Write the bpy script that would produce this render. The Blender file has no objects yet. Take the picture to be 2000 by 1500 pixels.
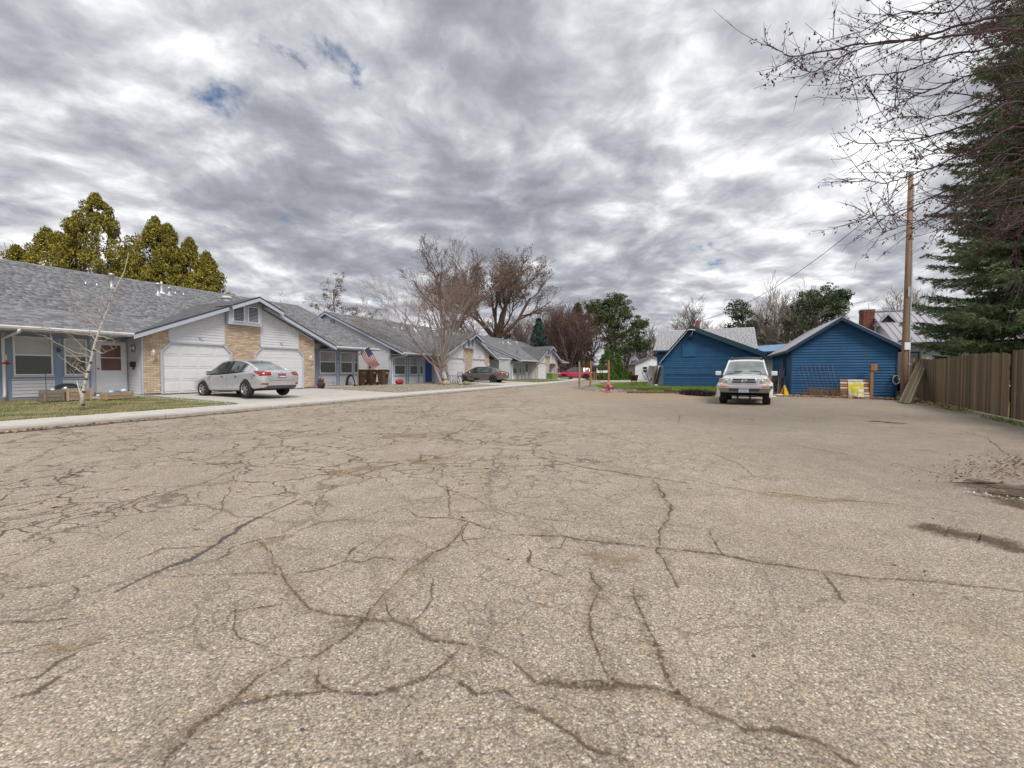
import bpy, bmesh, math, random
import numpy as np
from math import sin, cos, pi, radians, sqrt, atan2
from mathutils import Vector, Matrix
from mathutils.bvhtree import BVHTree
random.seed(7)
sc = bpy.context.scene
COL = sc.collection
R = random.random
def ru(a, b): return a + (b - a) * random.random()

# ------------------------------------------------------------------ camera
cam = bpy.data.objects.new('camera', bpy.data.cameras.new('camera'))
COL.objects.link(cam); sc.camera = cam
cam.location = (0, 0, 1.25)
cam.rotation_euler = (radians(90 - 1.75), 0, 0)
cam.data.sensor_width = 36; cam.data.lens = 15.3
cam.data.clip_start = .05; cam.data.clip_end = 3000
# ------------------------------------------------------------------ view
sc.view_settings.view_transform = 'Standard'; sc.view_settings.look = 'None'
sc.view_settings.gamma = 1; sc.view_settings.use_curve_mapping = False
sc.view_settings.exposure = 0.90
# ------------------------------------------------------------------ sun (behind the cloud deck)
SUN_EL, SUN_AZ = radians(50), radians(158)      # azimuth from +Y towards +X
sd = Vector((sin(SUN_AZ) * cos(SUN_EL), cos(SUN_AZ) * cos(SUN_EL), sin(SUN_EL)))
sun = bpy.data.objects.new('sun', bpy.data.lights.new('sun', 'SUN'))
COL.objects.link(sun); sun.rotation_euler = sd.to_track_quat('Z', 'Y').to_euler()
sun.data.energy = 1.5; sun.data.angle = radians(22); sun.data.color = (1, .95, .88)

# ------------------------------------------------------------------ node helper
class NT:
    def __init__(s, tree): s.t = tree; s.n = tree.nodes; s.l = tree.links
    def node(s, typ, **kw):
        n = s.n.new(typ)
        for k, v in kw.items(): setattr(n, k, v)
        return n
    def put(s, sock, v):
        if hasattr(v, 'bl_idname') or hasattr(v, 'is_output'): s.l.new(v, sock)
        elif isinstance(v, (tuple, list)):
            sock.default_value = tuple(v) + ((1,) if len(v) == 3 and len(sock.default_value) == 4 else ())
        else: sock.default_value = v
    def m(s, op, a, b=None, c=None, clamp=False):
        n = s.node('ShaderNodeMath', operation=op, use_clamp=clamp)
        s.put(n.inputs[0], a)
        if b is not None: s.put(n.inputs[1], b)
        if c is not None: s.put(n.inputs[2], c)
        return n.outputs[0]
    def vm(s, op, a, b=None, out=0):
        n = s.node('ShaderNodeVectorMath', operation=op)
        s.put(n.inputs[0], a)
        if b is not None: s.put(n.inputs[1], b)
        return n.outputs[out]
    def mix(s, f, a, b, typ='MIX'):
        n = s.node('ShaderNodeMix', data_type='RGBA', blend_type=typ)
        s.put(n.inputs[0], f); s.put(n.inputs[6], a); s.put(n.inputs[7], b)
        return n.outputs[2]
    def noise(s, vec, scale, detail=4, rough=.55, dist=0, dim='3D'):
        n = s.node('ShaderNodeTexNoise', noise_dimensions=dim)
        if vec is not None: s.put(n.inputs['Vector'], vec)
        n.inputs['Scale'].default_value = scale; n.inputs['Detail'].default_value = detail
        n.inputs['Roughness'].default_value = rough; n.inputs['Distortion'].default_value = dist
        return n.outputs[0]
    def ramp(s, f, stops, interp='LINEAR'):
        n = s.node('ShaderNodeValToRGB'); cr = n.color_ramp; cr.interpolation = interp
        while len(cr.elements) < len(stops): cr.elements.new(.5)
        for e, (p, c) in zip(cr.elements, stops):
            e.position = p; e.color = tuple(c) + (1,) if len(c) == 3 else c
        s.put(n.inputs[0], f); return n.outputs[0]
    def mr(s, v, a, b, c=0., d=1., smooth=True):
        n = s.node('ShaderNodeMapRange', interpolation_type='SMOOTHSTEP' if smooth else 'LINEAR')
        s.put(n.inputs[0], v)
        for i, x in zip((1, 2, 3, 4), (a, b, c, d)): s.put(n.inputs[i], x)
        return n.outputs[0]
    def mapping(s, vec, scale=(1, 1, 1), rot=(0, 0, 0), loc=(0, 0, 0)):
        n = s.node('ShaderNodeMapping'); s.put(n.inputs[0], vec)
        n.inputs[1].default_value = loc; n.inputs[2].default_value = rot; n.inputs[3].default_value = scale
        return n.outputs[0]

# ------------------------------------------------------------------ world: sky with a broken cloud deck
w = bpy.data.worlds.new('World'); sc.world = w; w.use_nodes = True
T = NT(w.node_tree); T.n.clear()
sky = T.node('ShaderNodeTexSky', sky_type='NISHITA', sun_disc=False)
sky.sun_elevation = SUN_EL; sky.sun_rotation = SUN_AZ
tc = T.node('ShaderNodeTexCoord'); d = T.vm('NORMALIZE', tc.outputs['Generated'])
sx = T.node('ShaderNodeSeparateXYZ'); T.put(sx.inputs[0], d)
def pxdir(x, y):
    a, b = (x - 1000) / 850, (750 - y) / 850; p = radians(1.75)
    v = Vector((a, cos(p) + b * sin(p), -sin(p) + b * cos(p))); return tuple(v.normalized())
zz = T.m('ADD', T.m('MAXIMUM', sx.outputs[2], 0.0), 0.20)
cx = T.node('ShaderNodeCombineXYZ')
T.put(cx.inputs[0], T.m('DIVIDE', sx.outputs[0], zz)); T.put(cx.inputs[1], T.m('DIVIDE', sx.outputs[1], zz))
cl = cx.outputs[0]
wn = T.node('ShaderNodeTexNoise'); T.put(wn.inputs[0], cl); wn.inputs['Scale'].default_value = 1.6; wn.inputs['Detail'].default_value = 3
wo = T.node('ShaderNodeVectorMath', operation='SCALE'); T.put(wo.inputs[0], T.vm('SUBTRACT', wn.outputs[1], (.5, .5, .5))); wo.inputs[3].default_value = .32
clw = T.vm('ADD', cl, wo.outputs[0])
cl2 = T.mapping(clw, scale=(1.0, .92, 1), rot=(0, 0, radians(12)))
big = T.noise(cl2, .95, 2, .5, .2)
def puff(off):
    return T.noise(T.mapping(cl2, loc=(3.7 + off[0], 1.2 + off[1], 0)), 2.5, 5, .53, .15)
def puff2(off):
    return T.noise(T.mapping(clw, loc=(1.7 + off[0], 9.2 + off[1], 0)), 6.2, 6, .58, .1)
m0, m1 = puff((0, 0)), puff((.09, -.14)); f0, f1 = puff2((0, 0)), puff2((.045, -.05))
relief = T.m('ADD', T.m('MULTIPLY', T.m('SUBTRACT', m1, m0), 1.0), T.m('MULTIPLY', T.m('SUBTRACT', f1, f0), .55))
val = T.m('ADD', T.m('ADD', T.m('MULTIPLY', big, .42), .04), T.m('ADD', T.m('MULTIPLY', m0, .62), T.m('ADD', T.m('MULTIPLY', f0, .30), relief)))
# broad lighter and darker masses of the deck
def lobe(x, y, sharp, amp):
    dp = T.vm('DOT_PRODUCT', d, pxdir(x, y), out=1)
    return T.m('MULTIPLY', T.m('POWER', T.m('MAXIMUM', dp, 0.), sharp), amp)
acc = val
for L in [(1620, 90, 30, .10), (1540, 420, 60, .085), (1250, 330, 90, .07), (620, 180, 40, .04), (300, 140, 30, .0), (150, 300, 60, -.05),
          (1430, 640, 90, .09), (1660, 560, 120, .06), (480, 420, 50, -.05), (720, 430, 50, -.12), (1150, 540, 50, -.14), (1100, 150, 50, -.10), (1400, 240, 90, -.05),
          (1750, 500, 200, -.12), (50, 470, 60, .04), (500, 560, 80, .08), (960, 330, 200, -.05)]:
    acc = T.m('ADD', acc, lobe(*L))
ccol = T.ramp(T.mr(acc, .43, 1.03, 0, 1, False), [(0, (.235, .245, .28)), (.28, (.335, .345, .385)), (.48, (.48, .49, .525)), (.62, (.65, .66, .69)), (.76, (.84, .85, .87)), (1, (.98, .98, .975))])
# paler towards the horizon
hz = T.mr(sx.outputs[2], 0.0, .12, 1, 0)
ccol = T.mix(T.m('MULTIPLY', hz, .28), ccol, (.56, .57, .61))
hol = T.noise(T.mapping(cl, loc=(5.1, 2.2, 0)), 3.4, 7, .62, .4)
hm = T.m('ADD', lobe(668, 118, 900, .22), T.m('ADD', lobe(445, 185, 500, .17), T.m('ADD', lobe(850, 160, 1200, .17), T.m('ADD', lobe(720, 230, 1500, .12), lobe(390, 20, 900, .14)))))
hole = T.mr(T.m('ADD', hol, hm), .635, .75)
skyc = T.mix(1.0, sky.outputs[0], (.08, .08, .08), 'MULTIPLY')
skyc = T.mix(1.0, skyc, (.75, .9, 1.0), 'MULTIPLY')
fc = T.mix(hole, ccol, skyc)
bg = T.node('ShaderNodeBackground'); T.put(bg.inputs[0], fc); bg.inputs[1].default_value = 0.67
ow = T.node('ShaderNodeOutputWorld'); T.l.new(bg.outputs[0], ow.inputs[0])

# ------------------------------------------------------------------ frames and object helpers
PHI = radians(25.2)
UX, UY = sin(PHI), cos(PHI); VX, VY = -cos(PHI), sin(PHI)
ROWROT = radians(90 - 25.2)
def uv(u, v, z=0.): return Vector((u * UX + v * VX, u * UY + v * VY, z))
def G(x, y, z=0.):          # point of the plane at height z that lies on a ray of the photograph
    a, b = (x - 1000) / 850, (750 - y) / 850; p = radians(1.75)
    r = (a, cos(p) + b * sin(p), -sin(p) + b * cos(p)); t = (z - 1.25) / r[2]
    return Vector((r[0] * t, r[1] * t, z))
def at(x, Y, y=724):        # point at distance Y
    a, b = (x - 1000) / 850, (750 - y) / 850; p = radians(1.75)
    k = Y / (cos(p) + b * sin(p)); return Vector((a * k, Y, 1.25 + (-sin(p) + b * cos(p)) * k))

def prop(o, label=None, cat=None, group=None, kind=None):
    if label: o['label'] = label
    if cat: o['category'] = cat
    if group: o['group'] = group
    if kind: o['kind'] = kind
    return o
def thing(name, label, cat, loc=(0, 0, 0), rz=0., group=None):
    o = bpy.data.objects.new(name, None); COL.objects.link(o); o.empty_display_size = .2
    o.location = loc; o.rotation_euler = (0, 0, rz); return prop(o, label, cat, group)
def link(name, me, parent=None, loc=None, rot=None):
    o = bpy.data.objects.new(name, me); COL.objects.link(o)
    if parent is not None: o.parent = parent
    if loc is not None: o.location = loc
    if rot is not None: o.rotation_euler = rot
    return o
CH = {}
def children(o): return [c for c in bpy.data.objects if c.parent == o]
def copy_tree(o, parent=None, kids=None):
    if kids is None:
        kids = {}
        for c in bpy.data.objects:
            if c.parent: kids.setdefault(c.parent.name, []).append(c)
    c = o.copy(); COL.objects.link(c); c.parent = parent
    for ch in kids.get(o.name, []): copy_tree(ch, c, kids)
    return c

class MB:
    def __init__(s): s.v = []; s.f = []; s.mi = []; s.sm = []; s.uvs = None
    def face(s, pts, mi=0, sm=False):
        b = len(s.v); s.v.extend([tuple(p) for p in pts]); s.f.append(tuple(range(b, b + len(pts)))); s.mi.append(mi); s.sm.append(sm)
    def hexa(s, p, mi=0):     # p: 4 bottom (ccw) + 4 top
        b = len(s.v); s.v.extend([tuple(q) for q in p])
        for f in ((3, 2, 1, 0), (4, 5, 6, 7), (0, 1, 5, 4), (1, 2, 6, 5), (2, 3, 7, 6), (3, 0, 4, 7)):
            s.f.append(tuple(b + i for i in f)); s.mi.append(mi); s.sm.append(False)
        return s
    def box(s, x0, x1, y0, y1, z0, z1, mi=0):
        return s.hexa([(x0, y0, z0), (x1, y0, z0), (x1, y1, z0), (x0, y1, z0), (x0, y0, z1), (x1, y0, z1), (x1, y1, z1), (x0, y1, z1)], mi)
    def prism(s, poly, vec, mi=0):      # polygon (3D pts) extruded by vec
        n = len(poly); b = len(s.v); vec = Vector(vec)
        s.v.extend([tuple(p) for p in poly]); s.v.extend([tuple(Vector(p) + vec) for p in poly])
        s.f.append(tuple(b + i for i in range(n))[::-1]); s.f.append(tuple(b + n + i for i in range(n)))
        for i in range(n):
            j = (i + 1) % n; s.f.append((b + i, b + j, b + n + j, b + n + i))
        s.mi += [mi] * (n + 2); s.sm += [False] * (n + 2); return s
    def tube(s, path, rad, n=8, mi=0, cap=True, sm=True):
        path = [Vector(p) for p in path]
        if not isinstance(rad, (list, tuple)): rad = [rad] * len(path)
        b = len(s.v); up = None
        for i, p in enumerate(path):
            t = (path[min(i + 1, len(path) - 1)] - path[max(i - 1, 0)])
            if t.length < 1e-9: t = Vector((0, 0, 1))
            t.normalize()
            if up is None: up = t.orthogonal().normalized()
            a = (up - t * up.dot(t)); a = a.normalized() if a.length > 1e-6 else t.orthogonal().normalized()
            up = a; c = t.cross(a)
            for k in range(n):
                an = 2 * pi * k / n; s.v.append(tuple(p + (a * cos(an) + c * sin(an)) * rad[i]))
        for i in range(len(path) - 1):
            for k in range(n):
                k2 = (k + 1) % n; s.f.append((b + i * n + k, b + i * n + k2, b + (i + 1) * n + k2, b + (i + 1) * n + k)); s.mi.append(mi); s.sm.append(sm)
        if cap:
            s.f.append(tuple(b + k for k in range(n))[::-1]); e = b + (len(path) - 1) * n
            s.f.append(tuple(e + k for k in range(n))); s.mi += [mi, mi]; s.sm += [False, False]
        return s
    def lathe(s, prof, n=20, axis='z', c=(0, 0, 0), mi=0, sm=True):   # prof: (r, h)
        b = len(s.v)
        for r, h in prof:
            for k in range(n):
                a = 2 * pi * k / n; x, y = r * cos(a), r * sin(a)
                p = (x, y, h) if axis == 'z' else ((x, h, y) if axis == 'y' else (h, x, y))
                s.v.append((p[0] + c[0], p[1] + c[1], p[2] + c[2]))
        for i in range(len(prof) - 1):
            for k in range(n):
                k2 = (k + 1) % n; s.f.append((b + i * n + k, b + i * n + k2, b + (i + 1) * n + k2, b + (i + 1) * n + k)); s.mi.append(mi); s.sm.append(sm)
        return s
    def mesh(s, name, mats):
        me = bpy.data.meshes.new(name); me.from_pydata(s.v, [], s.f)
        for m_ in (mats if isinstance(mats, (list, tuple)) else [mats]): me.materials.append(m_)
        me.polygons.foreach_set('material_index', s.mi); me.polygons.foreach_set('use_smooth', s.sm)
        me.update(); return me
    def build(s, name, mats, parent=None, loc=None, rot=None):
        return link(name, s.mesh(name, mats), parent, loc, rot)
def bx(name, mat, parent, *a, **k): return MB().box(*a).build(name, mat, parent, **k)
def bevel(o, wdt=.01, seg=2):
    m_ = o.modifiers.new('b', 'BEVEL'); m_.width = wdt; m_.segments = seg; m_.limit_method = 'ANGLE'; return o
def np_mesh(name, V, F, mats, mi=None):
    """V (n,3), F (m,k) uniform faces"""
    me = bpy.data.meshes.new(name); V = np.asarray(V, dtype=np.float32); F = np.asarray(F, dtype=np.int32)
    m_, k = F.shape
    me.vertices.add(len(V)); me.vertices.foreach_set('co', V.ravel())
    me.loops.add(m_ * k); me.loops.foreach_set('vertex_index', F.ravel())
    me.polygons.add(m_); me.polygons.foreach_set('loop_start', np.arange(0, m_ * k, k, dtype=np.int32))
    for x in (mats if isinstance(mats, (list, tuple)) else [mats]): me.materials.append(x)
    if mi is not None: me.polygons.foreach_set('material_index', np.asarray(mi, dtype=np.int32))
    me.update(calc_edges=True); return me

# ------------------------------------------------------------------ materials
MT = {}
def srgb(r, g, b):
    f = lambda c: ((c / 255) / 12.92 if c / 255 <= .04045 else (((c / 255) + .055) / 1.055) ** 2.4)
    return (f(r), f(g), f(b))
def mat(name, col, rough=.8, var=.12, scale=3., bump=0., bscale=60., metal=0., rnd=0., spec=.5, coat=0., dirt=0., dirtcol=(.12, .09, .06), stretch=(1, 1, 1), hue=None, trans=0.):
    if name in MT: return MT[name]
    m_ = bpy.data.materials.new(name); m_.use_nodes = True; t = NT(m_.node_tree); t.n.clear()
    o = t.node('ShaderNodeOutputMaterial'); b = t.node('ShaderNodeBsdfPrincipled'); t.l.new(b.outputs[0], o.inputs[0])
    c = t.node('ShaderNodeTexCoord').outputs['Object']
    if stretch != (1, 1, 1): c = t.mapping(c, scale=stretch)
    n1 = t.noise(c, scale, 5, .6)
    f = t.mr(n1, .25, .75, 1 - var, 1 + var, False)
    col_ = t.mix(1.0, col, f, 'MULTIPLY')
    if rnd > 0:
        ge = t.node('ShaderNodeNewGeometry'); oi = t.node('ShaderNodeObjectInfo')
        r = t.m('FRACT', t.m('ADD', ge.outputs['Random Per Island'], oi.outputs['Random']))
        k = t.m('MULTIPLY_ADD', r, 2 * rnd, 1 - rnd)
        col_ = t.mix(1.0, col_, k, 'MULTIPLY')
        if hue:
            r2 = t.m('FRACT', t.m('MULTIPLY', r, 7.31)); col_ = t.mix(t.m('MULTIPLY', r2, hue[1]), col_, t.mix(1.0, hue[0], k, 'MULTIPLY'))
    if dirt > 0:
        n2 = t.noise(c, scale * .35 + .4, 7, .65)
        col_ = t.mix(t.m('MULTIPLY', t.mr(n2, .5, .75), dirt), col_, dirtcol)
    t.put(b.inputs['Base Color'], col_)
    t.put(b.inputs['Roughness'], t.mr(n1, .2, .8, max(.03, rough - .06), min(1, rough + .06), False))
    b.inputs['Metallic'].default_value = metal; b.inputs['Specular IOR Level'].default_value = spec
    b.inputs['Coat Weight'].default_value = coat; b.inputs['Coat Roughness'].default_value = .06
    if bump > 0:
        bn = t.node('ShaderNodeBump'); bn.inputs['Strength'].default_value = min(1, bump); bn.inputs['Distance'].default_value = .01
        t.put(bn.inputs['Height'], t.noise(c, bscale, 4, .6)); t.l.new(bn.outputs[0], b.inputs['Normal'])
    MT[name] = m_; return m_
# ================================================================== GROUND
def tex_mat(name):
    m_ = bpy.data.materials.new(name); m_.use_nodes = True; t = NT(m_.node_tree); t.n.clear()
    o = t.node('ShaderNodeOutputMaterial'); b = t.node('ShaderNodeBsdfPrincipled'); t.l.new(b.outputs[0], o.inputs[0])
    c = t.node('ShaderNodeTexCoord').outputs['Object']; MT[name] = m_
    return m_, t, b, c, o
def asphalt():
    m_, t, b, c, o = tex_mat('worn_chip_asphalt')
    # pebbles of the worn chip seal
    def vor(scale, feature='F1', vec=None):
        n = t.node('ShaderNodeTexVoronoi', feature=feature); t.put(n.inputs['Vector'], vec if vec is not None else c); n.inputs['Scale'].default_value = scale
        return n
    warp = t.vm('ADD', c, t.vm('MULTIPLY', t.node('ShaderNodeTexNoise').outputs[1], (0, 0, 0)))
    v1 = vor(104); v2 = vor(190)
    sep = t.node('ShaderNodeSeparateColor'); t.l.new(v1.outputs['Color'], sep.inputs[0])
    sep2 = t.node('ShaderNodeSeparateColor'); t.l.new(v2.outputs['Color'], sep2.inputs[0])
    peb = t.ramp(sep.outputs[0], [(0, (.10, .092, .085)), (.14, (.20, .175, .15)), (.38, (.42, .34, .245)), (.56, (.47, .41, .34)), (.72, (.60, .44, .27)), (.86, (.66, .59, .49)), (1, (.82, .77, .70))])
    peb2 = t.ramp(sep2.outputs[0], [(0, (.16, .14, .12)), (.5, (.40, .33, .255)), (1, (.60, .54, .47))])
    pick = t.mr(sep.outputs[1], .45, .55)
    col = t.mix(pick, peb2, peb)
    col = t.mix(.25, col, (.46, .375, .285))
    gap = t.mr(v1.outputs['Distance'], .45, .75, 0, .42)
    col = t.mix(gap, col, (.13, .11, .09))
    # mid scale mottling, brown dust and grey wear
    n1 = t.noise(c, .55, 6, .62); n2 = t.noise(c, 2.6, 6, .65, .3); n3 = t.noise(t.mapping(c, rot=(0, 0, PHI), scale=(1, .16, 1)), 1.2, 4, .6)
    col = t.mix(1.0, col, t.mr(n2, .25, .75, .82, 1.15, False), 'MULTIPLY')
    col = t.mix(1.0, col, t.mr(n1, .3, .7, .88, 1.10, False), 'MULTIPLY')
    col = t.mix(t.mr(n3, .52, .72, 0, .32), col, (.36, .28, .19))
    # the right of the lot is greyer and darker
    sp = t.node('ShaderNodeSeparateXYZ'); t.put(sp.inputs[0], c)
    rt = t.mr(t.m('ADD', t.m('MULTIPLY', sp.outputs[0], 1.0), t.m('MULTIPLY', n1, 2.5)), 3.4, 6.5, 0, .35)
    col = t.mix(rt, col, (.20, .175, .15))
    # dirt tracked over the lot by the grass
    dx = t.vm('DISTANCE', c, (7., 22.2, 0), out=1)
    col = t.mix(t.m('MULTIPLY', t.mr(t.m('ADD', dx, t.m('MULTIPLY', n1, 6)), 4.5, 9.0, 1, 0), .75), col, (.37, .27, .175))
    # fine map cracking
    wv = t.vm('ADD', c, t.vm('SCALE', t.noise(c, 3.5, 4, .6), None)) if False else c
    wn = t.node('ShaderNodeTexNoise'); t.put(wn.inputs[0], c); wn.inputs['Scale'].default_value = 2.6; wn.inputs['Detail'].default_value = 5
    off = t.node('ShaderNodeVectorMath', operation='SCALE'); t.l.new(wn.outputs[1], off.inputs[0]); off.inputs[3].default_value = .55
    wc = t.vm('ADD', c, off.outputs[0])
    e1 = vor(1.15, 'DISTANCE_TO_EDGE', wc); e2 = vor(2.9, 'DISTANCE_TO_EDGE', wc); e3 = vor(.42, 'DISTANCE_TO_EDGE', wc)
    rag = t.noise(c, 45, 3, .7)
    def crack(e, wdt, msk, amt):
        th = t.m('MULTIPLY', t.m('ADD', rag, .12), wdt)
        k = t.mr(t.m('DIVIDE', e.outputs[0], th), .55, 1.5, 1, 0)
        return t.m('MULTIPLY', t.m('MULTIPLY', k, msk), amt)
    mk1 = t.mr(t.noise(c, .45, 3, .5), .40, .54); mk2 = t.mr(t.noise(t.mapping(c, loc=(4, 7, 0)), .35, 3, .5), .42, .54)
    lf = t.m('MULTIPLY', t.mr(sp.outputs[0], -.5, 4.5, 1, .12), t.mr(t.vm('DISTANCE', c, (.6, 1.6, 0), out=1), 2.0, 4.4, .38, 1))
    ck = t.m('MAXIMUM', crack(e1, .021, t.m('MULTIPLY', mk1, lf), .85), t.m('MAXIMUM', crack(e2, .032, t.m('MULTIPLY', mk2, lf), .78), crack(e3, .014, t.m('MULTIPLY', lf, .8), .6)))
    col = t.mix(ck, col, (.075, .055, .04))
    t.put(b.inputs['Base Color'], col); b.inputs['Roughness'].default_value = .9; b.inputs['Specular IOR Level'].default_value = .25
    h = t.m('ADD', t.m('MULTIPLY', v1.outputs['Distance'], -1.0), t.m('MULTIPLY', ck, -1.5))
    bn = t.node('ShaderNodeBump'); bn.inputs['Strength'].default_value = .75; bn.inputs['Distance'].default_value = .006
    t.put(bn.inputs['Height'], h); t.l.new(bn.outputs[0], b.inputs['Normal'])
    return m_
M_ASPH = asphalt()
def soilmat(name, a, b_, c_, sc_=1.5, fine=40.):
    m_, t, b, c, o = tex_mat(name)
    n1 = t.noise(c, sc_, 7, .65, .4); n2 = t.noise(c, fine, 5, .7)
    col = t.ramp(n1, [(.32, a), (.5, b_), (.66, c_)])
    col = t.mix(1.0, col, t.mr(n2, .25, .75, .6, 1.35, False), 'MULTIPLY')
    t.put(b.inputs['Base Color'], col); b.inputs['Roughness'].default_value = .95
    bn = t.node('ShaderNodeBump'); bn.inputs['Distance'].default_value = .03; bn.inputs['Strength'].default_value = .8
    t.put(bn.inputs['Height'], n2); t.l.new(bn.outputs[0], b.inputs['Normal'])
    return m_
M_FAR = soilmat('far_ground', (.10, .11, .05), (.19, .17, .10), (.25, .21, .14), .15, 6)
M_LAWN = soilmat('winter_lawn', (.15, .165, .05), (.27, .215, .115), (.29, .205, .135), .8, 30)
M_BED = soilmat('gravel_bed_soil', (.22, .18, .13), (.27, .23, .17), (.20, .16, .12), 2., 50)
M_LOT = soilmat('grassy_lot', (.10, .17, .03), (.17, .21, .055), (.25, .19, .12), .7, 25)
M_CONC = mat('pale_concrete', (.56, .53, .485), .9, .10, 2.2, .5, 120, dirt=.28, dirtcol=(.30, .27, .22))
M_CONC2 = mat('driveway_concrete', (.50, .475, .44), .9, .12, 1.6, .5, 120, dirt=.35, dirtcol=(.27, .25, .22))
M_FOUND = mat('foundation_concrete', (.33, .32, .30), .9, .15, 3., .5, 60)

def sheet(name, pts, m_, kind='structure', parent=None, label=None):
    mb = MB(); mb.face(pts); o = mb.build(name, m_, parent)
    if parent is None: prop(o, label, None, None, kind)
    elif kind == 'stuff': prop(o, kind='stuff')
    return o
S = 700
far = MB()
for i in range(8):
    for j in range(8):
        xa, ya = -S + i * S / 4, -S + j * S / 4; far.face([(xa, ya, -.03), (xa + S / 4, ya, -.03), (xa + S / 4, ya + S / 4, -.03), (xa, ya + S / 4, -.03)])
prop(far.build('ground', M_FAR), 'wide flat ground of dull winter grass around the street', None, None, 'structure')

def kv(u): return 13.05 + .022 * (u - 3.5) + (0 if u < 30 else .0025 * (u - 30) ** 2 if u < 60 else 2.25)
# asphalt: street plus the parking lot on the right
pts = [uv(u, kv(u)) for u in (-40, -10, 3, 10, 18, 26, 34, 42, 50, 56)]
pts += [uv(60, 12), uv(58, 3), (11.5, 58, 0), (9.9, 46.5, 0), (5.9, 35.2, 0), (4.4, 31.8, 0), (4.9, 26.6, 0), (7.2, 24.6, 0), (10.2, 23.9, 0), (13.2, 22.6, 0), (14.4, 21.4, 0), (17.0, 18.7, 0), (17.6, 18.0, 0), (15.0, 14.4, 0), (12.55, 10.75, 0), (9.2, 5.2, 0), (4., -4, 0), (6, -22, 0), (-8, -40, 0)]
road = MB(); road.face([tuple(Vector(p)) for p in pts][::-1])
road = road.build('road', M_ASPH)
prop(road, 'cracked tan chip seal asphalt of the street and parking lot', None, None, 'structure')
# cross street at the end: light concrete tone, its lit look painted in as paler colour
sheet('cross_street', [(-6, 50, -.004), (60, 45, -.004), (60, 54, -.004), (14, 56.5, -.004), (-2, 60, -.004)], mat('pale_lit_street', (.46, .43, .38), .9, .12, .8, .3, 30), label='pale cross street at the far end of the lot')

# ---- sealed and open cracks: ragged flat strips lying on the asphalt
def crackmat(name, col, soft):
    m_, t, b, c, o = tex_mat(name)
    uvn = t.node('ShaderNodeUVMap'); sp = t.node('ShaderNodeSeparateXYZ'); t.l.new(uvn.outputs[0], sp.inputs[0])
    e = t.m('ABSOLUTE', t.m('SUBTRACT', sp.outputs[1], .5))           # 0 centre .. .5 edge
    n = t.noise(c, 22, 6, .75); n2 = t.noise(c, 90, 3, .7)
    k = t.m('ADD', e, t.m('ADD', t.m('MULTIPLY', t.m('SUBTRACT', n, .5), .9), t.m('MULTIPLY', t.m('SUBTRACT', n2, .5), .8)))
    al = t.mr(k, soft[0], soft[1], soft[2], 0)
    t.put(b.inputs['Base Color'], t.mix(t.mr(n2, .4, .65), col, tuple(x * 2.1 for x in col))); b.inputs['Roughness'].default_value = 1
    b.inputs['Specular IOR Level'].default_value = .1
    t.put(b.inputs['Alpha'], al); return m_
M_CRK = crackmat('crack_dirt', (.085, .062, .045), (.0, .25, .62))
M_SEAM = crackmat('crack_sealant', (.075, .068, .065), (.10, .3, .7))
M_STAIN = crackmat('wash_of_brown_dirt', (.26, .185, .11), (-.1, .5, .42))
M_HALO = crackmat('loose_grit_by_crack', (.21, .155, .105), (-.15, .42, .26))
M_MUD = crackmat('mud_wash', (.085, .058, .04), (.0, .5, .68))
def px6(l): return [(x / 2, 800 + y / 2) for x, y in l]
def px7(l): return [(1000 + x / 2, 800 + y / 2) for x, y in l]
cid = [0]
def crack(px, wdt=.03, m_=None, name='crack', jit=.02):
    P = [G(x, y) for x, y in px]; Q = []
    for a, b in zip(P[:-1], P[1:]):
        L = (b - a).length; n = max(1, int(L / .10)); dr = (b - a).normalized(); s = Vector((-dr.y, dr.x, 0))
        for i in range(n):
            amp = jit if (i or Q) else 0
            Q.append(a.lerp(b, i / n) + s * ru(-amp, amp))
    Q.append(P[-1]); n = len(Q)
    cid[0] += 1; z = .004 + .0003 * (cid[0] % 9)
    v, uvc = [], []; L = 0
    for i, p in enumerate(Q):
        t = (Q[min(i + 1, n - 1)] - Q[max(i - 1, 0)]).normalized(); s = Vector((-t.y, t.x, 0))
        tp = min(1, .35 + i / max(1, n) * 4, .35 + (n - 1 - i) / max(1, n) * 4); k = wdt * ru(.6, 1.5) * (1 + .35 * math.sin(i * .37 + cid[0])) * tp
        v += [tuple(p + s * k)[:2] + (z,), tuple(p - s * k)[:2] + (z,)]; uvc += [(L, 0), (L, 1)]
        if i < n - 1: L += (Q[i + 1] - p).length
    f = [(2 * i + 1, 2 * i + 3, 2 * i + 2, 2 * i) for i in range(n - 1)]
    me = bpy.data.meshes.new(name); me.from_pydata(v, [], f); me.materials.append(m_ or M_CRK)
    ul = me.uv_layers.new(); 
    for lp in me.loops: ul.data[lp.index].uv = uvc[lp.vertex_index]
    me.update(); link(name, me, road)
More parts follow.
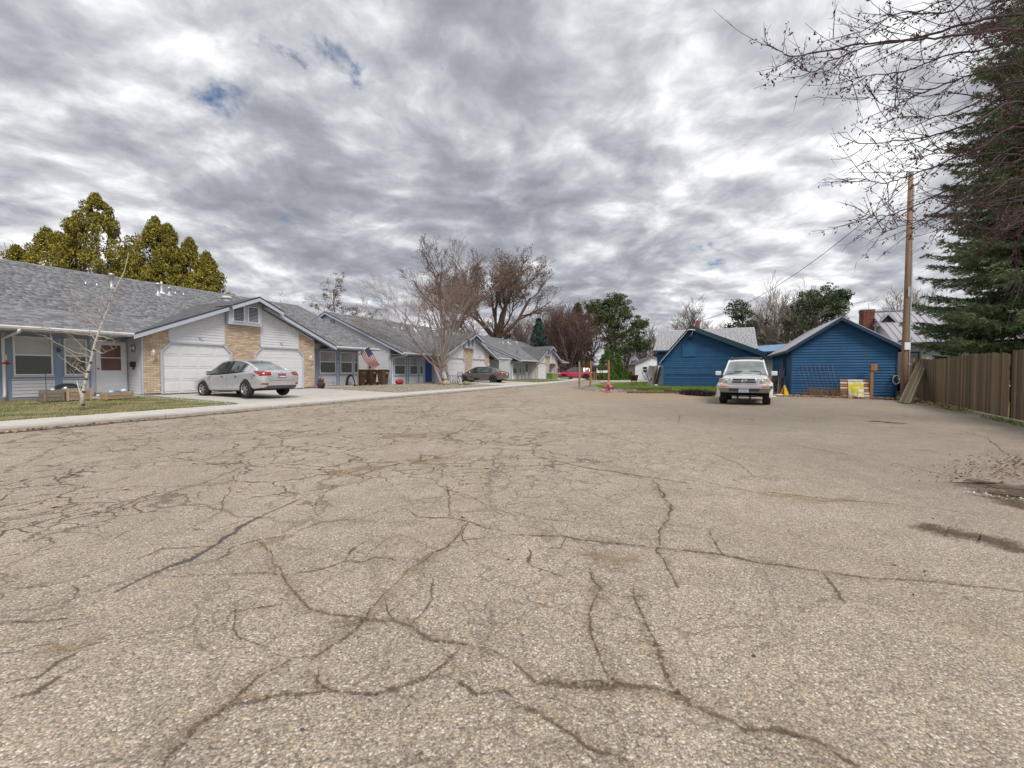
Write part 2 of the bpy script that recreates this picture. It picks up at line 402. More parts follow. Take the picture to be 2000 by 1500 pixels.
C6 = [([(640, 1400), (690, 1310), (760, 1250), (830, 1190), (940, 1110), (1010, 1040), (1140, 975)], .035), ([(1140, 975), (1230, 960), (1330, 900), (1420, 835), (1500, 725), (1560, 665), (1650, 590), (1740, 540), (1830, 440)], .026),
 ([(920, 780), (910, 860), (920, 900), (1010, 925), (1140, 975)], .02), ([(1055, 550), (1060, 600), (1110, 650), (1130, 700), (1210, 780), (1300, 810), (1420, 830), (1540, 828), (1600, 850), (1690, 895), (1790, 920), (1900, 935), (2000, 985)], .03),
 ([(1600, 850), (1660, 800), (1700, 740), (1690, 660)], .024), ([(1240, 1010), (1250, 1060), (1300, 1098), (1460, 1110), (1560, 1090), (1640, 1060), (1720, 1000), (1800, 930)], .024),
 ([(1300, 1098), (1100, 1130), (960, 1140), (860, 1180)], .022), ([(1420, 830), (1330, 860), (1230, 870)], .014), ([(0, 700), (180, 690), (330, 650), (500, 600)], .018), ([(0, 600), (200, 560), (420, 520), (600, 430)], .018), ([(0, 480), (220, 440), (430, 400), (560, 340), (700, 330)], .018), ([(100, 340), (300, 330), (520, 300), (700, 300), (880, 290)], .018), ([(500, 600), (640, 540), (760, 540), (900, 545)], .016), ([(1140, 490), (1260, 440), (1400, 430), (1560, 375)], .018), ([(1180, 345), (1300, 300), (1420, 250), (1600, 200)], .02), ([(900, 300), (1020, 330), (1180, 345)], .016), ([(1260, 440), (1230, 380), (1300, 300)], .015), ([(1740, 1040), (1860, 1100), (1960, 1110), (2010, 1130)], .026), ([(1500, 740), (1505, 790), (1540, 828)], .018),
 ([(1110, 648), (1230, 635), (1350, 590), (1420, 600), (1460, 580), (1640, 595)], .022), ([(1430, 580), (1500, 510), (1560, 490), (1700, 540), (1740, 548)], .02),
 ([(1110, 650), (1060, 640), (940, 645), (700, 658), (630, 655)], .02), ([(1740, 310), (1850, 345), (1890, 370), (1940, 385)], .022), ([(1560, 375), (1640, 420), (1750, 425), (1830, 440), (1890, 460), (2000, 478)], .026),
 ([(1740, 290), (1760, 340), (1760, 410), (1830, 440)], .02), ([(840, 600), (900, 545), (1000, 515), (1140, 490)], .022), ([(1000, 515), (1060, 560)], .02),
 ([(0, 835), (120, 825), (230, 820), (330, 800)], .022), ([(1200, 90), (1300, 110), (1460, 145)], .03), ([(850, 62), (900, 82), (1050, 88), (1200, 86), (1320, 66)], .03),
 ([(0, 1075), (160, 1050), (240, 990), (320, 940)], .035), ([(0, 1150), (120, 1110), (240, 1030), (330, 990)], .03), ([(280, 690), (290, 740), (230, 760), (120, 790), (0, 790)], .02),
 ([(700, 470), (800, 470), (870, 460), (1000, 420)], .02), ([(600, 500), (720, 480), (860, 400), (900, 300)], .02), ([(640, 180), (720, 195), (850, 215), (940, 240), (930, 265)], .025),
 ([(1500, 1400), (1620, 1330)], .0), ([(1830, 440), (1800, 490), (1830, 530)], .02), ([(1640, 595), (1700, 560), (1770, 520), (1900, 500)], .02), ([(870, 800), (960, 790), (1080, 765), (1130, 740)], .018), ([(1350, 590), (1370, 545), (1450, 505)], .016),
 ([(0, 930), (110, 890), (250, 850), (330, 840), (420, 810)], .02), ([(0, 260), (160, 240), (330, 185), (480, 170)], .02), ([(960, 270), (1100, 240), (1180, 240)], .02)]
for l, wd in C6:
    if wd > 0: crack(px6(l), wd * .85)
crack(px6([(440, 720), (560, 665), (640, 630), (720, 595), (860, 520), (940, 460), (1040, 410), (1180, 345)]), .035, M_SEAM, 'sealed_seam')
C7 = [([(0, 985), (100, 1075), (200, 1080), (340, 1095), (450, 1085), (560, 1100), (660, 1130), (760, 1170), (850, 1225), (900, 1245), (1000, 1255), (1090, 1260), (1150, 1290), (1230, 1310), (1300, 1360), (1360, 1400)], .042),
 ([(0, 1165), (110, 1170), (180, 1230), (260, 1275), (330, 1325), (420, 1375), (480, 1400)], .026), ([(300, 620), (345, 700), (310, 760), (310, 850), (350, 960), (380, 1040), (440, 1085)], .034),
 ([(470, 680), (500, 760), (530, 860), (570, 950), (610, 1020), (650, 1120)], .036), ([(545, 270), (590, 330), (620, 380), (605, 440), (575, 490), (570, 550), (610, 620), (650, 700)], .026),
 ([(0, 490), (180, 495), (290, 510), (450, 530), (570, 545)], .026), ([(570, 545), (700, 555), (830, 570), (900, 585), (1080, 615), (1190, 630), (1300, 645), (1420, 665), (1600, 670), (1750, 685), (1880, 700), (2000, 715)], .034),
 ([(0, 400), (100, 430), (250, 440), (380, 465), (440, 465), (470, 452), (590, 455), (760, 465)], .022), ([(765, 465), (770, 500), (800, 540), (830, 572)], .026), ([(1060, 125), (1180, 155), (1300, 175), (1450, 200), (1600, 235), (1750, 270), (1850, 275)], .032),
 ([(80, 130), (85, 180), (280, 225), (500, 260), (700, 290), (1000, 325), (1250, 350), (1500, 370), (1750, 400)], .032), ([(760, 165), (880, 210), (950, 265)], .022),
 ([(1210, 635), (1280, 720), (1310, 765)], .026), ([(60, 540), (80, 620), (170, 640), (300, 690)], .018), ([(210, 500), (190, 545), (100, 545)], .02), ([(640, 1100), (700, 1150)], .05), ([(350, 720), (450, 735), (580, 725)], .018), ([(400, 1085), (340, 1060), (230, 1075)], .03),
 ([(1400, 70), (1600, 68), (1800, 78), (2000, 88)], .03), ([(1740, 80), (1850, 110), (1940, 180)], .03), ([(650, 50), (655, 25), (700, 20)], .04), ([(0, 185), (90, 180)], .02)]
for l, wd in C7: crack(px7(l), wd * .85)
for l, wd in C6[:4]:
    if wd > .02: crack(px6(l), wd * 2.4, M_HALO, 'loose_grit', .03)
for l, wd in C7[:7]:
    if wd > .024: crack(px7(l), wd * 2.2, M_HALO, 'loose_grit', .03)
# dirt washed over some of the cracks
for l, wd, mm in [([(960, 325), (1060, 340), (1180, 352), (1350, 352)], .12, M_STAIN), ([(250, 560), (400, 590), (480, 560)], .12, M_STAIN), ([(340, 1090), (420, 1085), (500, 1095)], .10, M_STAIN), ([(600, 1110), (680, 1140)], .07, M_STAIN),
               ([(1590, 440), (1700, 480), (1840, 500), (2000, 545), (2060, 560)], .16, M_MUD), ([(1770, 275), (1850, 290), (1940, 320), (2040, 400)], .30, M_MUD), ([(1560, 158), (1640, 160)], .10, M_STAIN), ([(1400, 44), (1470, 50), (1540, 56)], .25, M_MUD)]:
    crack(px7(l), wd, mm, 'dirt_stain', .07)
for l, wd, mm in [([(940, 560), (1040, 520), (1160, 490)], .10, M_STAIN), ([(1200, 1020), (1260, 1080), (1330, 1100)], .09, M_STAIN), ([(120, 960), (260, 930), (420, 880)], .12, M_STAIN), ([(880, 1180), (960, 1130), (1060, 1130)], .06, M_STAIN),
               ([(1500, 110), (1600, 100), (1700, 90), (1800, 92)], .35, M_STAIN), ([(1280, 260), (1400, 235), (1500, 220)], .25, M_STAIN), ([(1600, 210), (1750, 190)], .3, M_STAIN)]:
    crack(px6(l), wd, mm, 'dirt_stain', .03)

# ---- kerb, sidewalk slabs, lawns, driveways
def strip(name, us, vf, zf, m_, parent=None, kind='structure', label=None):
    """sheet in row coordinates: vf(u)->(v0,v1), zf(v)->z"""
    mb = MB()
    for a, b in zip(us[:-1], us[1:]):
        va, vb = vf(a), vf(b); n = 8
        for i in range(n):
            s0, s1 = i / n, (i + 1) / n
            q = [(a, va[0] + (va[1] - va[0]) * s0), (b, vb[0] + (vb[1] - vb[0]) * s0), (b, vb[0] + (vb[1] - vb[0]) * s1), (a, va[0] + (va[1] - va[0]) * s1)]
            mb.face([uv(x, y, zf(y)) for x, y in q])
    o = mb.build(name, m_, parent); return prop(o, label, None, None, kind) if parent is None else o
def zy(v):      # yard profile
    return .115 if v < 14.5 else .115 + (v - 14.5) / 6.2 * .125 if v < 20.7 else .24
us = [-30, -10, 0, 5, 9, 13, 17, 21, 25, 29, 33, 37, 41, 45, 50, 55, 60, 66]
strip('yard_lawn', us, lambda u: (kv(u) + 1.4, 46), lambda v: zy(v) - .012, M_LAWN, label='patchy winter lawn between the sidewalk and the duplexes')
walk = thing('sidewalk', None, None); prop(walk, kind='structure')
u = -30
def slab(u0, u1, f0, f1, z0, z1, par, nm, m_, bv=.012):
    a, b, c, d_ = uv(u0, f0(u0)), uv(u1, f0(u1)), uv(u1, f1(u1)), uv(u0, f1(u0))
    mb = MB(); mb.hexa([tuple(p)[:2] + (-.05,) for p in (a, b, c, d_)] + [tuple(a)[:2] + (z0,), tuple(b)[:2] + (z0,), tuple(c)[:2] + (z1,), tuple(d_)[:2] + (z1,)])
    return bevel(mb.build(nm, m_, par), bv, 2)
kerbm = mat('kerb_concrete', (.44, .415, .375), .9, .16, 3., .5, 100, dirt=.5, dirtcol=(.16, .13, .10))
while u < 66:
    L = 1.52
    if u > -8:
        slab(u, u + L - .012, lambda q: kv(q) + .17, lambda q: kv(q) + 1.42, .118 + ru(-.003, .003), .125, walk, 'sidewalk_slab', M_CONC)
    u += L
kerb = thing('kerb', None, None); prop(kerb, kind='structure')
u = -30
while u < 66:
    if u > -9: slab(u, u + 3.03, kv, lambda q: kv(q) + .158, .10, .118, kerb, 'kerb_stone', kerbm, .03)
    u += 3.04
def drive(u0, u1, nm, lab, v1=20.66):
    dv = thing(nm, lab, None); prop(dv, kind='structure')
    n = 3 if u1 - u0 > 5 else 1
    for i in range(n):
        for j in range(2):
            a, b = u0 + (u1 - u0) * i / n, u0 + (u1 - u0) * (i + 1) / n - .012
            v0 = kv(u0) + 1.432 + (v1 - kv(u0) - 1.45) * j / 2; w1 = kv(u0) + 1.432 + (v1 - kv(u0) - 1.45) * (j + 1) / 2 - .012
            z0, z1 = zy(v0) + .014, zy(w1) + .014
            slab(a, b, lambda q: v0, lambda q: w1, z0, z1, dv, 'driveway_slab', M_CONC2)
    return dv
drive(9.3, 17.6, 'driveway', 'concrete driveway under the silver sedan')
drive(30.0, 38.4, 'driveway', 'concrete driveway under the grey brown sedan')
drive(50.5, 59.0, 'driveway', 'concrete driveway of the farthest duplex')
slab(7.95, 9.6, lambda q: 20.67, lambda q: 22.9, .262, .268, None, 'porch_slab', M_CONC2)['kind'] = 'structure'
strip('gravel_bed', [17.65, 19, 21, 23, 25, 27, 29.9], lambda u: (kv(u) + 1.45, 21.6), lambda v: zy(v) + .004, M_BED, label='gravel planting bed between the two nearer duplexes')
# grassy lot by the blue buildings
lot = [(5.2, 35.8), (4.6, 31.6), (5.1, 26.9), (7.3, 24.9), (10.3, 24.2), (13.3, 22.9), (14.2, 21.9), (26, 36), (22, 52), (11, 48)]
sheet('grass_lot', [(x, y, -.008) for x, y in lot], M_LOT, label='green lot of grass and dirt beside the blue buildings')
sheet('side_yard', [(14.2, 21.9, -.012), (17.3, 18.2, -.012), (15.2, 14.3, -.012), (9, 4, -.012), (30, 0, -.012), (60, 40, -.012), (26, 40, -.012)], M_LOT, label='grassy yard behind the wooden fence')

# ---- scattered ground cover (numpy)
rng = np.random.default_rng(3)
def blades(name, P, hmin, hmax, wd, mats, mi=None, label=None, lean=.5, parent=None):
    n = len(P); h = rng.uniform(hmin, hmax, n); a = rng.uniform(0, 2 * pi, n); l = rng.uniform(0, lean, n); la = rng.uniform(0, 2 * pi, n)
    dx, dy = np.cos(a) * wd, np.sin(a) * wd
    V = np.zeros((n, 3, 3)); V[:, 0] = P; V[:, 0, 0] -= dx; V[:, 0, 1] -= dy
    V[:, 1] = P; V[:, 1, 0] += dx; V[:, 1, 1] += dy
    V[:, 2] = P; V[:, 2, 0] += np.cos(la) * l * h; V[:, 2, 1] += np.sin(la) * l * h; V[:, 2, 2] += h
    F = np.arange(n * 3).reshape(n, 3)
    o = link(name, np_mesh(name, V.reshape(-1, 3), F, mats, mi), parent); return prop(o, label, None, None, 'stuff')
def uvpts(n, u0, u1, v0, v1, dens=None):
    u = rng.uniform(u0, u1, n); v = rng.uniform(v0, v1, n)
    f = np.sin(u * 3.1 + np.cos(v * 2.3) * 2) + np.sin(v * 4.7 + u * 1.9) + .7 * np.sin(u * 9 + v * 7) + .6 * np.sin(v * 13 - u * 5)
    if dens is not None:
        k = rng.uniform(-2, 2, n) * .9 + dens < f; u, v, f = u[k], v[k], f[k]
    z = np.array([zy(x) for x in v]) - .012
    return np.stack([u * UX + v * VX, u * UY + v * VY, z], 1), f
M_GR = mat('green_grass_blades', (.085, .18, .022), .8, .3, 2, rnd=.45, hue=((.22, .24, .07), .5))
M_DR = mat('dry_grass_blades', (.40, .33, .17), .85, .2, 2, rnd=.35)
P, f = uvpts(80000, -4, 9.25, 14.62, 21.5, 1.15)
blades('grass', P, .02, .07, .006, [M_GR], label='green tufts of grass on the front lawn')
P, f = uvpts(12000, -4, 9.25, 14.62, 21.5)
blades('dry_grass', P, .01, .035, .008, [M_DR], label='dry straw coloured grass on the front lawn')
P, f = uvpts(16000, 17.7, 30., 14.75, 19, .2)
blades('grass', P, .02, .06, .010, [M_GR], label='sparse green grass in the gravel bed')
P, f = uvpts(12000, 38.5, 50.4, 15.6, 21, .2)
blades('grass', P, .02, .07, .012, [M_GR], label='grass strip before the farthest duplex')
def inpoly(n, poly):
    A = np.array(poly); lo, hi = A.min(0), A.max(0); out = []
    p = rng.uniform(lo, hi, (n, 2)); ins = np.zeros(n, bool); j = len(A) - 1
    for i in range(len(A)):
        c_ = ((A[i, 1] > p[:, 1]) != (A[j, 1] > p[:, 1])) & (p[:, 0] < (A[j, 0] - A[i, 0]) * (p[:, 1] - A[i, 1]) / (A[j, 1] - A[i, 1] + 1e-9) + A[i, 0]); ins ^= c_; j = i
    return p[ins]
p = inpoly(90000, [(6.8, 35.5), (6.2, 31), (7.0, 27.8), (8.8, 26.0), (10.5, 25), (12.4, 24.6), (15, 26), (17, 34), (11.5, 44)])
f = np.sin(p[:, 0] * 1.7 + p[:, 1]) + np.sin(p[:, 1] * 2.7 - p[:, 0]) + .8 * np.sin(p[:, 0] * 6 + p[:, 1] * 5); k = rng.uniform(-2.2, 2.2, len(p)) < f + .3
p = p[k]; blades('grass', np.c_[p, np.full(len(p), -.01)], .04, .14, .012, [mat('bright_grass_blades', (.12, .22, .03), .8, .3, 2, rnd=.45, hue=((.30, .30, .06), .5))], label='bright green grass in front of the blue house')
fl = [(17.3, 18.55), (14.9, 14.65), (12.4, 10.8), (9, 5.5), (8.8, 5.6), (12.1, 10.95), (14.5, 14.9), (16.6, 18.6)]
p = inpoly(60000, fl); p = p[rng.uniform(0, 1, len(p)) < np.clip(np.sin(p[:, 1] * 1.9) * .5 + .55 - (p[:, 1] > 15.5) * .4, 0.03, 1)]
blades('grass', np.c_[p, np.full(len(p), -.0)], .02, .10, .007, [mat('moss_grass_blades', (.13, .23, .03), .8, .3, 2, rnd=.4)], label='grass fringe along the foot of the wooden fence')
# grass spilling over the hard edges
u_ = rng.uniform(-4, 9.3, 2600); P = np.array([tuple(uv(a, kv(a) + 1.43 - abs(b_), .12)) for a, b_ in zip(u_, rng.normal(0, .035, 2600))]); k = np.sin(u_ * 5) + np.sin(u_ * 13 + 1) > -.2
blades('grass', P[k], .02, .06, .006, [M_GR], label='grass spilling over the edge of the sidewalk')
v_ = rng.uniform(14.7, 20.4, 1400); P = np.array([tuple(uv(9.30 + abs(b_), a, zy(a) + .01)) for a, b_ in zip(v_, rng.normal(0, .04, 1400))])
blades('grass', P, .02, .06, .006, [M_GR], label='grass along the driveway edge')
# litter: flat curled leaves
def litter(name, P, size, mats, label, kind='stuff', lift=.02):
    n = len(P); a = rng.uniform(0, 2 * pi, n); s = rng.uniform(.5, 1.2, n) * size; t = rng.uniform(-.5, .5, (n, 2))
    ca, sa = np.cos(a), np.sin(a); q = np.array([[-1, 0], [-.1, -.55], [1, 0], [.1, .6]])
    V = np.zeros((n, 4, 3))
    for i in range(4):
        x, y = q[i] * 1.; V[:, i, 0] = P[:, 0] + (ca * x - sa * y) * s; V[:, i, 1] = P[:, 1] + (sa * x + ca * y) * s
        V[:, i, 2] = P[:, 2] + lift * rng.uniform(.2, 1, n) + (t[:, 0] * x + t[:, 1] * y) * s * .8 + s * .5
    o = link(name, np_mesh(name, V.reshape(-1, 3), np.arange(n * 4).reshape(n, 4), mats), None); return prop(o, label, None, None, kind)
M_LEAF = mat('dead_leaf', (.33, .165, .075), .85, .2, 5, rnd=.5, hue=((.42, .30, .19), .8))
def near_line(n, pts, spread):
    pts = np.array(pts, float); seg = rng.integers(0, len(pts) - 1, n); t = rng.uniform(0, 1, n)[:, None]
    p = pts[seg] * (1 - t) + pts[seg + 1] * t; p[:, :2] += rng.normal(0, spread, (n, 2)); return p
litter('leaf_litter', near_line(3200, [(13.9, 21.7, 0), (14.9, 20.6, 0), (16.0, 19.4, 0), (16.9, 18.7, 0)], .28), .055, [M_LEAF], 'brown leaf litter heaped along the foot of the blue shed')
litter('leaf_litter', near_line(1500, [(12.4, 22.2, 0), (13.9, 21.2, 0)], .35), .05, [M_LEAF], 'brown leaf litter beside the white truck and the yellow cone')
litter('leaf_litter', near_line(1700, [(16.6, 18.1, 0), (17.0, 17.6, 0), (15.6, 15.9, 0), (14.2, 13.7, 0)], .25), .05, [M_LEAF], 'brown leaf litter by the leaning planks and fence')
litter('leaf_litter', near_line(500, [(8.6, 23.9, 0), (10.9, 23.1, 0)], .35), .05, [M_LEAF], 'brown leaf litter before the brush pile')
litter('leaf_litter', near_line(400, [tuple(uv(u, kv(u) - .1)) for u in (-3, 3, 6)] , .10), .045, [M_LEAF, ], 'brown leaves and grit collected in the gutter')
litter('leaf_litter', near_line(500, [tuple(uv(u, kv(u) - .08)) for u in (6, 12, 20, 30)] , .06), .04, [M_LEAF, ], 'scattered brown leaves farther along the gutter')
litter('leaf_litter', near_line(900, [(5.1, 4.5, 0), (6.6, 5.7, 0), (8, 6, 0)], .30), .020, [mat('dark_wet_leaf', (.15, .075, .045), .8, .2, 5, rnd=.5)], 'brown leaf litter at the right edge of the lot')
gut = MB()
def gutter_strip(u0, u1, w0, w1):
    n = int((u1 - u0) / .25); a = []
    for i in range(n + 1):
        u = u0 + (u1 - u0) * i / n; a.append((uv(u, kv(u) + .01, .003), uv(u, kv(u) - ru(w0, w1), .003)))
    for p_, q_ in zip(a[:-1], a[1:]): gut.face([p_[0], p_[1], q_[1], q_[0]])
gutter_strip(-9, 9, .18, .38); gutter_strip(9, 34, .06, .16)
gut.build('gutter_grit', mat('gutter_grit', (.14, .10, .075), .95, .35, 6, .6, 60), road)
P, f = uvpts(420, -3, 9.2, 14.7, 20.8); P[:, 2] += .02; litter('leaf_litter', P, .035, [M_LEAF], 'few brown leaves scattered on the front lawn')
# pebbles
def pebbles(name, P, size, m_, label):
    n = len(P); o6 = np.array([[1, 0, 0], [0, 1, 0], [-1, 0, 0], [0, -1, 0], [0, 0, .7], [0, 0, -.7]]); F6 = np.array([[0, 1, 4], [1, 2, 4], [2, 3, 4], [3, 0, 4]])
    V = P[:, None, :] + o6[None] * rng.uniform(.5, 1.3, (n, 1, 3)) * size * rng.uniform(.6, 1.4, (n, 1, 1))
    F = (np.arange(n) * 6)[:, None, None] + F6[None]
    return prop(link(name, np_mesh(name, V.reshape(-1, 3), F.reshape(-1, 3), m_)), label, None, None, 'stuff')
M_PEB = mat('bed_pebble', (.36, .31, .25), .85, .15, 5, rnd=.4, hue=((.25, .2, .17), .6))
P, f = uvpts(9000, 17.7, 29.8, 14.7, 21.4); P[:, 2] += .02; pebbles('gravel', P, .035, M_PEB, 'tan gravel covering the planting bed')
p = near_line(900, [(4.6, 31.6, 0), (5.2, 27, 0), (7.2, 24.6, 0), (9.5, 24.1, 0)], .4); pebbles('gravel', p, .035, M_PEB, 'loose gravel at the edge of the grass lot')
p = near_line(70, [(4.75, 4.45, .0), (4.9, 4.2, 0), (5.2, 4.0, 0)], .07); pebbles('gravel', p, .012, mat('white_pebble', (.62, .60, .57), .6, .1, 5, rnd=.3), 'pale wet pebbles in the mud at the right edge')
p = inpoly(900, [(-10, 8), (-6, 2), (0, 1.3), (4, 3), (9, 9), (12, 16), (4, 22), (-4, 17)]); pebbles('grit', np.c_[p, np.full(len(p), .004)], .009, mat('dark_grit', (.07, .06, .05), .9, .2, 5, rnd=.5), 'dark bits of grit scattered over the asphalt')
# single fallen leaves that can be picked out
def leafshape():
    mb = MB(); pts = []
    for i, r in enumerate([1, .45, .8, .4, .95, .35, .5, .3, .95, .4, .8, .45]):
        a = 2 * pi * i / 12; pts.append((cos(a) * r, sin(a) * r, .12 * sin(a * 2 + 1) * r + .12))
    for i in range(12): mb.face([(0, 0, .0), pts[i], pts[(i + 1) % 12]])
    return mb.mesh('fallen_leaf', mat('tan_fallen_leaf', (.50, .33, .19), .8, .2, 8, rnd=.25))
LM = leafshape()
LL = [(952, 914, .05, 'large tan fallen leaf in the middle of the asphalt'), (380, 905, .05, 'pale fallen leaf on the asphalt left of centre'), (540, 911, .045, 'pale fallen leaf between the left and middle ones'), (247, 955, .05, 'reddish fallen leaf nearest the left kerb'), (142, 926, .05, 'brown fallen leaf at the far left'), (465, 960, .05, 'long tan fallen leaf left of the sealed seam'),
      (262, 975, .045, 'tan fallen leaf just below the reddish one'), (108, 990, .05, 'lowest of the tan leaves at the left edge'), (1060, 1178, .03, 'small yellowish leaf near the bottom centre'), (1203, 965, .03, 'small orange leaf in the centre right of the asphalt'), (1470, 820, .06, 'tan fallen leaf before the white truck'), (1085, 830, .06, 'tan fallen leaf far out on the asphalt'), (966, 867, .05, 'tan fallen leaf beyond the large one'),
      (1590, 819, .06, 'tan fallen leaf before the yellow pallet'), (1428, 855, .05, 'small tan leaf right of centre in the lot'), (495, 857, .05, 'leaf beside the round patch in the road'), (1750, 1103, .03, 'small brown leaf in the lower right')]
for x, y, s, lab in LL:
    o = link('fallen_leaf', LM, None, G(x, y, .006), (ru(-.1, .1), ru(-.1, .1), ru(0, 6))); o.scale = (s, s * ru(.7, 1), s); prop(o, lab, 'leaf', 'fallen leaves on the asphalt')
# ================================================================== DUPLEX HOUSES
M_WHITE = mat('white_siding_paint', (.66, .665, .69), .55, .05, 4, dirt=.12, dirtcol=(.4, .38, .36))
M_WTRIM = mat('white_trim_paint', (.74, .74, .76), .45, .04, 4)
M_LBLUE = mat('light_blue_paint', (.25, .325, .45), .6, .07, 6, stretch=(6, 6, .6))
M_LBTRIM = mat('pale_blue_trim', (.475, .51, .59), .55, .05, 5)
M_SHING = mat('grey_shingle', (.225, .23, .25), .95, .12, 30, .8, 200, rnd=.34, hue=((.27, .25, .235), .30))
M_ROOFD = mat('roof_underlay', (.12, .12, .13), .95, .2, 3)
M_DRIP = mat('dark_drip_edge', (.05, .055, .08), .6, .1, 3)
M_SOFF = mat('soffit_paint', (.34, .36, .42), .8, .06, 3)
M_BRICK = mat('tan_brick', (.59, .475, .355), .9, .12, 20, .6, 90, rnd=.20, hue=((.50, .36, .24), .7))
M_MORT = mat('mortar', (.30, .25, .20), .95, .1, 10, .6, 80)
M_GDOOR = mat('garage_door_white', (.70, .70, .71), .5, .04, 2, dirt=.08)
M_GLASS = mat('window_glass', (.085, .095, .095), .07, .25, 1.2, spec=.9)
M_GLASSL = mat('blinds_and_reflection_glass', (.36, .37, .35), .08, .2, 1.5, spec=.9)  # pale blinds plus the panes' reflection, put into the base colour
M_SCREEN = mat('insect_screen', (.10, .115, .105), .35, .15, 60, spec=.5)
M_REDGL = mat('storm_glass_over_red_door', (.15, .065, .05), .12, .3, 2, spec=.8)
M_DARK = mat('dark_interior', (.02, .02, .022), .8, .1)
M_METAL = mat('galvanised_metal', (.50, .51, .53), .4, .1, 6, metal=.6)
M_BLK = mat('black_paint', (.02, .02, .022), .5, .1)
M_LAMPG = mat('lamp_glass', (.75, .72, .62), .2, .05)

SL = .435                        # main roof slope
MAIN_E, MAIN_Z, RIDGE_Y = -.35, 2.72, 7.3
def zmain(y): return MAIN_Z + SL * (y - MAIN_E)
def zcross(x): return 4.76 - .4237 * abs(x)
shing_cache = {}
def shingle_mesh(w_):
    k = 'sh%.2f' % w_
    if k not in shing_cache:
        mb = MB(); mb.hexa([(0, 0, 0), (w_, 0, 0), (w_, .19, -.004), (0, .19, -.004), (0, 0, .016), (w_, 0, .016), (w_, .19, .003), (0, .19, .003)])
        shing_cache[k] = mb.mesh('shingle', M_SHING)
    return shing_cache[k]
UNITSH = np.array([(0, 0, -.006), (1, 0, -.006), (1, 1, -.006), (0, 1, -.006), (0, 0, .016), (1, 0, .016), (1, 1, .002), (0, 1, .002)], float)
HEXF = np.array([(4, 5, 6, 7), (0, 1, 5, 4), (1, 2, 6, 5), (3, 0, 4, 7)])
def shingle_field(root, x0, x1, L, frame, skip, singles, near, w_=.26, e=.130, name='shingle_field'):
    """frame(x, s, n) -> local point; s runs up the slope, n is normal"""
    rs = random.Random(5); V = []; cnt = 0
    nrow = int(L / e)
    o = Vector(frame(0, 0, 0)); ex = (Vector(frame(1, 0, 0)) - o); es = (Vector(frame(0, 1, 0)) - o); en = ex.cross(es)
    rotm = Matrix((ex, es, en)).transposed()
    for r in range(nrow):
        s = r * e; x = x0 - rs.uniform(0, w_)
        while x < x1:
            ww = w_ * rs.choice((.55, .8, 1, 1.2)); a, b = max(x, x0), min(x + ww - .006, x1); x += ww
            if b - a < .04 or skip((a + b) / 2, s + e / 2, b - a): continue
            if singles and cnt < singles and near((a + b) / 2, s):
                cnt += 1; wq = round((b - a) / .03) * .03 if (b - a) > .06 else .06
                ob = link('shingle', shingle_mesh(max(.06, wq)), root)
                ob.matrix_local = Matrix.Translation(frame(a, s - .004, .003 + rs.uniform(0, .003))) @ rotm.to_4x4()
            else:
                q = UNITSH.copy(); q[:, 0] = a + q[:, 0] * (b - a); q[:, 1] = s - .004 + q[:, 1] * .155; q[:, 2] += rs.uniform(0, .004)
                V.append(q)
    if V:
        V = np.concatenate(V); P = np.array(o)[None] + V[:, :1] * np.array(ex) + V[:, 1:2] * np.array(es) + V[:, 2:] * np.array(en)
        n = len(P) // 8; F = (np.arange(n) * 8)[:, None, None] + HEXF[None]
        ob = link(name, np_mesh(name, P, F.reshape(-1, 4), M_SHING), root); ob['kind'] = 'stuff'

def lap_boards(root, z0, z1, xr, place, e, m_, holes=(), name='siding_board', th=.022):
    """horizontal lap boards. xr(z)->(a,b) extents; place(a, d, z)->local point with d outward"""
    z = z0; k = 0
    while z < z1 - .01:
        zt = min(z + e, z1); (a0, b0), (a1, b1) = xr(z), xr(zt)
        segs = [(a0, b0, a1, b1)]
        if b0 - a0 < .03: z = zt; continue
        for hx0, hx1, hz0, hz1 in holes:
            if hz0 < (z + zt) / 2 < hz1:
                ns = []
                for s in segs:
                    if hx1 <= min(s[0], s[2]) or hx0 >= max(s[1], s[3]): ns.append(s); continue
                    if hx0 > s[0]: ns.append((s[0], hx0, min(s[2], hx0), hx0))
                    if hx1 < s[1]: ns.append((hx1, s[1], hx1, max(s[3], hx1)))
                segs = ns
        for a, b, c, d_ in segs:
            if b - a < .02: continue
            if d_ - c < .005: c = d_ = (c + d_) / 2; d_ += .005
            th0, th1 = th, .003
            zt_ = zt - .006; p = [(a, -.01, z), (b, -.01, z), (b, th0, z), (a, th0, z), (c, -.01, zt_), (d_, -.01, zt_), (d_, th1, zt_), (c, th1, zt_)]
            mb = MB(); mb.hexa([tuple(place(*q)) for q in p]); mb.build(name, m_, root)
        z = zt

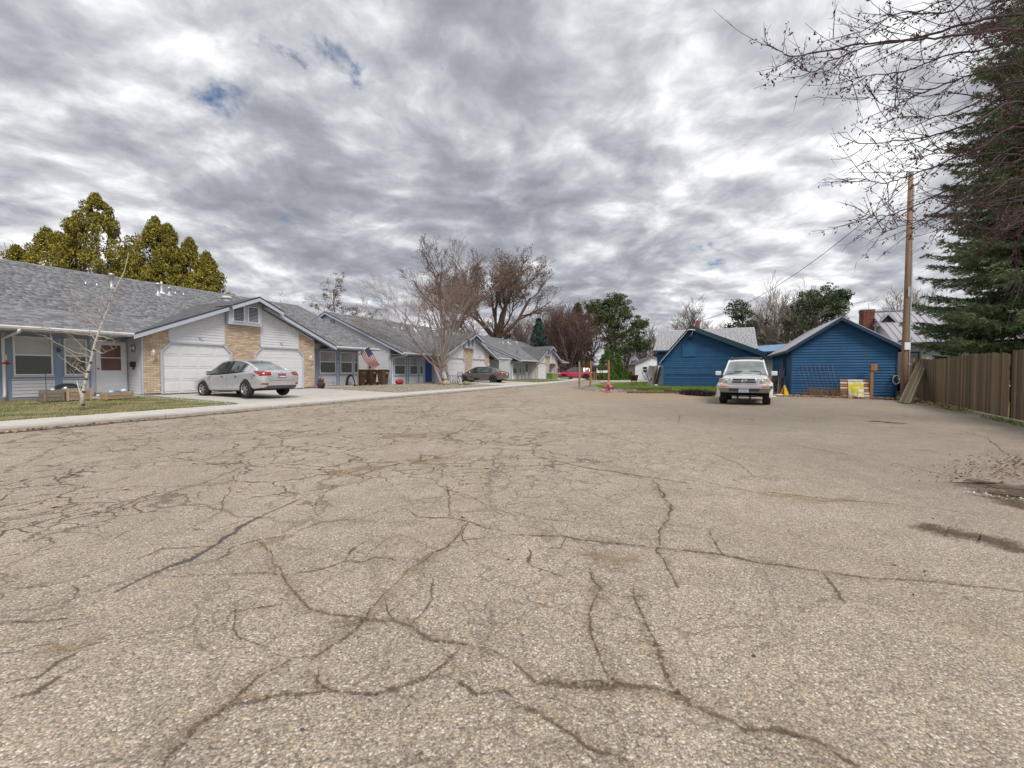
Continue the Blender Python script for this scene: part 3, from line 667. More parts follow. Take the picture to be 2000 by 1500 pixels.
def bricks(root, z0, z1, xr, y, single, name='brick', cw=.225, ch=.075, tri=False):
    rs = random.Random(9); V = []; bm_ = None; cnt = 0
    r = 0; z = z0
    me = shing_cache.get('brick')
    if me is None:
        mb = MB(); mb.hexa([(-.107, -.014, 0), (.107, -.014, 0), (.107, .01, 0), (-.107, .01, 0), (-.107, -.014, .064), (.107, -.014, .064), (.107, .01, .064), (-.107, .01, .064)])
        me = shing_cache['brick'] = mb.mesh('brick', M_BRICK)
    while z < z1 - .02:
        a, b = xr(z + ch / 2); x = a - (cw / 2 if r % 2 else 0)
        while x < b - .02:
            p, q = max(x + .005, a), min(x + cw - .005, b); x += cw
            if q - p < .04: continue
            j = rs.uniform(-.003, .003)
            if cnt < single:
                cnt += 1; o = link('brick', me, root, ((p + q) / 2, y + j, z)); o.scale = ((q - p) / .214, 1, 1)
            else: V.append((p, q, z, j))
        z += ch; r += 1
    if V:
        mb = MB()
        for p, q, zz_, j in V: mb.box(p, q, y - .014 + j, y + .01, zz_, zz_ + .064)
        o = mb.build('brickwork', M_BRICK, root); o['kind'] = 'stuff'
    return cnt

def window(root, x0, x1, z0, z1, y, up=None, lo=None, name='window', mid=None):
    """front facing -y at plane y"""
    f = .045; mid = mid or (z0 + z1) / 2 + .03
    mb = MB()
    for a in ((x0, x1, z1 - f, z1), (x0, x1, z0, z0 + f), (x0, x0 + f, z0 + f, z1 - f), (x1 - f, x1, z0 + f, z1 - f), (x0 + f, x1 - f, mid - .025, mid + .025)):
        mb.box(a[0], a[1], y - .05, y + .03, a[2], a[3])
    w_ = mb.build(name, M_WTRIM, root)
    bx('pane', up or M_GLASSL, w_, x0 + f, x1 - f, y - .012, y + .002, mid + .025, z1 - f)
    bx('pane', lo or M_SCREEN, w_, x0 + f, x1 - f, y - .022, y - .008, z0 + f, mid - .025)
    bx('sill', M_LBTRIM, w_, x0 - .03, x1 + .03, y - .065, y - .002, z0 - .07, z0 - .003)
    return w_

def duplex(uc, zb, zf, label, wl, wr, detail, x_l=-10., x_r=8.5, open2=False, doorL='storm'):
    """origin at the garage wall plane below the cross gable; x along the street, y back, z up"""
    root = thing('duplex_house', label, 'house', uv(uc, 20.7, zb), ROWROT, 'duplex houses along the street')
    Z0 = zf            # floor level (local)
    WF = 1.0           # window wall plane
    xl, xr_ = x_l + .25, x_r - .45
    # shell of walls
    sh = MB()
    sh.box(xl, -5.62, WF, 14.2, Z0 - .4, 2.9); sh.box(3.74, xr_, WF, 14.2, Z0 - .4, 2.9); sh.box(-5.62, -4.45, 1.16, 14.2, Z0 - .4, 2.9)
    for a, b in ((-4.45, -3.85), (-.93, .17), (3.0, 3.74)): sh.box(a, b, .022, 14.1, Z0 - .4, 2.62)
    sh.box(-3.85, -.93, .2, 14.1, Z0 - .4, 2.6); sh.box(.17, 3.0, 2.5 if open2 else .2, 14.1, Z0 - .4, 2.6)
    sh.prism([(-4.45, .022, 2.42), (3.74, .022, 2.42), (3.74, .022, zcross(3.74) - .17), (0, .022, zcross(0) - .17), (-4.45, .022, zcross(4.45) - .17)], (0, .17, 0))
    sh.build('wall', M_WHITE, root)
    fo = MB(); fo.box(xl - .02, -5.6, WF - .03, 14.3, -.3, Z0 + .02); fo.box(3.76, xr_ + .02, WF - .03, 14.3, -.3, Z0 + .02)
    for a, b in ((-4.47, -3.87), (-.91, .15), (3.02, 3.7)): fo.box(a, b, .0, .3, -.3, Z0 + .05)
    fo.build('foundation', M_FOUND, root)
    # end gables with lap siding
    def gable(xw, sgn, vis):
        poly = [(xw, WF, 2.55), (xw, WF, zmain(WF) - .15), (xw, RIDGE_Y, zmain(RIDGE_Y) - .17), (xw, 14.2, zmain(2 * RIDGE_Y - 14.2) - .17), (xw, 14.2, 2.55)]
        MB().prism(poly, (-sgn * .15, 0, 0)).build('gable_wall', M_WHITE, root)
        if vis:
            def ext(z):
                if z < zmain(WF) - .2: return (WF, 14.2)
                t = (z + .17 - MAIN_Z) / SL + MAIN_E
                return (max(WF, t), min(14.2, 2 * RIDGE_Y - t)) if t < RIDGE_Y else (RIDGE_Y, RIDGE_Y)
            lap_boards(root, Z0 + .05, zmain(RIDGE_Y) - .25, ext, lambda a, d_, z: (xw + sgn * d_, a, z), .178, M_WHITE)
            MB().box(xw + sgn * .03 if sgn > 0 else xw - .03, xw if sgn < 0 else xw + .0, WF - .02, WF + .10, Z0, zmain(WF) - .16).build('corner_trim', M_LBTRIM, root)
            v_ = MB(); v_.box(xw - .05, xw - .02, 6.5, 7.0, 5.0, 5.45); lv = v_.build('gable_vent', M_LBTRIM, root)
            for i in range(6): MB().box(xw - .062, xw - .051, 6.53, 6.97, 5.03 + i * .07, 5.075 + i * .07).build('louvre', M_SOFF, lv)
    gable(xl, -1, detail >= 1); gable(xr_, 1, False)
    # ---- roof
    th = .10
    def slab_(a, b, y0, y1, f, nm='roof_deck'):
        p = [(a, y0, f(y0)), (b, y0, f(y0)), (b, y1, f(y1)), (a, y1, f(y1))]
        q = [(x, y, z - th) for x, y, z in p]
        return MB().hexa([*q, *p]).build(nm, M_ROOFD, root)
    roof = thing('roof', None, None); roof.parent = root
    def rslab(a, b, y0, y1, f):
        p = [(a, y0, f(y0)), (b, y0, f(y0)), (b, y1, f(y1)), (a, y1, f(y1))]
        return MB().hexa([*[(x, y, z - th) for x, y, z in p], *p]).build('roof_deck', M_ROOFD, roof)
    rslab(x_l, -4.9, MAIN_E, RIDGE_Y, zmain); rslab(4.9, x_r, MAIN_E, RIDGE_Y, zmain); rslab(-4.9, 4.9, .06, RIDGE_Y, zmain); rslab(x_l, x_r, RIDGE_Y, 2 * RIDGE_Y - MAIN_E + .3, lambda y: zmain(2 * RIDGE_Y - y))
    YF = -.42; YB = 4.4
    for s in (-1, 1):
        p = [(0, YF, 4.76), (s * 4.9, YF, zcross(4.9)), (s * 4.9, MAIN_E + .02, zcross(4.9)), (0, YB, 4.76)]
        MB().prism([(x, y, z - th) for x, y, z in p], (0, 0, th)).build('roof_deck', M_ROOFD, roof)
    # little forward gable over the vents
    for s in (-1, 1):
        p = [(0, YF - .28, 4.80), (s * 1.28, YF - .28, 4.80 - .4237 * 1.28), (s * 1.28, .6, 4.80 - .4237 * 1.28), (0, .6, 4.80)]
        MB().prism([(x, y, z - th) for x, y, z in p], (0, 0, th)).build('roof_deck', M_ROOFD, roof)
    Lm = sqrt((RIDGE_Y - MAIN_E) ** 2 + (zmain(RIDGE_Y) - MAIN_Z) ** 2); cy, cz = (RIDGE_Y - MAIN_E) / Lm, (zmain(RIDGE_Y) - MAIN_Z) / Lm
    def fm(x, s, n): return Vector((x, MAIN_E - .03 + s * cy - n * cz, MAIN_Z - .013 + s * cz + n * cy))
    def skip(x, s, w_):
        y = MAIN_E + s * cy; return abs(x) < 4.95 and zcross(abs(x) + w_ / 2) > zmain(y) + .01
    shingle_field(roof, x_l - .03, x_r + .03, Lm + .05, fm, skip, 300 if detail == 2 else 0, lambda x, s: -8.6 < x < -2 and s < 4.2 - .0 * x)
    c2 = 1 / sqrt(1 + .4237 ** 2); s2 = .4237 * c2
    for sgn in (-1, 1):
        def fc(x, s, n, sgn=sgn):    # x runs along y, s up the slope to the ridge x=0
            return Vector((sgn * (4.93 - s * c2) + sgn * n * s2, x if sgn < 0 else -x, zcross(4.93) + s * s2 + n * c2))
        def sk(x, s, w_, sgn=sgn):
            y = (x if sgn < 0 else -x); xx = 4.93 - s * c2; return zcross(xx) < zmain(y) - .03 or (xx < 1.27 and y < .6)
        if sgn < 0: shingle_field(roof, YF - .03, YB, 4.93 / c2, fc, sk, 0, None)
        else: shingle_field(roof, -YB, -YF + .03, 4.93 / c2, fc, sk, 0, None)
        def fd(x, s, n, sgn=sgn): return Vector((sgn * (1.3 - s * c2) + sgn * n * s2, x if sgn < 0 else -x, 4.80 - .4237 * 1.3 + s * s2 + n * c2))
        if sgn < 0: shingle_field(roof, YF - .31, .6, 1.3 / c2, fd, lambda *a: False, 0, None)
        else: shingle_field(roof, -.6, -YF + .31, 1.3 / c2, fd, lambda *a: False, 0, None)
    # ridge caps
    for i in range(int((x_r - x_l) / .25)):
        x = x_l + i * .25; mb = MB(); z = zmain(RIDGE_Y) + .012
        for s in (-1, 1): mb.hexa([(x, RIDGE_Y, z - .01), (x + .245, RIDGE_Y, z - .01), (x + .245, RIDGE_Y + s * .14, z - .01 - .14 * SL), (x, RIDGE_Y + s * .14, z - .01 - .14 * SL), (x, RIDGE_Y, z + .02), (x + .245, RIDGE_Y, z + .01), (x + .245, RIDGE_Y + s * .14, z + .005 - .14 * SL), (x, RIDGE_Y + s * .14, z + .015 - .14 * SL)])
        mb.build('ridge_cap', M_SHING, roof)
    # fascia, rakes, gutters, soffit
    for a, b in ((x_l, -4.9), (4.9, x_r)):
        g = MB(); yf = MAIN_E
        g.prism([(a, yf - .10, 2.70), (a, yf - .115, 2.66), (a, yf - .09, 2.60), (a, yf - .012, 2.59), (a, yf - .012, 2.70)], (b - a, 0, 0))
        g.build('gutter', M_WTRIM, roof)
        bx('fascia', M_LBTRIM, roof, a, b, yf - .01, yf + .012, 2.545, 2.70)
        bx('soffit', M_SOFF, roof, a, b, yf + .014, WF + .0 if True else 0, 2.56, 2.575)
    bx('porch_ceiling', M_SOFF, roof, -5.62, -4.46, 1.002, 1.13, 2.562, 2.574)
    def rake(p0, p1, y, h=.20, nm='rake_board', m_=None, drip=True, t=.025):
        (xa, za), (xb, zb_) = p0, p1
        MB().hexa([(xa, y - t, za - h), (xb, y - t, zb_ - h), (xb, y, zb_ - h), (xa, y, za - h), (xa, y - t, za), (xb, y - t, zb_), (xb, y, zb_), (xa, y, za)]).build(nm, m_ or M_LBTRIM, roof)
        if drip: MB().hexa([(xa, y - t - .012, za - .03), (xb, y - t - .012, zb_ - .03), (xb, y - t - .001, zb_ - .03), (xa, y - t - .001, za - .03), (xa, y - t - .012, za + .035), (xb, y - t - .012, zb_ + .035), (xb, y - t - .001, zb_ + .035), (xa, y - t - .001, za + .035)]).build('drip_edge', M_DRIP, roof)
    for s in (-1, 1):
        rake((s * 1.28, zcross(1.28) - .01), (s * 4.92, zcross(4.92) - .01), YF)
        rake((0, 4.79), (s * 1.29, 4.79 - .4237 * 1.29), YF - .28)
        # soffit under the rake
        MB().hexa([(s * .6, YF + .001, zcross(.6) - .115), (s * 4.9, YF + .001, zcross(4.9) - .115), (s * 4.9, .02, zcross(4.9) - .115), (s * .6, .02, zcross(.6) - .115), (s * .6, YF + .001, zcross(.6) - .101), (s * 4.9, YF + .001, zcross(4.9) - .101), (s * 4.9, .02, zcross(4.9) - .101), (s * .6, .02, zcross(.6) - .101)]).build('soffit', M_SOFF, roof)
    def siderake(xw, s):
        for (ya, yb) in ((MAIN_E - .02, RIDGE_Y), (2 * RIDGE_Y - MAIN_E + .3, RIDGE_Y)):
            f = (lambda y: zmain(y)) if ya < RIDGE_Y else (lambda y: zmain(2 * RIDGE_Y - y))
            p = [(xw, ya, f(ya) - .20), (xw, yb, f(yb) - .20), (xw, yb, f(yb) - .01), (xw, ya, f(ya) - .01)]
            MB().prism(p, (s * .025, 0, 0)).build('rake_board', M_LBTRIM, roof)
            p = [(xw + s * .026, ya, f(ya) - .045), (xw + s * .026, yb, f(yb) - .045), (xw + s * .026, yb, f(yb) + .02), (xw + s * .026, ya, f(ya) + .02)]
            MB().prism(p, (s * .012, 0, 0)).build('drip_edge', M_DRIP, roof)
    siderake(x_l, -1); siderake(x_r, 1)
    # ---- garage front
    TOPZ = Z0 + 2.14
    LB, RB = -3.85, 3.0
    def chL(z): return .32 * max(0, min(1, (z - (TOPZ - .38)) / .38))
    def nn(z): return zcross(0)
    for (xa, xb, ha, hb, ztop, nm) in ((-4.45, -3.85, 0, 1, None, 'l'), (-.93, .17, -1, 1, 3.42, 'c'), (3.0, 3.72, -1, 0, None, 'r')):
        def ext(z, xa=xa, xb=xb, ha=ha, hb=hb):
            a = xa + (0 if ha >= 0 else -chL(z)); b = xb + (chL(z) if hb else 0)
            lim = (4.72 - .24 - z) / .4237
            return (max(a, -lim), min(b, lim))
        zt = ztop or zcross(xa if xa < 0 else xb) + .13
        back = MB(); z = Z0
        zs = [Z0, TOPZ - .38, TOPZ, zt]
        for z_a, z_b in zip(zs[:-1], zs[1:]):
            (p, q), (r_, s_) = ext(z_a), ext(z_b)
            back.hexa([(p, .0, z_a), (q, .0, z_a), (q, .024, z_a), (p, .024, z_a), (r_, .0, z_b), (s_, .0, z_b), (s_, .024, z_b), (r_, .024, z_b)])
        col = thing('brick_pier', None, None); col.parent = root
        back.build('mortar_bed', M_MORT, col)
        bricks(col, Z0 + .06, zt - .02, ext, 0, (240 if nm == 'c' else 30) if detail == 2 else 0)
    # white lap siding over the doors
    for (xa, xb) in ((-3.52, -1.27), (.51, 2.68)):
        def ext(z, xa=xa, xb=xb):
            lim = (4.72 - .22 - z) / .4237; return (max(xa, -lim), min(xb, lim))
        bx('siding_backing', M_WHITE, root, xa, xb, .0, .021, TOPZ + .02, 3.0)
        lap_boards(root, TOPZ + .06, 4.3, ext, lambda a, d_, z: (a, -.002 - d_, z), .125, M_WHITE)
        bx('header_trim', M_LBTRIM, root, xa + .0, xb + .0, -.035, -.003, TOPZ - .01, TOPZ + .058)
    for x in (-3.56, -1.27, .47, 2.68):
        zt = min(4.45 - .4237 * abs(x) , 9); bx('corner_trim', M_LBTRIM, root, x, x + .04, -.03, -.001, TOPZ + .071, zt)
    # vent bay
    vb = thing('vent_bay', None, None); vb.parent = root
    bx('bay_panel', M_LBTRIM, vb, -1.20, .42 + .0, -.26, -.003, 3.42, 4.30 if True else 4)
    MB().prism([(-1.2, -.26, 4.3), (.42, -.26, 4.3), (.42, -.26, 4.5), (0, -.26, 4.68), (-.3, -.26, 4.56), (-1.2, -.26, 4.2)], (0, .25, 0)).build('bay_top', M_SOFF, vb)
    for xa in (-1.02, -.30):
        fr = MB(); z0, z1 = 3.55, 4.32 if xa < -.9 else 4.34; wv = .56
        for a in ((xa, xa + wv, z1 - .04, z1), (xa, xa + wv, z0, z0 + .04), (xa, xa + .04, z0 + .04, z1 - .04), (xa + wv - .04, xa + wv, z0 + .04, z1 - .04)): fr.box(a[0], a[1], -.30, -.262, a[2], a[3])
        v_ = fr.build('louvred_vent', M_WTRIM, vb)
        bx('vent_back', M_DARK, v_, xa + .04, xa + wv - .04, -.266, -.2601, z0 + .04, z1 - .04)
        for i in range(10):
            z = z0 + .05 + i * .068; MB().hexa([(xa + .04, -.295, z), (xa + wv - .04, -.295, z), (xa + wv - .04, -.268, z + .035), (xa + .04, -.268, z + .035), (xa + .04, -.295, z + .012), (xa + wv - .04, -.295, z + .012), (xa + wv - .04, -.268, z + .047), (xa + .04, -.268, z + .047)]).build('louvre', M_GLASSL if False else M_SOFF, v_)
    # garage doors with raised panels, jambs
    for k, (xa, xb) in enumerate(((-3.85, -.93), (.17, 3.0))):
        j = MB(); j.box(xa, xa + .07, -.03, .16, Z0, TOPZ - .36)
        j.hexa([(xa, -.03, TOPZ - .36), (xa + .07, -.03, TOPZ - .36), (xa + .07, .16, TOPZ - .36), (xa, .16, TOPZ - .36), (xa + .32, -.03, TOPZ - .02), (xa + .40, -.03, TOPZ - .02), (xa + .40, .16, TOPZ - .02), (xa + .32, .16, TOPZ - .02)])
        j.build('door_jamb', M_LBTRIM, root)
        j = MB(); j.box(xb - .07, xb, -.03, .16, Z0, TOPZ - .36)
        j.hexa([(xb - .07, -.03, TOPZ - .36), (xb, -.03, TOPZ - .36), (xb, .16, TOPZ - .36), (xb - .07, .16, TOPZ - .36), (xb - .40, -.03, TOPZ - .02), (xb - .32, -.03, TOPZ - .02), (xb - .32, .16, TOPZ - .02), (xb - .40, .16, TOPZ - .02)])
        j.build('door_jamb', M_LBTRIM, root)
        # corner fillers behind the chamfer
        for q in ([(xa + .001, .03, TOPZ - .34), (xa + .33, .03, TOPZ), (xa + .001, .03, TOPZ)], [(xb - .001, .03, TOPZ - .34), (xb - .001, .03, TOPZ), (xb - .33, .03, TOPZ)]): MB().prism(q, (0, .08, 0)).build('chamfer_filler', M_LBTRIM, root)
        if k == 1 and open2: continue
        gd = thing('garage_door', None, None); gd.parent = root
        bx('door_slab', M_GDOOR, gd, xa + .07, xb - .07, .07, .10, Z0 + .005, TOPZ)
        wd = (xb - xa - .14); nr, nc = 4, (4 if k == 0 else 1)
        for r in range(nr):
            zz0 = Z0 + .02 + r * (2.12 / nr); zz1 = zz0 + 2.12 / nr - .014
            bx('door_section', M_GDOOR, gd, xa + .072, xb - .072, .058, .069, zz0, zz1)
            for c_ in range(4):
                pa = xa + .07 + wd * c_ / 4 + .06; pb = xa + .07 + wd * (c_ + 1) / 4 - .06
                if k == 0: bevel(bx('panel', M_GDOOR, gd, pa, pb, .044, .057, zz0 + .08, zz1 - .08), .012, 2)
            if k == 1:
                for q in range(3): bx('groove_rib', M_GDOOR, gd, xa + .08, xb - .08, .050, .057, zz0 + .06 + q * .15, zz0 + .13 + q * .15)
    # opener bracket lights above each door
    for x in (-2.35, 1.6):
        mb = MB().tube([(x, -.03, TOPZ + .25), (x + .02, -.10, TOPZ + .29), (x + .06, -.13, TOPZ + .33)], [.03, .035, .02], 8); mb.build('flood_lamp', M_METAL, root)
    # carriage lamps on the brick
    for x in (-4.15, 3.38):
        lp = MB().lathe([(.0, -.14), (.05, -.12), (.07, .05), (.08, .07), (.03, .12), (.012, .16)], 8, 'z', (x, -.14, 1.95)); l_ = lp.build('wall_lamp', M_LAMPG, root)
        mb = MB().tube([(x, -.02, 2.02), (x, -.10, 2.14), (x, -.14, 2.11)], .012, 6); mb.box(x - .04, x + .04, -.03, -.016, 1.85, 2.05); mb.tube([(x, -.14, 1.81), (x, -.14, 1.7), (x, -.05, 1.62)], .01, 5); mb.build('lamp_bracket', M_WTRIM, l_)
    # ---- window walls
    def wall_unit(x0, x1, wins):
        bx('blue_panel', M_LBLUE, root, x0, x1, WF - .022, WF - .001, Z0 + .02, 2.56)
        for (a, b) in wins:
            lap_boards(root, Z0 + .06, .93, lambda z: (a - .04, b + .04), lambda p, d_, z: (p, WF - .022 - d_, z), .115, M_WHITE)
            bx('panel_trim', M_LBTRIM, root, a - .05, b + .05, WF - .05, WF - .023, .935, .98)
            window(root, a, b, 1.09, 2.44, WF - .023)
        g = (wins[0][1] + wins[1][0]) / 2
        for q in (x0 + .03, g, x1 - .03): bx('batten', M_LBTRIM, root, q - .035, q + .035, WF - .045, WF - .0225, Z0 + .05, 2.54)
    wall_unit(xl, -5.62, wl); wall_unit(3.76, xr_, wr)
    # downspout
    if detail:
        dx = wl[0][0] - .3 if detail == 2 and False else (-7.95 if detail == 2 else xl + .12)
        MB().tube([(dx, MAIN_E - .06, 2.6), (dx, MAIN_E - .02, 2.5), (dx, WF - .1, 2.33), (dx, WF - .09, .45), (dx - .05, WF - .2, .36)], .045, 8).build('downspout', M_WTRIM, root)
        MB().tube([(xr_ - .1, MAIN_E - .06, 2.6), (xr_ - .1, WF - .08, 2.3), (xr_ - .1, WF - .08, .4)], .035, 6).build('downspout', M_WTRIM, root)
    # recessed entry: door, side wall of the garage
    lap_boards(root, Z0 + .05, 2.56, lambda z: (.10, 1.155), lambda a, d_, z: (-4.452 - d_, a, z), .115, M_WHITE)
    bx('corner_trim', M_LBTRIM, root, -4.50, -4.452, -.015, .10, Z0 + .03, 2.56)
    bx('entry_wall', M_LBLUE, root, -5.62, -4.48, 1.13, 1.158, Z0 + .02, 2.56)
    dr = thing('front_door', None, None); dr.parent = root
    dm = {'storm': M_WTRIM, 'blue': mat('royal_blue_door', (.03, .07, .30), .4, .1), 'brown': mat('brown_door', (.06, .03, .02), .5, .1)}[doorL]
    bx('door_frame', M_WTRIM, dr, -5.56, -4.50, 1.095, 1.129, Z0 + .02, Z0 + 2.14)
    bx('door_leaf', dm, dr, -5.50, -4.56, 1.06, 1.094, Z0 + .05, Z0 + 2.08)
    if doorL == 'storm':
        bx('pane', M_REDGL, dr, -5.34, -4.72, 1.045, 1.059, Z0 + 1.5, Z0 + 1.97); bx('pane', M_REDGL, dr, -5.34, -4.72, 1.045, 1.059, Z0 + .98, Z0 + 1.46)
    MB().lathe([(0, -.05), (.025, -.05), (.03, -.02), (.012, 0)], 8, 'y', (-5.44 if doorL == 'storm' else -4.66, 1.055, Z0 + 1.05)).build('door_handle', M_BLK, dr)
    bx('door_step', mat('grey_step', (.22, .25, .30), .8, .1), root, -5.6, -4.47, .80, 1.12, Z0 - .02, Z0 + .12)
    # roof vents
    for (x, y, r, h) in ((-3.2, 5.3, .07, .55), (-1.4, 5.1, .07, .5), (-1.0, 5.6, .035, .45), (-.75, 5.4, .05, .3)):
        z = zmain(y); f = MB().lathe([(.19, -.06), (.12, .04), (r, .10), (r, h), (r * 1.5, h + .01), (r * 1.5, h + .12), (0, h + .14)], 12, 'z', (x, y, z)); f.build('roof_vent', M_METAL if r > .04 else M_WTRIM, roof)
    for (x, y) in ((2.6, 6.0),):
        f = MB().lathe([(.26, -.1), (.24, .08), (.31, .10), (.30, .17), (.18, .25), (0, .27)], 14, 'z', (x, y, zmain(y))); f.build('turbine_vent', mat('vent_cap', (.55, .56, .57), .5, .05), roof)
    for (x, y) in ((-4.1, 5.4), (-3.7, 5.4), (-.2, 5.9), (.2, 5.9)):
        MB().lathe([(.07, -.02), (.05, .03), (.03, .09), (0, .095)], 8, 'z', (x, y, zmain(y))).build('pipe_flashing', M_METAL, roof)
    return root

H1 = duplex(13.9, 0.0, .28, 'nearest grey roofed duplex at the left with the flag and the silver sedan before it', [(-9.3, -8.15), (-7.72, -6.74), (-6.44, -5.80)], [(4.90, 6.13), (6.50, 7.50), (7.62, 7.98)], 2, -10.0, 8.5)
H2 = duplex(34.9, -.14, .34, 'middle duplex behind the bare multi stem tree, trash carts at its end wall', [(-9.4, -8.15), (-7.6, -6.6), (-6.35, -5.90)], [(4.90, 5.5), (6.30, 7.0), (7.25, 7.6)], 1, -10.0, 8.2, doorL='blue')
H3 = duplex(55.6, -.22, .33, 'farthest duplex of the row with one open carport', [(-9.4, -8.2), (-7.6, -6.9), (-6.5, -6.0)], [(4.90, 5.9), (6.30, 7.0), (7.2, 7.5)], 1, -10.0, 7.7, open2=True)
# ================================================================== RIGHT SIDE: blue buildings, shed, pole, fence
M_BLUE = mat('deep_blue_paint', (.024, .098, .215), .6, .16, 2.0, .25, 50, dirt=.38, dirtcol=(.045, .10, .17), rnd=.15, spec=.25)
M_BLUED = mat('dark_blue_trim', (.014, .035, .085), .6, .12, 3)
M_TEAL = mat('dark_teal_barge', (.012, .05, .075), .6, .15, 3)
M_MROOF = mat('pale_metal_roof', (.50, .50, .53), .45, .08, 2, metal=.25, dirt=.15)
M_CEDAR = mat('weathered_picket', (.185, .122, .070), .9, .34, 4, .8, 40, rnd=.42, hue=((.14, .125, .06), .7), stretch=(5, 5, .5))
M_WOODG = mat('grey_weathered_wood', (.23, .20, .165), .9, .25, 4, .7, 40, rnd=.2, stretch=(4, 4, 1))
M_WOODO = mat('orange_treated_wood', (.34, .165, .065), .8, .2, 4, .5, 40, stretch=(5, 5, .6))
M_POLE = mat('utility_pole_wood', (.25, .155, .10), .9, .22, 5, .9, 40, stretch=(6, 6, .4), dirt=.3, dirtcol=(.12, .08, .06))
M_GREYROOF = mat('light_grey_shingle', (.42, .42, .44), .95, .06, 3, .3, 80, rnd=.08)
M_RBRICK = mat('red_brick', (.22, .085, .065), .9, .2, 8, .5, 60, rnd=.3)

# ---- blue shed (right)
P1 = G(1544, 772.3); w1, d1 = 4.16, 8.2
SH = thing('shed', 'royal blue gabled shed at the right with a low pale metal roof', 'shed', P1, ROWROT + 0)
# local frame: x = away from us (U), y = towards the left (V). width runs along -y.
W_, AP, EV = w1, 3.76, 2.40
apx = -1.98
bx('wall', M_BLUE, SH, .02, d1, -W_ + .02, -.02, -.05, EV)
MB().prism([(.02, -.02, EV), (.02, -W_ + .02, EV), (.02, apx, AP - .03)], (d1 - .04, 0, 0)).build('gable_wall', M_BLUE, SH)
def ext_s(z):
    if z < EV: return (-W_, 0)
    t = (AP - z) / (AP - EV); return (apx + (-W_ - apx) * t, apx + (0 - apx) * t)
lap_boards(SH, -.02, AP - .12, ext_s, lambda a, d_, z: (.018 - d_, a, z), .130, M_BLUE, th=.034)
lap_boards(SH, -.02, EV - .05, lambda z: (.05, d1), lambda a, d_, z: (a, -.018 + d_, z), .130, M_BLUE, holes=[(1.7, 2.55, .98, 2.0)], th=.034)
for y in (-.0, -W_): bx('corner_board', M_BLUED, SH, -.032, .10, y - .03, y + .03, -.02, EV - .02)
rf = thing('roof', None, None); rf.parent = SH
for s, ye in ((1, .28), (-1, -W_ - .26)):
    k = (AP - EV) / abs((0 if s > 0 else -W_) - apx); ze = AP - k * abs(ye - apx) + .07
    MB().hexa([(-.30, apx, AP + .02), (d1 + .2, apx, AP + .02), (d1 + .2, ye, ze - .05), (-.30, ye, ze - .05), (-.30, apx, AP + .08), (d1 + .2, apx, AP + .08), (d1 + .2, ye, ze), (-.30, ye, ze)][::1]).build('roof_panel', M_MROOF, rf)
    n = 22
    for i in range(n):
        x = -.28 + (d1 + .4) * i / n
        MB().hexa([(x, apx, AP + .081), (x + .03, apx, AP + .081), (x + .03, ye, ze + .001), (x, ye, ze + .001), (x, apx, AP + .10), (x + .03, apx, AP + .10), (x + .03, ye, ze + .02), (x, ye, ze + .02)]).build('roof_rib', M_MROOF, rf)
    MB().hexa([(-.325, apx, AP - .10), (-.302, apx, AP - .10), (-.302, ye, ze - .18), (-.325, ye, ze - .18), (-.325, apx, AP + .06), (-.302, apx, AP + .06), (-.302, ye, ze - .02), (-.325, ye, ze - .02)]).build('barge_board', M_BLUED, rf)
    bx('fascia', M_BLUED, rf, -.30, d1 + .2, ye - .01 * s - .01, ye + .012, ze - .17, ze - .055)
wf = MB()
for a in ((1.72, 2.53, .98, 1.05), (1.72, 2.53, 1.93, 2.0), (1.72, 1.80, 1.05, 1.93), (2.45, 2.53, 1.05, 1.93)): wf.box(a[0], a[1], -.01, .05, a[2], a[3])
wn_ = wf.build('window', M_BLUED, SH); bx('pane', M_GLASS, wn_, 1.8, 2.45, -.005, .012, 1.05, 1.93)

# ---- blue house with the saltbox gable (left)
P2 = G(1296.4, 754.4)
BH = thing('blue_building', 'deep blue outbuilding with an uneven gable and a teal barge board', 'building', P2, ROWROT)
W2, D2 = 6.9, 4.2; a2 = -1.95; AZ = 4.62; EL, ER = 2.30, 2.42
bx('wall', M_BLUE, BH, .02, D2, -W2, 0, -.2, EL)
MB().prism([(.02, -.0, EL), (.02, a2, AZ), (.02, -W2, ER), (.02, -W2, EL)], (D2, 0, 0)).build('gable_wall', M_BLUE, BH)
def ext_h(z):
    if z < EL: return (-W2, 0)
    t = (AZ - z) / (AZ - EL); r = a2 + (-W2 - a2) * min(1, (AZ - z) / (AZ - ER)); return (r, a2 * (1 - t))
hatch = (-2.42, -1.30, 2.35, 3.28)
lap_boards(BH, -.05, AZ - .2, ext_h, lambda a, d_, z: (.018 - d_, a, z), .145, M_BLUE, th=.034)
for y in (-.03, -W2): bx('corner_board', M_BLUED if y < -1 else M_BLUE, BH, -.03, .0, y - .05, y + .07, -.1, EL - .05)
hb = bx('hatch', M_BLUE, BH, -.035, -.008, -2.3, -1.42, 2.42, 3.2)
for a in ((-2.4, -1.32, 3.2, 3.28), (-2.4, -1.32, 2.34, 2.42), (-2.4, -2.3, 2.42, 3.2), (-1.42, -1.32, 2.42, 3.2)): bx('hatch_trim', M_BLUE, BH, -.05, -.009, a[0], a[1], a[2], a[3])
bx('belt_board', M_BLUED, BH, -.03, -.006, -5.3, -.1, .92, .98)
bx('door_outline', M_BLUED, BH, -.032, -.006, -5.42, -5.34, .0, 2.25)
rf = thing('roof', None, None); rf.parent = BH
yl, zl = .32, EL - .40; yr, zr = -W2 - .15, ER + .02
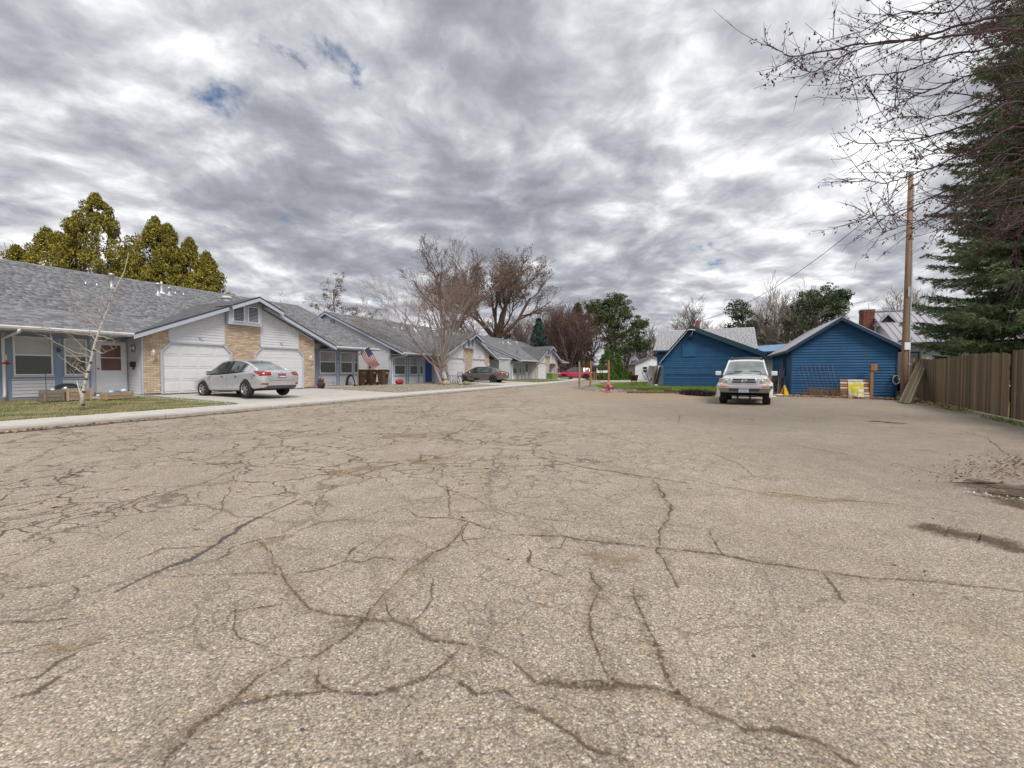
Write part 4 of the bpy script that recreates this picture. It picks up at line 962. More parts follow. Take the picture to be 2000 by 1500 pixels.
def rp(ya, za, yb, zb_, x0, x1, t, m_, nm, dz=0):
    MB().hexa([(x0, ya, za + dz), (x1, ya, za + dz), (x1, yb, zb_ + dz), (x0, yb, zb_ + dz), (x0, ya, za + t + dz), (x1, ya, za + t + dz), (x1, yb, zb_ + t + dz), (x0, yb, zb_ + t + dz)]).build(nm, m_, rf)
rp(a2, AZ + .05, yl, zl + .05, -.45, D2 + .3, .09, M_TEAL, 'roof_deck'); rp(a2, AZ + .05, yr, zr + .05, -.45, D2 + .3, .09, M_TEAL, 'roof_deck')
rp(a2, AZ - .22, yr, zr - .24, -.49, -.452, .36, M_TEAL, 'barge_board')
rp(a2, AZ - .08, yl, zl - .10, -.49, -.452, .22, M_BLUED, 'barge_board')
rp(a2 + .12, AZ - .22, yl, zl - .12, -.515, -.492, .045, M_WTRIM, 'white_edge_strip')
rp(a2, AZ - .0, yr, zr - .02, -.40, .0, .03, M_BLUED, 'soffit')
rp(a2 - .3, AZ - .42, yr + .5, zr + .04, -.10, -.02, .10, M_BLUED, 'frieze_board')
aw = bx('awning', M_BLUED, BH, -1.2, .0, -W2 - .6, -5.4 + .3, 2.02, 2.14)
bx('awning_edge', M_TEAL, BH, -1.22, -1.19, -W2 - .6, -5.1, 2.0, 2.17)
MB().lathe([(0, -.03), (.13, -.03), (.13, .02), (0, .02)], 14, 'y', (0, 0, 0)).build('round_vent', M_BLUED, BH, (-.03, -1.95, 3.75), (0, 0, pi / 2))
MB().tube([(-.52, a2 + .25, AZ - .28), (-.56, a2 + .05, AZ - .20), (-.56, a2 - .35, AZ - .26)], .05, 6).build('wire_insulator', mat('cream_insulator', (.62, .60, .48), .5, .05), BH)
MB().tube([(-.52, a2 - .2, AZ - .3), (-.5, a2 - .1, AZ - .55), (-.45, a2 + .05, AZ - .75)], .012, 5).build('service_wire', M_WTRIM, BH)

# ---- big house behind it with the light grey shingle roof
P3 = Vector((13.6, 42, 0))
GH = thing('blue_house', 'larger blue house with a light grey shingle roof behind the blue outbuilding', 'house', P3, ROWROT)
bx('wall', M_BLUE, GH, .5, 8.5, -8.5, -.3, -.2, 3.15)
lap_boards(GH, 0, 3.0, lambda z: (-8.5, -.3), lambda a, d_, z: (.49 - d_, a, z), .2, M_BLUE)
MB().prism([(.5, -.3, 3.1), (8.5, -.3, 3.1), (4.5, -.3, 5.2)], (0, -8.2, 0)).build('gable_wall', M_BLUE, GH)
rf = thing('roof', None, None); rf.parent = GH
L3 = sqrt(4.5 ** 2 + 2.27 ** 2); c3, s3 = 4.5 / L3, 2.27 / L3
for k in (0, 1):
    p = [(0, .0, 3.12), (0, -8.8, 3.12), (4.5, -8.8, 5.39), (4.5, 0, 5.39)]
    if k: p = [(9 - x, y, z) for x, y, z in p]
    MB().prism(p, (0, 0, .08)).build('roof_deck', M_ROOFD if k else M_GREYROOF, rf)
old = M_SHING; M_SHING = M_GREYROOF
shing_cache.clear()
shingle_field(rf, -8.82, .02, L3, lambda x, s, n: Vector((s * c3 - n * s3 - .03, -x - 8.8 if False else x, 3.20 + s * s3 + n * c3 - .015)) if False else Vector((-.03 + s * c3 - n * s3, -(x + 8.8), 3.19 + s * s3 + n * c3)), lambda *a: False, 0, None, w_=.32, e=.2)
M_SHING = old; shing_cache.clear()
bx('fascia', M_BLUED, rf, -.06, -.03, -8.82, .02, 3.02, 3.19)
MB().box(4.3, 4.62, -3.95, -3.65, 5.2, 6.0).lathe([(.12, 6.0), (.12, 6.25)], 8, 'z', (4.46, -3.8, 0)).build('chimney_pipe', M_RBRICK, rf)

# ---- small outbuilding with a light blue metal roof between the two blue buildings
P4 = at(1478, 38); P4.z = 0
SB = thing('small_outbuilding', 'small grey outbuilding under a light blue metal roof seen between the blue buildings', 'shed', P4, ROWROT)
bx('wall', M_WOODG, SB, .1, 4, -3.5, -.1, -.1, 2.1)
lap_boards(SB, 0, 2.1, lambda z: (-3.5, -.1), lambda a, d_, z: (.09 - d_, a, z), .2, mat('grey_siding', (.30, .31, .33), .8, .1, 3))
MB().prism([(.1, -.1, 2.1), (.1, -3.5, 2.1), (.1, -3.5, 2.75), (.1, -1.2, 2.9)], (3.8, 0, 0)).build('gable_wall', mat('grey_siding', (.30, .31, .33)), SB)
M_BROOF = mat('light_blue_metal_roof', (.22, .42, .68), .35, .06, 2, metal=.3)
bx('roof', M_BROOF, SB, -.3, 4.2, -3.9, .3, 2.9, 2.96).rotation_euler = (radians(-3), radians(-9), 0)

# ---- house with the metal roof, brick chimney and gablet
P5 = Vector((24.2, 26.95, 0))
MH = thing('metal_roof_house', 'white sided house with a standing seam metal roof and red brick chimney at the right', 'house', P5, ROWROT)
bx('wall', M_WHITE, MH, .5, 9, -13, 0.2, -.1, 2.8)
lap_boards(MH, 0, 2.75, lambda z: (-13, .2), lambda a, d_, z: (.49 - d_, a, z), .17, M_WHITE)
rf = thing('roof', None, None); rf.parent = MH
L5x, L5z = 4.8, 2.45
M_SEAM_R = mat('standing_seam_roof', (.50, .485, .52), .4, .05, 2, metal=.3)
for k in (0, 1):
    p = [(0, .5, 2.95), (0, -13.5, 2.95), (L5x, -13.5, 2.95 + L5z), (L5x, .5, 2.95 + L5z)]
    if k: p = [(2 * L5x - x, y, z) for x, y, z in p]
    MB().prism(p, (0, 0, .05)).build('roof_panel', M_SEAM_R, rf)
for i in range(40):
    y = .48 - 14 * i / 40; MB().hexa([(0, y, 3.0), (0, y - .035, 3.0), (L5x, y - .035, 3.0 + L5z), (L5x, y, 3.0 + L5z), (0, y, 3.05), (0, y - .035, 3.05), (L5x, y - .035, 3.05 + L5z), (L5x, y, 3.05 + L5z)]).build('seam_rib', M_SEAM_R, rf)
bx('ridge_cap', M_SOFF, rf, L5x - .12, L5x + .12, -13.5, .5, 3.02 + L5z, 3.08 + L5z)
bx('eave_gutter', M_BLUED, rf, -.10, -.005, -13.5, .5, 2.88, 3.0)
MB().prism([(0.2, .2, 2.8), (2 * L5x - .2, .2, 2.8), (L5x, .2, 2.9 + L5z)], (0, -.1, 0)).build('gable_wall', M_WHITE, MH)
gb = thing('gablet', None, None); gb.parent = rf
gx = 3.0; gy = -.02
MB().prism([(gx, gy + .42, 4.42), (gx, gy - .42, 4.42), (gx, gy, 5.0)], (1.6, 0, 0)).build('gablet_face', M_DARK, gb)
for s in (-1, 1): MB().hexa([(gx - .12, gy + s * .56, 4.34), (gx + 1.4, gy + s * .56, 4.34), (gx + 1.4, gy, 5.04), (gx - .12, gy, 5.04), (gx - .12, gy + s * .58, 4.42), (gx + 1.4, gy + s * .58, 4.42), (gx + 1.4, gy, 5.13), (gx - .12, gy, 5.13)]).build('gablet_roof', M_MROOF, gb)
bx('gablet_sill', M_WTRIM, gb, gx - .16, gx + .01, gy - .6, gy + .6, 4.28, 4.35)
ch = thing('chimney', None, None); ch.parent = MH
cx0, cx1, cy0, cy1 = 3.9, 4.5, .50, 1.15
bx('mortar_core', M_MORT, ch, cx0 + .02, cx1 - .02, cy0 + .02, cy1 - .02, 2.5, 5.52)
bm2 = MB(); bm2.box(-.1, .1, -.05, .05, 0, .065); bme = bm2.mesh('brick', M_RBRICK)
for r in range(24):
    z = 3.7 + r * .075; g_ = .025 if r > 21 else 0
    for i in range(3): o_ = link('brick', bme, ch, (cx0 + .0 - g_, cy0 + .11 + i * .215 - (.05 if r % 2 else 0), z), (0, 0, pi / 2))
    for i in range(3): o_ = link('brick', bme, ch, (cx0 + .10 + i * .2, cy0 + .0 - g_, z))
    for i in range(3): o_ = link('brick', bme, ch, (cx0 + .10 + i * .2, cy1 + g_, z))
bx('chimney_cap', M_FOUND, ch, cx0 - .08, cx1 + .08, cy0 - .08, cy1 + .08, 5.52, 5.58)
AN = thing('tv_antenna', 'old television aerial on a mast above the brick chimney', 'antenna', P5 + Vector((0, 0, 0)), ROWROT)
mb = MB().tube([(4.3, .7, 5.2), (4.3, .7, 6.3)], .02, 6); mb.build('mast', M_METAL, AN)
mb = MB().tube([(4.3, 2.1, 6.02), (4.3, -1.1, 6.50)], .018, 6); mb.build('boom', M_METAL, AN)
for i, (y, l) in enumerate(((1.25, .7), (1.0, .6), (.8, .5), (.4, .2), (.0, .2), (-.5, .2), (-.9, .15))):
    z = 6.24 - (y - .7) * .15; MB().tube([(4.3 - l, y - .15, z + .12), (4.3 + l, y + .15, z - .12)], .011, 5).build('element', M_METAL, AN)

# ---- travel trailer behind the pole
P6 = at(1800, 23.4); P6.z = 0
TR = thing('travel_trailer', 'white travel trailer parked behind the utility pole and fence', 'trailer', P6, ROWROT)
M_TRL = mat('trailer_skin', (.66, .66, .65), .4, .04, 3, dirt=.15)
bevel(bx('body', M_TRL, TR, 0, 6.5, 0, 2.35, .55, 2.72), .12, 3)
for i in range(14): bx('skin_rib', M_TRL, TR, -.012, .002, .95, 2.25, .8 + i * .12, .86 + i * .12)
bevel(bx('roof_cap', M_WTRIM, TR, -.08, 6.6, -.08, 2.43, 2.70, 2.80), .04, 2)
mb = MB()
for a in ((.12, .86, 2.22, 2.28), (.12, .86, .95, 1.0), (.12, .17, 1.0, 2.22), (.82, .87, 1.0, 2.22)): mb.box(-.02, -.002, a[0], a[1], a[2], a[3])
mb.build('panel_frame', M_BLK, TR); bx('front_panel', mat('grey_panel', (.46, .45, .44), .4, .05), TR, -.012, -.001, .17, .82, 1.0, 2.22)
bx('marker_lamp', mat('amber_lens', (.55, .20, .03), .3, .1), TR, -.02, .0, .05, .12, 2.55, 2.62)
bx('tail_lamp', mat('red_lens', (.45, .02, .02), .2, .1, coat=.5), TR, -.02, .0, .05, .12, 1.75, 1.92)
bx('bumper', M_BLK, TR, -.12, -.01, .1, 2.2, .62, .74)
bx('side_trim', M_BLK, TR, .1, 6.4, -.012, .0, 2.62, 2.68)
MB().hexa([(.6, .3, 2.8), (1.7, .3, 2.8), (1.5, .7, 2.8), (.8, .7, 2.8), (.3, .35, 3.0), (1.3, .35, 2.98), (1.3, .6, 2.98), (.4, .6, 3.0)]).build('roof_vent', M_BLK, TR)
for x in (2.6, 3.5): MB().lathe([(0, -.1), (.33, -.1), (.34, .0), (.33, .1), (0, .1)], 18, 'y', (x, .25, .34)).build('wheel', M_BLK, TR)

# ---- utility pole
P7 = Vector((16.35, 18.15, 0))
UP = thing('utility_pole', 'tall brown wooden utility pole with a grey conduit and white tag', 'pole', P7)
MB().tube([(0, 0, -.1), (0, 0, 2), (.03, 0, 5), (.05, 0, 9.4)], [.112, .106, .096, .082], 14).build('shaft', M_POLE, UP)
MB().tube([(.145, -.05, 0), (.145, -.05, 2.6), (.15, -.05, 6), (.15, -.04, 8.9)], .032, 8).build('conduit', mat('grey_conduit', (.36, .43, .48), .5, .1, 3), UP)
for z in (1.5, 3.0, 4.5, 6.2, 7.8): bx('conduit_strap', M_METAL, UP, .08, .22, -.09, -.06, z, z + .05)
bx('tag', M_WTRIM, UP, -.14, .10, -.15, -.138, 2.12, 2.42)
bx('tag', mat('pole_tag_grey', (.4, .4, .4), .5, .1), UP, -.05, .03, -.145, -.13, 4.3, 4.7)
for z in (8.2, 8.8): MB().lathe([(.03, -.2), (.035, 0), (.03, .02)], 6, 'y', (0, 0, z)).build('bolt', M_METAL, UP)
top = P7 + Vector((0, 0, 9.0)); end = Vector((P2.x + 1.6, P2.y - 1.2, AZ + .35))
Pw = [top.lerp(end, t / 24) - Vector((0, 0, 1.1 * (1 - (2 * t / 24 - 1) ** 2))) for t in range(25)]
prop(MB().tube(Pw, .014, 5).build('overhead_wire', M_BLK), 'single black service wire from the pole to the blue outbuilding', 'wire')

# ---- wooden fence
def fence(A, B, label, hA, hB, lean=0, side=-1):
    L = (B - A).length; rz = atan2(B.y - A.y, B.x - A.x)
    F = thing('wooden_fence', label, 'fence', A, rz, 'weathered wooden fence panels')
    n = int(L / .142)
    for i in range(n):
        t = i / n; h = hA + (hB - hA) * t + .05 * sin(t * pi * 2.2) + ru(-.022, .022); x = i * .142; w_ = .136; y = ru(-.004, .004)
        ln = lean * t
        mb = MB(); mb.hexa([(x, y, .02), (x + w_, y, .02), (x + w_, y + .018, .02), (x, y + .018, .02), (x, y + ln, h), (x + w_, y + ln, h + ru(-.006, .006)), (x + w_, y + ln + .018, h), (x, y + ln + .018, h)])
        mb.build('picket', M_CEDAR, F)
    for z in (.35, 1.35): bx('rail', M_CEDAR, F, .12, L - .02, -.042, -.006, z, z + .09)
    for k in range(int(L / 2.4) + 1): bx('post', M_CEDAR, F, min(k * 2.4, L - .1), min(k * 2.4, L - .1) + .09, -.134, -.044, 0, hA - .06)
    return F
fA = G(1790, 778.5); fB = G(1969, 817)
fence(fB, fA, 'long weathered brown fence section beside the leaning planks', 1.70, 1.78, 0)
dirf = (fB - fA).normalized(); nf = Vector((-dirf.y, dirf.x, 0))
fC = fB + dirf * .02 + Vector((.03, .0, 0)); fence(fC + dirf * 7.5, fC, 'nearest fence section at the right edge beyond the dark gap', 1.74, 1.76, 0)
# end post
e = thing('fence_post', 'brown square end post of the fence beside the trailer', 'post', fA + Vector((-.15, .1, 0)), .3); MB().box(-.06, .06, -.06, .06, 0, 1.80).build('post_shaft', M_WOODO, e)
# leaning planks
M_PLANK = mat('mossy_plank', (.20, .155, .085), .9, .25, 3, .8, 40, rnd=.25, stretch=(6, 6, 1))
PL = [((1758, 786), (1797, 702)), ((1763, 787), (1803, 699)), ((1768, 788), (1808, 700)), ((1775, 788), (1813, 699)), ((1780, 787), (1816, 703)), ((1771, 785), (1800, 708))]
for i, (b0, t0) in enumerate(PL):
    b_ = G(*b0, .02); t_ = at(t0[0], b_.y + 2.6 + i * .04, t0[1])
    ax = (t_ - b_).normalized(); sd_ = ax.cross(Vector((0, 0, 1))).normalized(); up_ = sd_.cross(ax)
    w_, th_ = .042, .02
    p = [b_ - sd_ * w_ - up_ * th_, b_ + sd_ * w_ - up_ * th_, b_ + sd_ * w_ + up_ * th_, b_ - sd_ * w_ + up_ * th_]
    o_ = MB().hexa([*p, *[q + (t_ - b_) for q in p]]).build('leaning_plank', M_PLANK if i % 3 else M_WOODG)
    prop(o_, ['leftmost of the planks leaning on the fence end', 'second plank from the left leaning on the fence end', 'third plank from the left of those on the fence end', 'fourth plank from the left of those on the fence end', 'rightmost plank leaning on the fence end', 'short grey plank inside the leaning stack'][i], 'plank', 'planks leaning against the fence')

# ---- wire lattice panel on the shed wall
def shp(x, off, z): return (off, x, z)      # shed local
lt = thing('wire_panel', 'rusty wire mesh panel leaning on the blue shed wall', 'wire panel', P1, ROWROT)
M_WIRE = mat('rusty_wire', (.22, .20, .21), .7, .3, 10, metal=.3)
for i in range(9):
    y = -.30 - i * .175; MB().tube([(-.42 + i * .01, y - .28, .02), (-.20, y - .12, .8), (-.05, y + .02, 1.52)], .006, 4).build('wire', M_WIRE, lt)
for j in range(6):
    z = .15 + j * .26; f_ = z / 1.52; MB().tube([(-.41 + f_ * .35, -.28 - .28 * (1 - f_), z), (-.41 + f_ * .35, -1.75 - .28 * (1 - f_), z + .02)], .005, 4).build('wire', M_WIRE, lt)
# dry weeds in front of the shed
p = near_line(1500, [(P1.x + .5, P1.y - .55, 0), (P1.x + 2.1, P1.y - 1.3, 0)], .15)
blades('dry_weeds', p, .10, .55, .006, [mat('brown_weed', (.30, .19, .12), .9, .2, 3, rnd=.4)], label='brown dry weeds growing through the wire panel', lean=.35)

# ---- pallet with the yellow painting and an orange post
PA = thing('pallet', 'orange and white wooden pallet leaning on the blue shed, yellow sheet on its front', 'pallet', P1, ROWROT)
M_PALO = mat('orange_pallet_slat', (.55, .25, .09), .8, .2, 4, stretch=(1, 1, 6)); M_PALW = mat('white_pallet_slat', (.72, .68, .66), .8, .1, 4)
for i in range(7):
    z = .03 + i * .12; off = -.42 + z * .22
    for (a, b, m_) in ((-1.97, -2.27, M_PALO if i in (1, 2, 4, 6) else M_PALW), (-2.27, -2.86, M_PALW), (-2.86, -3.08, M_PALO if i in (2, 4, 6) else M_PALW)):
        bx('slat', m_, PA, off - .012, off + .012, b + .004, a - .004, z, z + .085)
for y in (-2.0, -2.55, -3.03): MB().hexa([(-.40, y - .02, 0), (-.32, y - .02, 0), (-.32, y + .02, 0), (-.40, y + .02, 0), (-.22, y - .02, .86), (-.14, y - .02, .86), (-.14, y + .02, .86), (-.22, y + .02, .86)]).build('stringer', M_WOODG, PA)
m_, t, b, c, o = tex_mat('yellow_and_white_sheet')
n_ = t.noise(t.mapping(c, rot=(.6, 0, .3), scale=(1, 2.0, 3.2), loc=(.2, .5, .1)), 1.1, 5, .6, .8)
t.put(b.inputs[0], t.mix(t.mr(n_, .47, .55), (.66, .56, .02), (.74, .74, .78))); b.inputs[1].default_value = .6 if False else 0; b.inputs['Roughness'].default_value = .5
PS = thing('painted_sheet', 'yellow and white painted square sheet propped on the pallet', 'board', P1, ROWROT)
MB().hexa([(-.475, -2.86, .0), (-.46, -2.86, .0), (-.46, -2.27, .0), (-.475, -2.27, .0), (-.32, -2.86, .73), (-.305, -2.86, .73), (-.305, -2.27, .73), (-.32, -2.27, .73)]).build('sheet', m_, PS)
OP = thing('post', 'orange treated post standing beside the pallet at the blue shed', 'post', P1, ROWROT)
MB().box(-.42, -.30, -3.21, -3.10, 0, 1.55).build('post_shaft', M_WOODO, OP); MB().box(-.46, -.425, -3.34, -3.10, 1.26, 1.55).build('knob_board', M_WOODO, OP)
# yellow cone / wet floor stand
CN = thing('caution_stand', 'small yellow folding caution stand by the white truck', 'sign', G(1532, 773), .3)
M_YEL = mat('safety_yellow', (.72, .40, .03), .5, .1, 4, dirt=.2)
for s in (-1, 1): MB().hexa([(-.15, s * .14 - .01, 0), (.15, s * .14 - .01, 0), (.15, s * .14 + .01, 0), (-.15, s * .14 + .01, 0), (-.05, s * .02 - .01, .46), (.05, s * .02 - .01, .46), (.05, s * .02 + .01, .46), (-.05, s * .02 + .01, .46)]).build('board', M_YEL, CN)
MB().tube([(-.04, 0, .45), (-.03, 0, .52), (.03, 0, .52), (.04, 0, .45)], .012, 5).build('handle', M_WTRIM, CN)
# junk pile between truck and shed: leaning stakes and bundle
for i in range(7):
    b_ = G(1519 + i * 2.2, 772 - i * .6, 0); t_ = at(1523 + i * 2.5, b_.y + .9, 722 - (i * 5) % 13)
    o_ = MB().tube([b_, b_.lerp(t_, .5) + Vector((ru(-.03, .03), 0, 0)), t_], [.022, .02, .014], 5).build('garden_stake', M_WOODG if i % 2 else M_WIRE)
    prop(o_, ['grey stake nearest the white truck mirror', 'second leaning stake from the white truck', 'third leaning stake from the white truck', 'fourth leaning stake from the white truck', 'fifth leaning stake from the white truck', 'sixth leaning stake, next to the shed window', 'leaning stake nearest the blue shed wall'][i], 'stake', 'stakes leaning beside the blue shed')
pc = G(1522, 771); p = near_line(500, [(pc.x, pc.y + .5, .1), (pc.x + .5, pc.y + 1.0, .75)], .13)
blades('dry_bundle', p, .08, .35, .02, [mat('brown_bundle', (.20, .15, .09), .9, .3, 3, rnd=.4)], label='bundle of dry brown stalks beside the white truck', lean=.9)
for i, (x, y, s) in enumerate(((1521, 773, .16), (1511.5, 776, .13), (1514, 772, .12))):
    mb = MB(); mb.box(-s, s, -s * .7, s * .7, 0, s * .5); o_ = bevel(mb.build('scrap_box', M_WTRIM if i < 2 else M_BLUED, None, G(x, y), (0, 0, i)), .02); prop(o_, ['white scrap box in the leaves by the caution stand', 'small white scrap carton at the truck wheel', 'dark blue scrap box behind the truck wheel'][i], 'box')

# hose reel between shed and pole
HR = thing('hose_reel', 'green garden hose reel hanging between the blue shed and the pole', 'hose reel', G(1757, 779) + Vector((.55, .9, .95)))
MB().lathe([(0, -.05), (.11, -.05), (.11, -.03), (.05, -.03), (.05, .03), (.11, .03), (.11, .05), (0, .05)], 18, 'y').build('reel', mat('green_plastic', (.02, .10, .06), .5, .1), HR)
MB().tube([(0, 0, -.95), (0, 0, -.1)], .03, 6).build('stand', M_BLUED, HR); MB().tube([(.16 * cos(2 * pi * i / 16), -.08, -.12 + .2 * sin(2 * pi * i / 16)) for i in range(17)], .012, 5, cap=False).build('hose_coil', M_WTRIM, HR)
# ================================================================== VEHICLES
M_TYRE = mat('tyre_rubber', (.022, .022, .023), .85, .2, 8)
M_RIM = mat('alloy_rim', (.42, .41, .39), .35, .15, 8, metal=.7)
M_RIMD = mat('dark_rim', (.06, .06, .065), .45, .1, 8, metal=.5)
M_WELL = mat('wheel_well', (.012, .012, .012), .95, .1)
M_CARGL = mat('car_glass', (.03, .04, .038), .04, .2, 1, spec=1.0, coat=.3)
M_CARGLW = mat('windshield_glass', (.22, .25, .25), .05, .5, 2.2, spec=1.0, coat=.5)  # base colour lightened to paint in bright reflections
M_CHROME = mat('chrome', (.70, .70, .70), .27, .05, 3, metal=.95)
M_TAIL = mat('tail_lamp_red', (.27, .006, .010), .12, .25, 9, spec=.8, coat=.8)
M_AMB = mat('amber_lamp', (.62, .17, .02), .2, .15, 9, coat=.6)
M_HEAD = mat('headlamp_lens', (.42, .44, .42), .1, .3, 14, spec=.9, coat=.8)
M_GREYPL = mat('grey_plastic', (.10, .10, .11), .55, .1, 6)
M_VALAN = mat('lower_valance', (.26, .27, .28), .5, .08, 4, dirt=.3)
M_PLW = mat('plate_white', (.62, .62, .65), .5, .15, 30); M_PLR = mat('plate_red', (.45, .06, .07), .5, .1); M_PLB = mat('plate_blue', (.18, .28, .50), .5, .1)

def to_mesh(o, name, mats, mods):
    for m_ in mods: m_(o)
    dg = bpy.context.evaluated_depsgraph_get(); me = bpy.data.meshes.new_from_object(o.evaluated_get(dg)); me.name = name
    return me
def carloft(stn, secf):
    """closed ring loft along x, secf(st)-> list of half points (y>=0) from bottom centre to top centre"""
    rings = []
    for s in stn:
        h = secf(s); ring = [(s[0], y, z) for y, z in h] + [(s[0], -y, z) for y, z in reversed(h[1:-1])]
        rings.append(ring)
    n = len(rings[0]); v = [p for r in rings for p in r]; f = []
    for i in range(len(rings) - 1):
        for k in range(n):
            k2 = (k + 1) % n; f.append((i * n + k, i * n + k2, (i + 1) * n + k2, (i + 1) * n + k)[::-1])
    f.append(tuple(range(n))); f.append(tuple(range((len(rings) - 1) * n, len(rings) * n))[::-1])
    return v, f
def body_sec(s):
    x, zb, zt, w_, cr = s; m_ = zb + (zt - zb) * .45
    return [(0, zb), (w_ * .80, zb), (w_ * .955, zb + .05), (w_ * 1.0, m_), (w_ * .985, zt - .13), (w_ * .93, zt - .035), (w_ * .80, zt - .0), (w_ * .4, zt + cr * .8), (0, zt + cr)]
def wheel(parent, x, y, r, wd, spokes, rimm, side, dark=False):
    T_ = thing('wheel', None, None, (x, y, r)); T_.parent = parent; s = side
    MB().lathe([(r * .62, -wd / 2), (r * .93, -wd / 2), (r, -wd * .34), (r, wd * .34), (r * .93, wd / 2), (r * .62, wd / 2), (r * .60, 0), (r * .62, -wd / 2)], 28, 'y').build('tyre', M_TYRE, T_)
    m_ = MB(); o_ = s * wd * .42
    m_.lathe([(r * .64, s * wd * .49), (r * .60, s * wd * .5), (r * .57, o_ * .8), (r * .57, 0)], 28, 'y')
    for k in range(spokes):
        a = 2 * pi * k / spokes + .3; ca, sa = cos(a), sin(a); hw = r * .075
        pts = []
        for rr, hh, dd in ((r * .1, hw * 1.3, o_ * 1.1), (r * .6, hw * .8, o_ * .9)):
            for q in (-1, 1): pts.append((ca * rr - sa * q * hh, dd, sa * rr + ca * q * hh))
        a_, b_, c_, d_ = pts; m_.hexa([(p[0], p[1] - s * .03, p[2]) for p in (a_, b_, d_, c_)] + [a_, b_, d_, c_])
    m_.lathe([(0, o_ * 1.15), (r * .12, o_ * 1.12), (r * .15, o_ * .8)], 12, 'y'); m_.build('rim', rimm, T_)
    MB().lathe([(0, o_ * .35), (r * .58, o_ * .35)], 20, 'y').build('dark_back_disc', M_WELL, T_)  # near-black disc closing the rim behind the spokes
def car(name, label, loc, rz, S_):
    root = thing(name, label, S_.get('cat', 'car'), loc, rz); paint = S_['paint']; W = S_['w'] / 2; r = S_['r']
    v, f = carloft(S_['body'], body_sec)
    me = bpy.data.meshes.new('b'); me.from_pydata(v, [], f); me.validate(); tmp = bpy.data.objects.new('tmp', me); COL.objects.link(tmp)
    sb = tmp.modifiers.new('s', 'SUBSURF'); sb.levels = 2; sb.render_levels = 2
    cuts = []
    for ax in S_['axles']:
        for s in (-1, 1):
            c_ = MB().lathe([(0, 0), (r + .055, 0), (r + .055, .5), (0, .5)], 28, 'y', (ax, (W - .30) if s > 0 else -(W + .20), r + .015)); cm = c_.mesh('cut', paint)
            bmm = bmesh.new(); bmm.from_mesh(cm); bmesh.ops.remove_doubles(bmm, verts=bmm.verts, dist=1e-4); bmesh.ops.recalc_face_normals(bmm, faces=bmm.faces); bmm.to_mesh(cm); bmm.free()
            co = bpy.data.objects.new('cut', cm); COL.objects.link(co); cuts.append(co)
            bo = tmp.modifiers.new('x', 'BOOLEAN'); bo.operation = 'DIFFERENCE'; bo.object = co; bo.solver = 'EXACT'
    bmm = bmesh.new(); bmm.from_mesh(me); bmesh.ops.recalc_face_normals(bmm, faces=bmm.faces); bmm.to_mesh(me); bmm.free()
    bpy.context.view_layer.update(); dg = bpy.context.evaluated_depsgraph_get()
    bme = bpy.data.meshes.new_from_object(tmp.evaluated_get(dg)); bme.name = 'body'
    bvh = BVHTree.FromPolygons([v_.co.copy() for v_ in bme.vertices], [tuple(p.vertices) for p in bme.polygons])
    for o in [tmp] + cuts: bpy.data.objects.remove(o)
    bme.materials.clear(); bme.materials.append(paint); bme.materials.append(M_WELL)
    low = S_.get('lower')
    if low: bme.materials.append(low[0])
    for p in bme.polygons:
        c_ = p.center; p.use_smooth = True; p.material_index = 0
        for ax in S_['axles']:
            if (c_.x - ax) ** 2 + (c_.z - r - .015) ** 2 < (r + .052) ** 2: p.material_index = 1
            if abs(c_.y) < W - .285 and (c_.x - ax) ** 2 + (c_.z - r - .015) ** 2 < (r + .09) ** 2 and abs(p.normal.y) > .9: p.material_index = 1
        if p.normal.z < -.8 and c_.z < S_['body'][3][1] + .12: p.material_index = 1
        if low and p.material_index == 0 and c_.z < low[1]: p.material_index = 2
    body = link('body', bme, root)
    for p in bme.polygons:
        if p.material_index == 1: p.use_smooth = False
    # greenhouse
    gs = S_['glass']      # (x, ztop, wtop, zbelt, wbelt)
    def sect(s): x, z, wt, zb, wb = s; return [(0, z), (wt * (.88 if x < -.8 else .75), z - .012), (wt, z - .045), (wb, zb)]
    H = [sect(s) for s in gs]; parts = {'roof': MB(), 'windshield': MB(), 'rear_window': MB(), 'side_window': MB(), 'pillar_panel': MB()}
    fi, ri = S_['front_i'], S_['rear_i']; sw0, sw1 = S_['side_i']
    N = 4
    def lerp(a, b, t): return a + (b - a) * t
    for i in range(len(gs) - 1):
        for j in range(3):
            key = ('windshield' if i >= fi else ('rear_window' if (j < 1 or S_.get('cat')) else 'pillar_panel') if i < ri else 'roof') if j < 2 else ('side_window' if sw0 <= i < sw1 else 'pillar_panel')
            for s in (1, -1):
                q = [(gs[i][0], H[i][j]), (gs[i + 1][0], H[i + 1][j]), (gs[i + 1][0], H[i + 1][j + 1]), (gs[i][0], H[i][j + 1])]
                q = [(x, s * p[0], p[1]) for x, p in q]
                parts[key].face(q if s > 0 else q[::-1], sm=(j < 2))
    def weld(mb, nm, m_, par):
        me2 = mb.mesh(nm, m_); b2 = bmesh.new(); b2.from_mesh(me2); bmesh.ops.remove_doubles(b2, verts=b2.verts, dist=1e-4); bmesh.ops.recalc_face_normals(b2, faces=b2.faces); b2.to_mesh(me2); b2.free(); return link(nm, me2, par)
    weld(parts['roof'], 'roof', paint, root)
    weld(parts['windshield'], 'windshield', M_CARGLW, root); weld(parts['rear_window'], 'rear_window', S_.get('rglass', M_CARGLW), root)
    for sd_ in (1, -1):
        mm = MB()
        for fc in parts['side_window'].f:
            vs = [parts['side_window'].v[k] for k in fc]
            if vs[0][1] * sd_ > 0: mm.face(vs)
        weld(mm, 'side_window', M_CARGL, root)
    if parts['pillar_panel'].f: weld(parts['pillar_panel'], 'pillar_panel', paint, root)
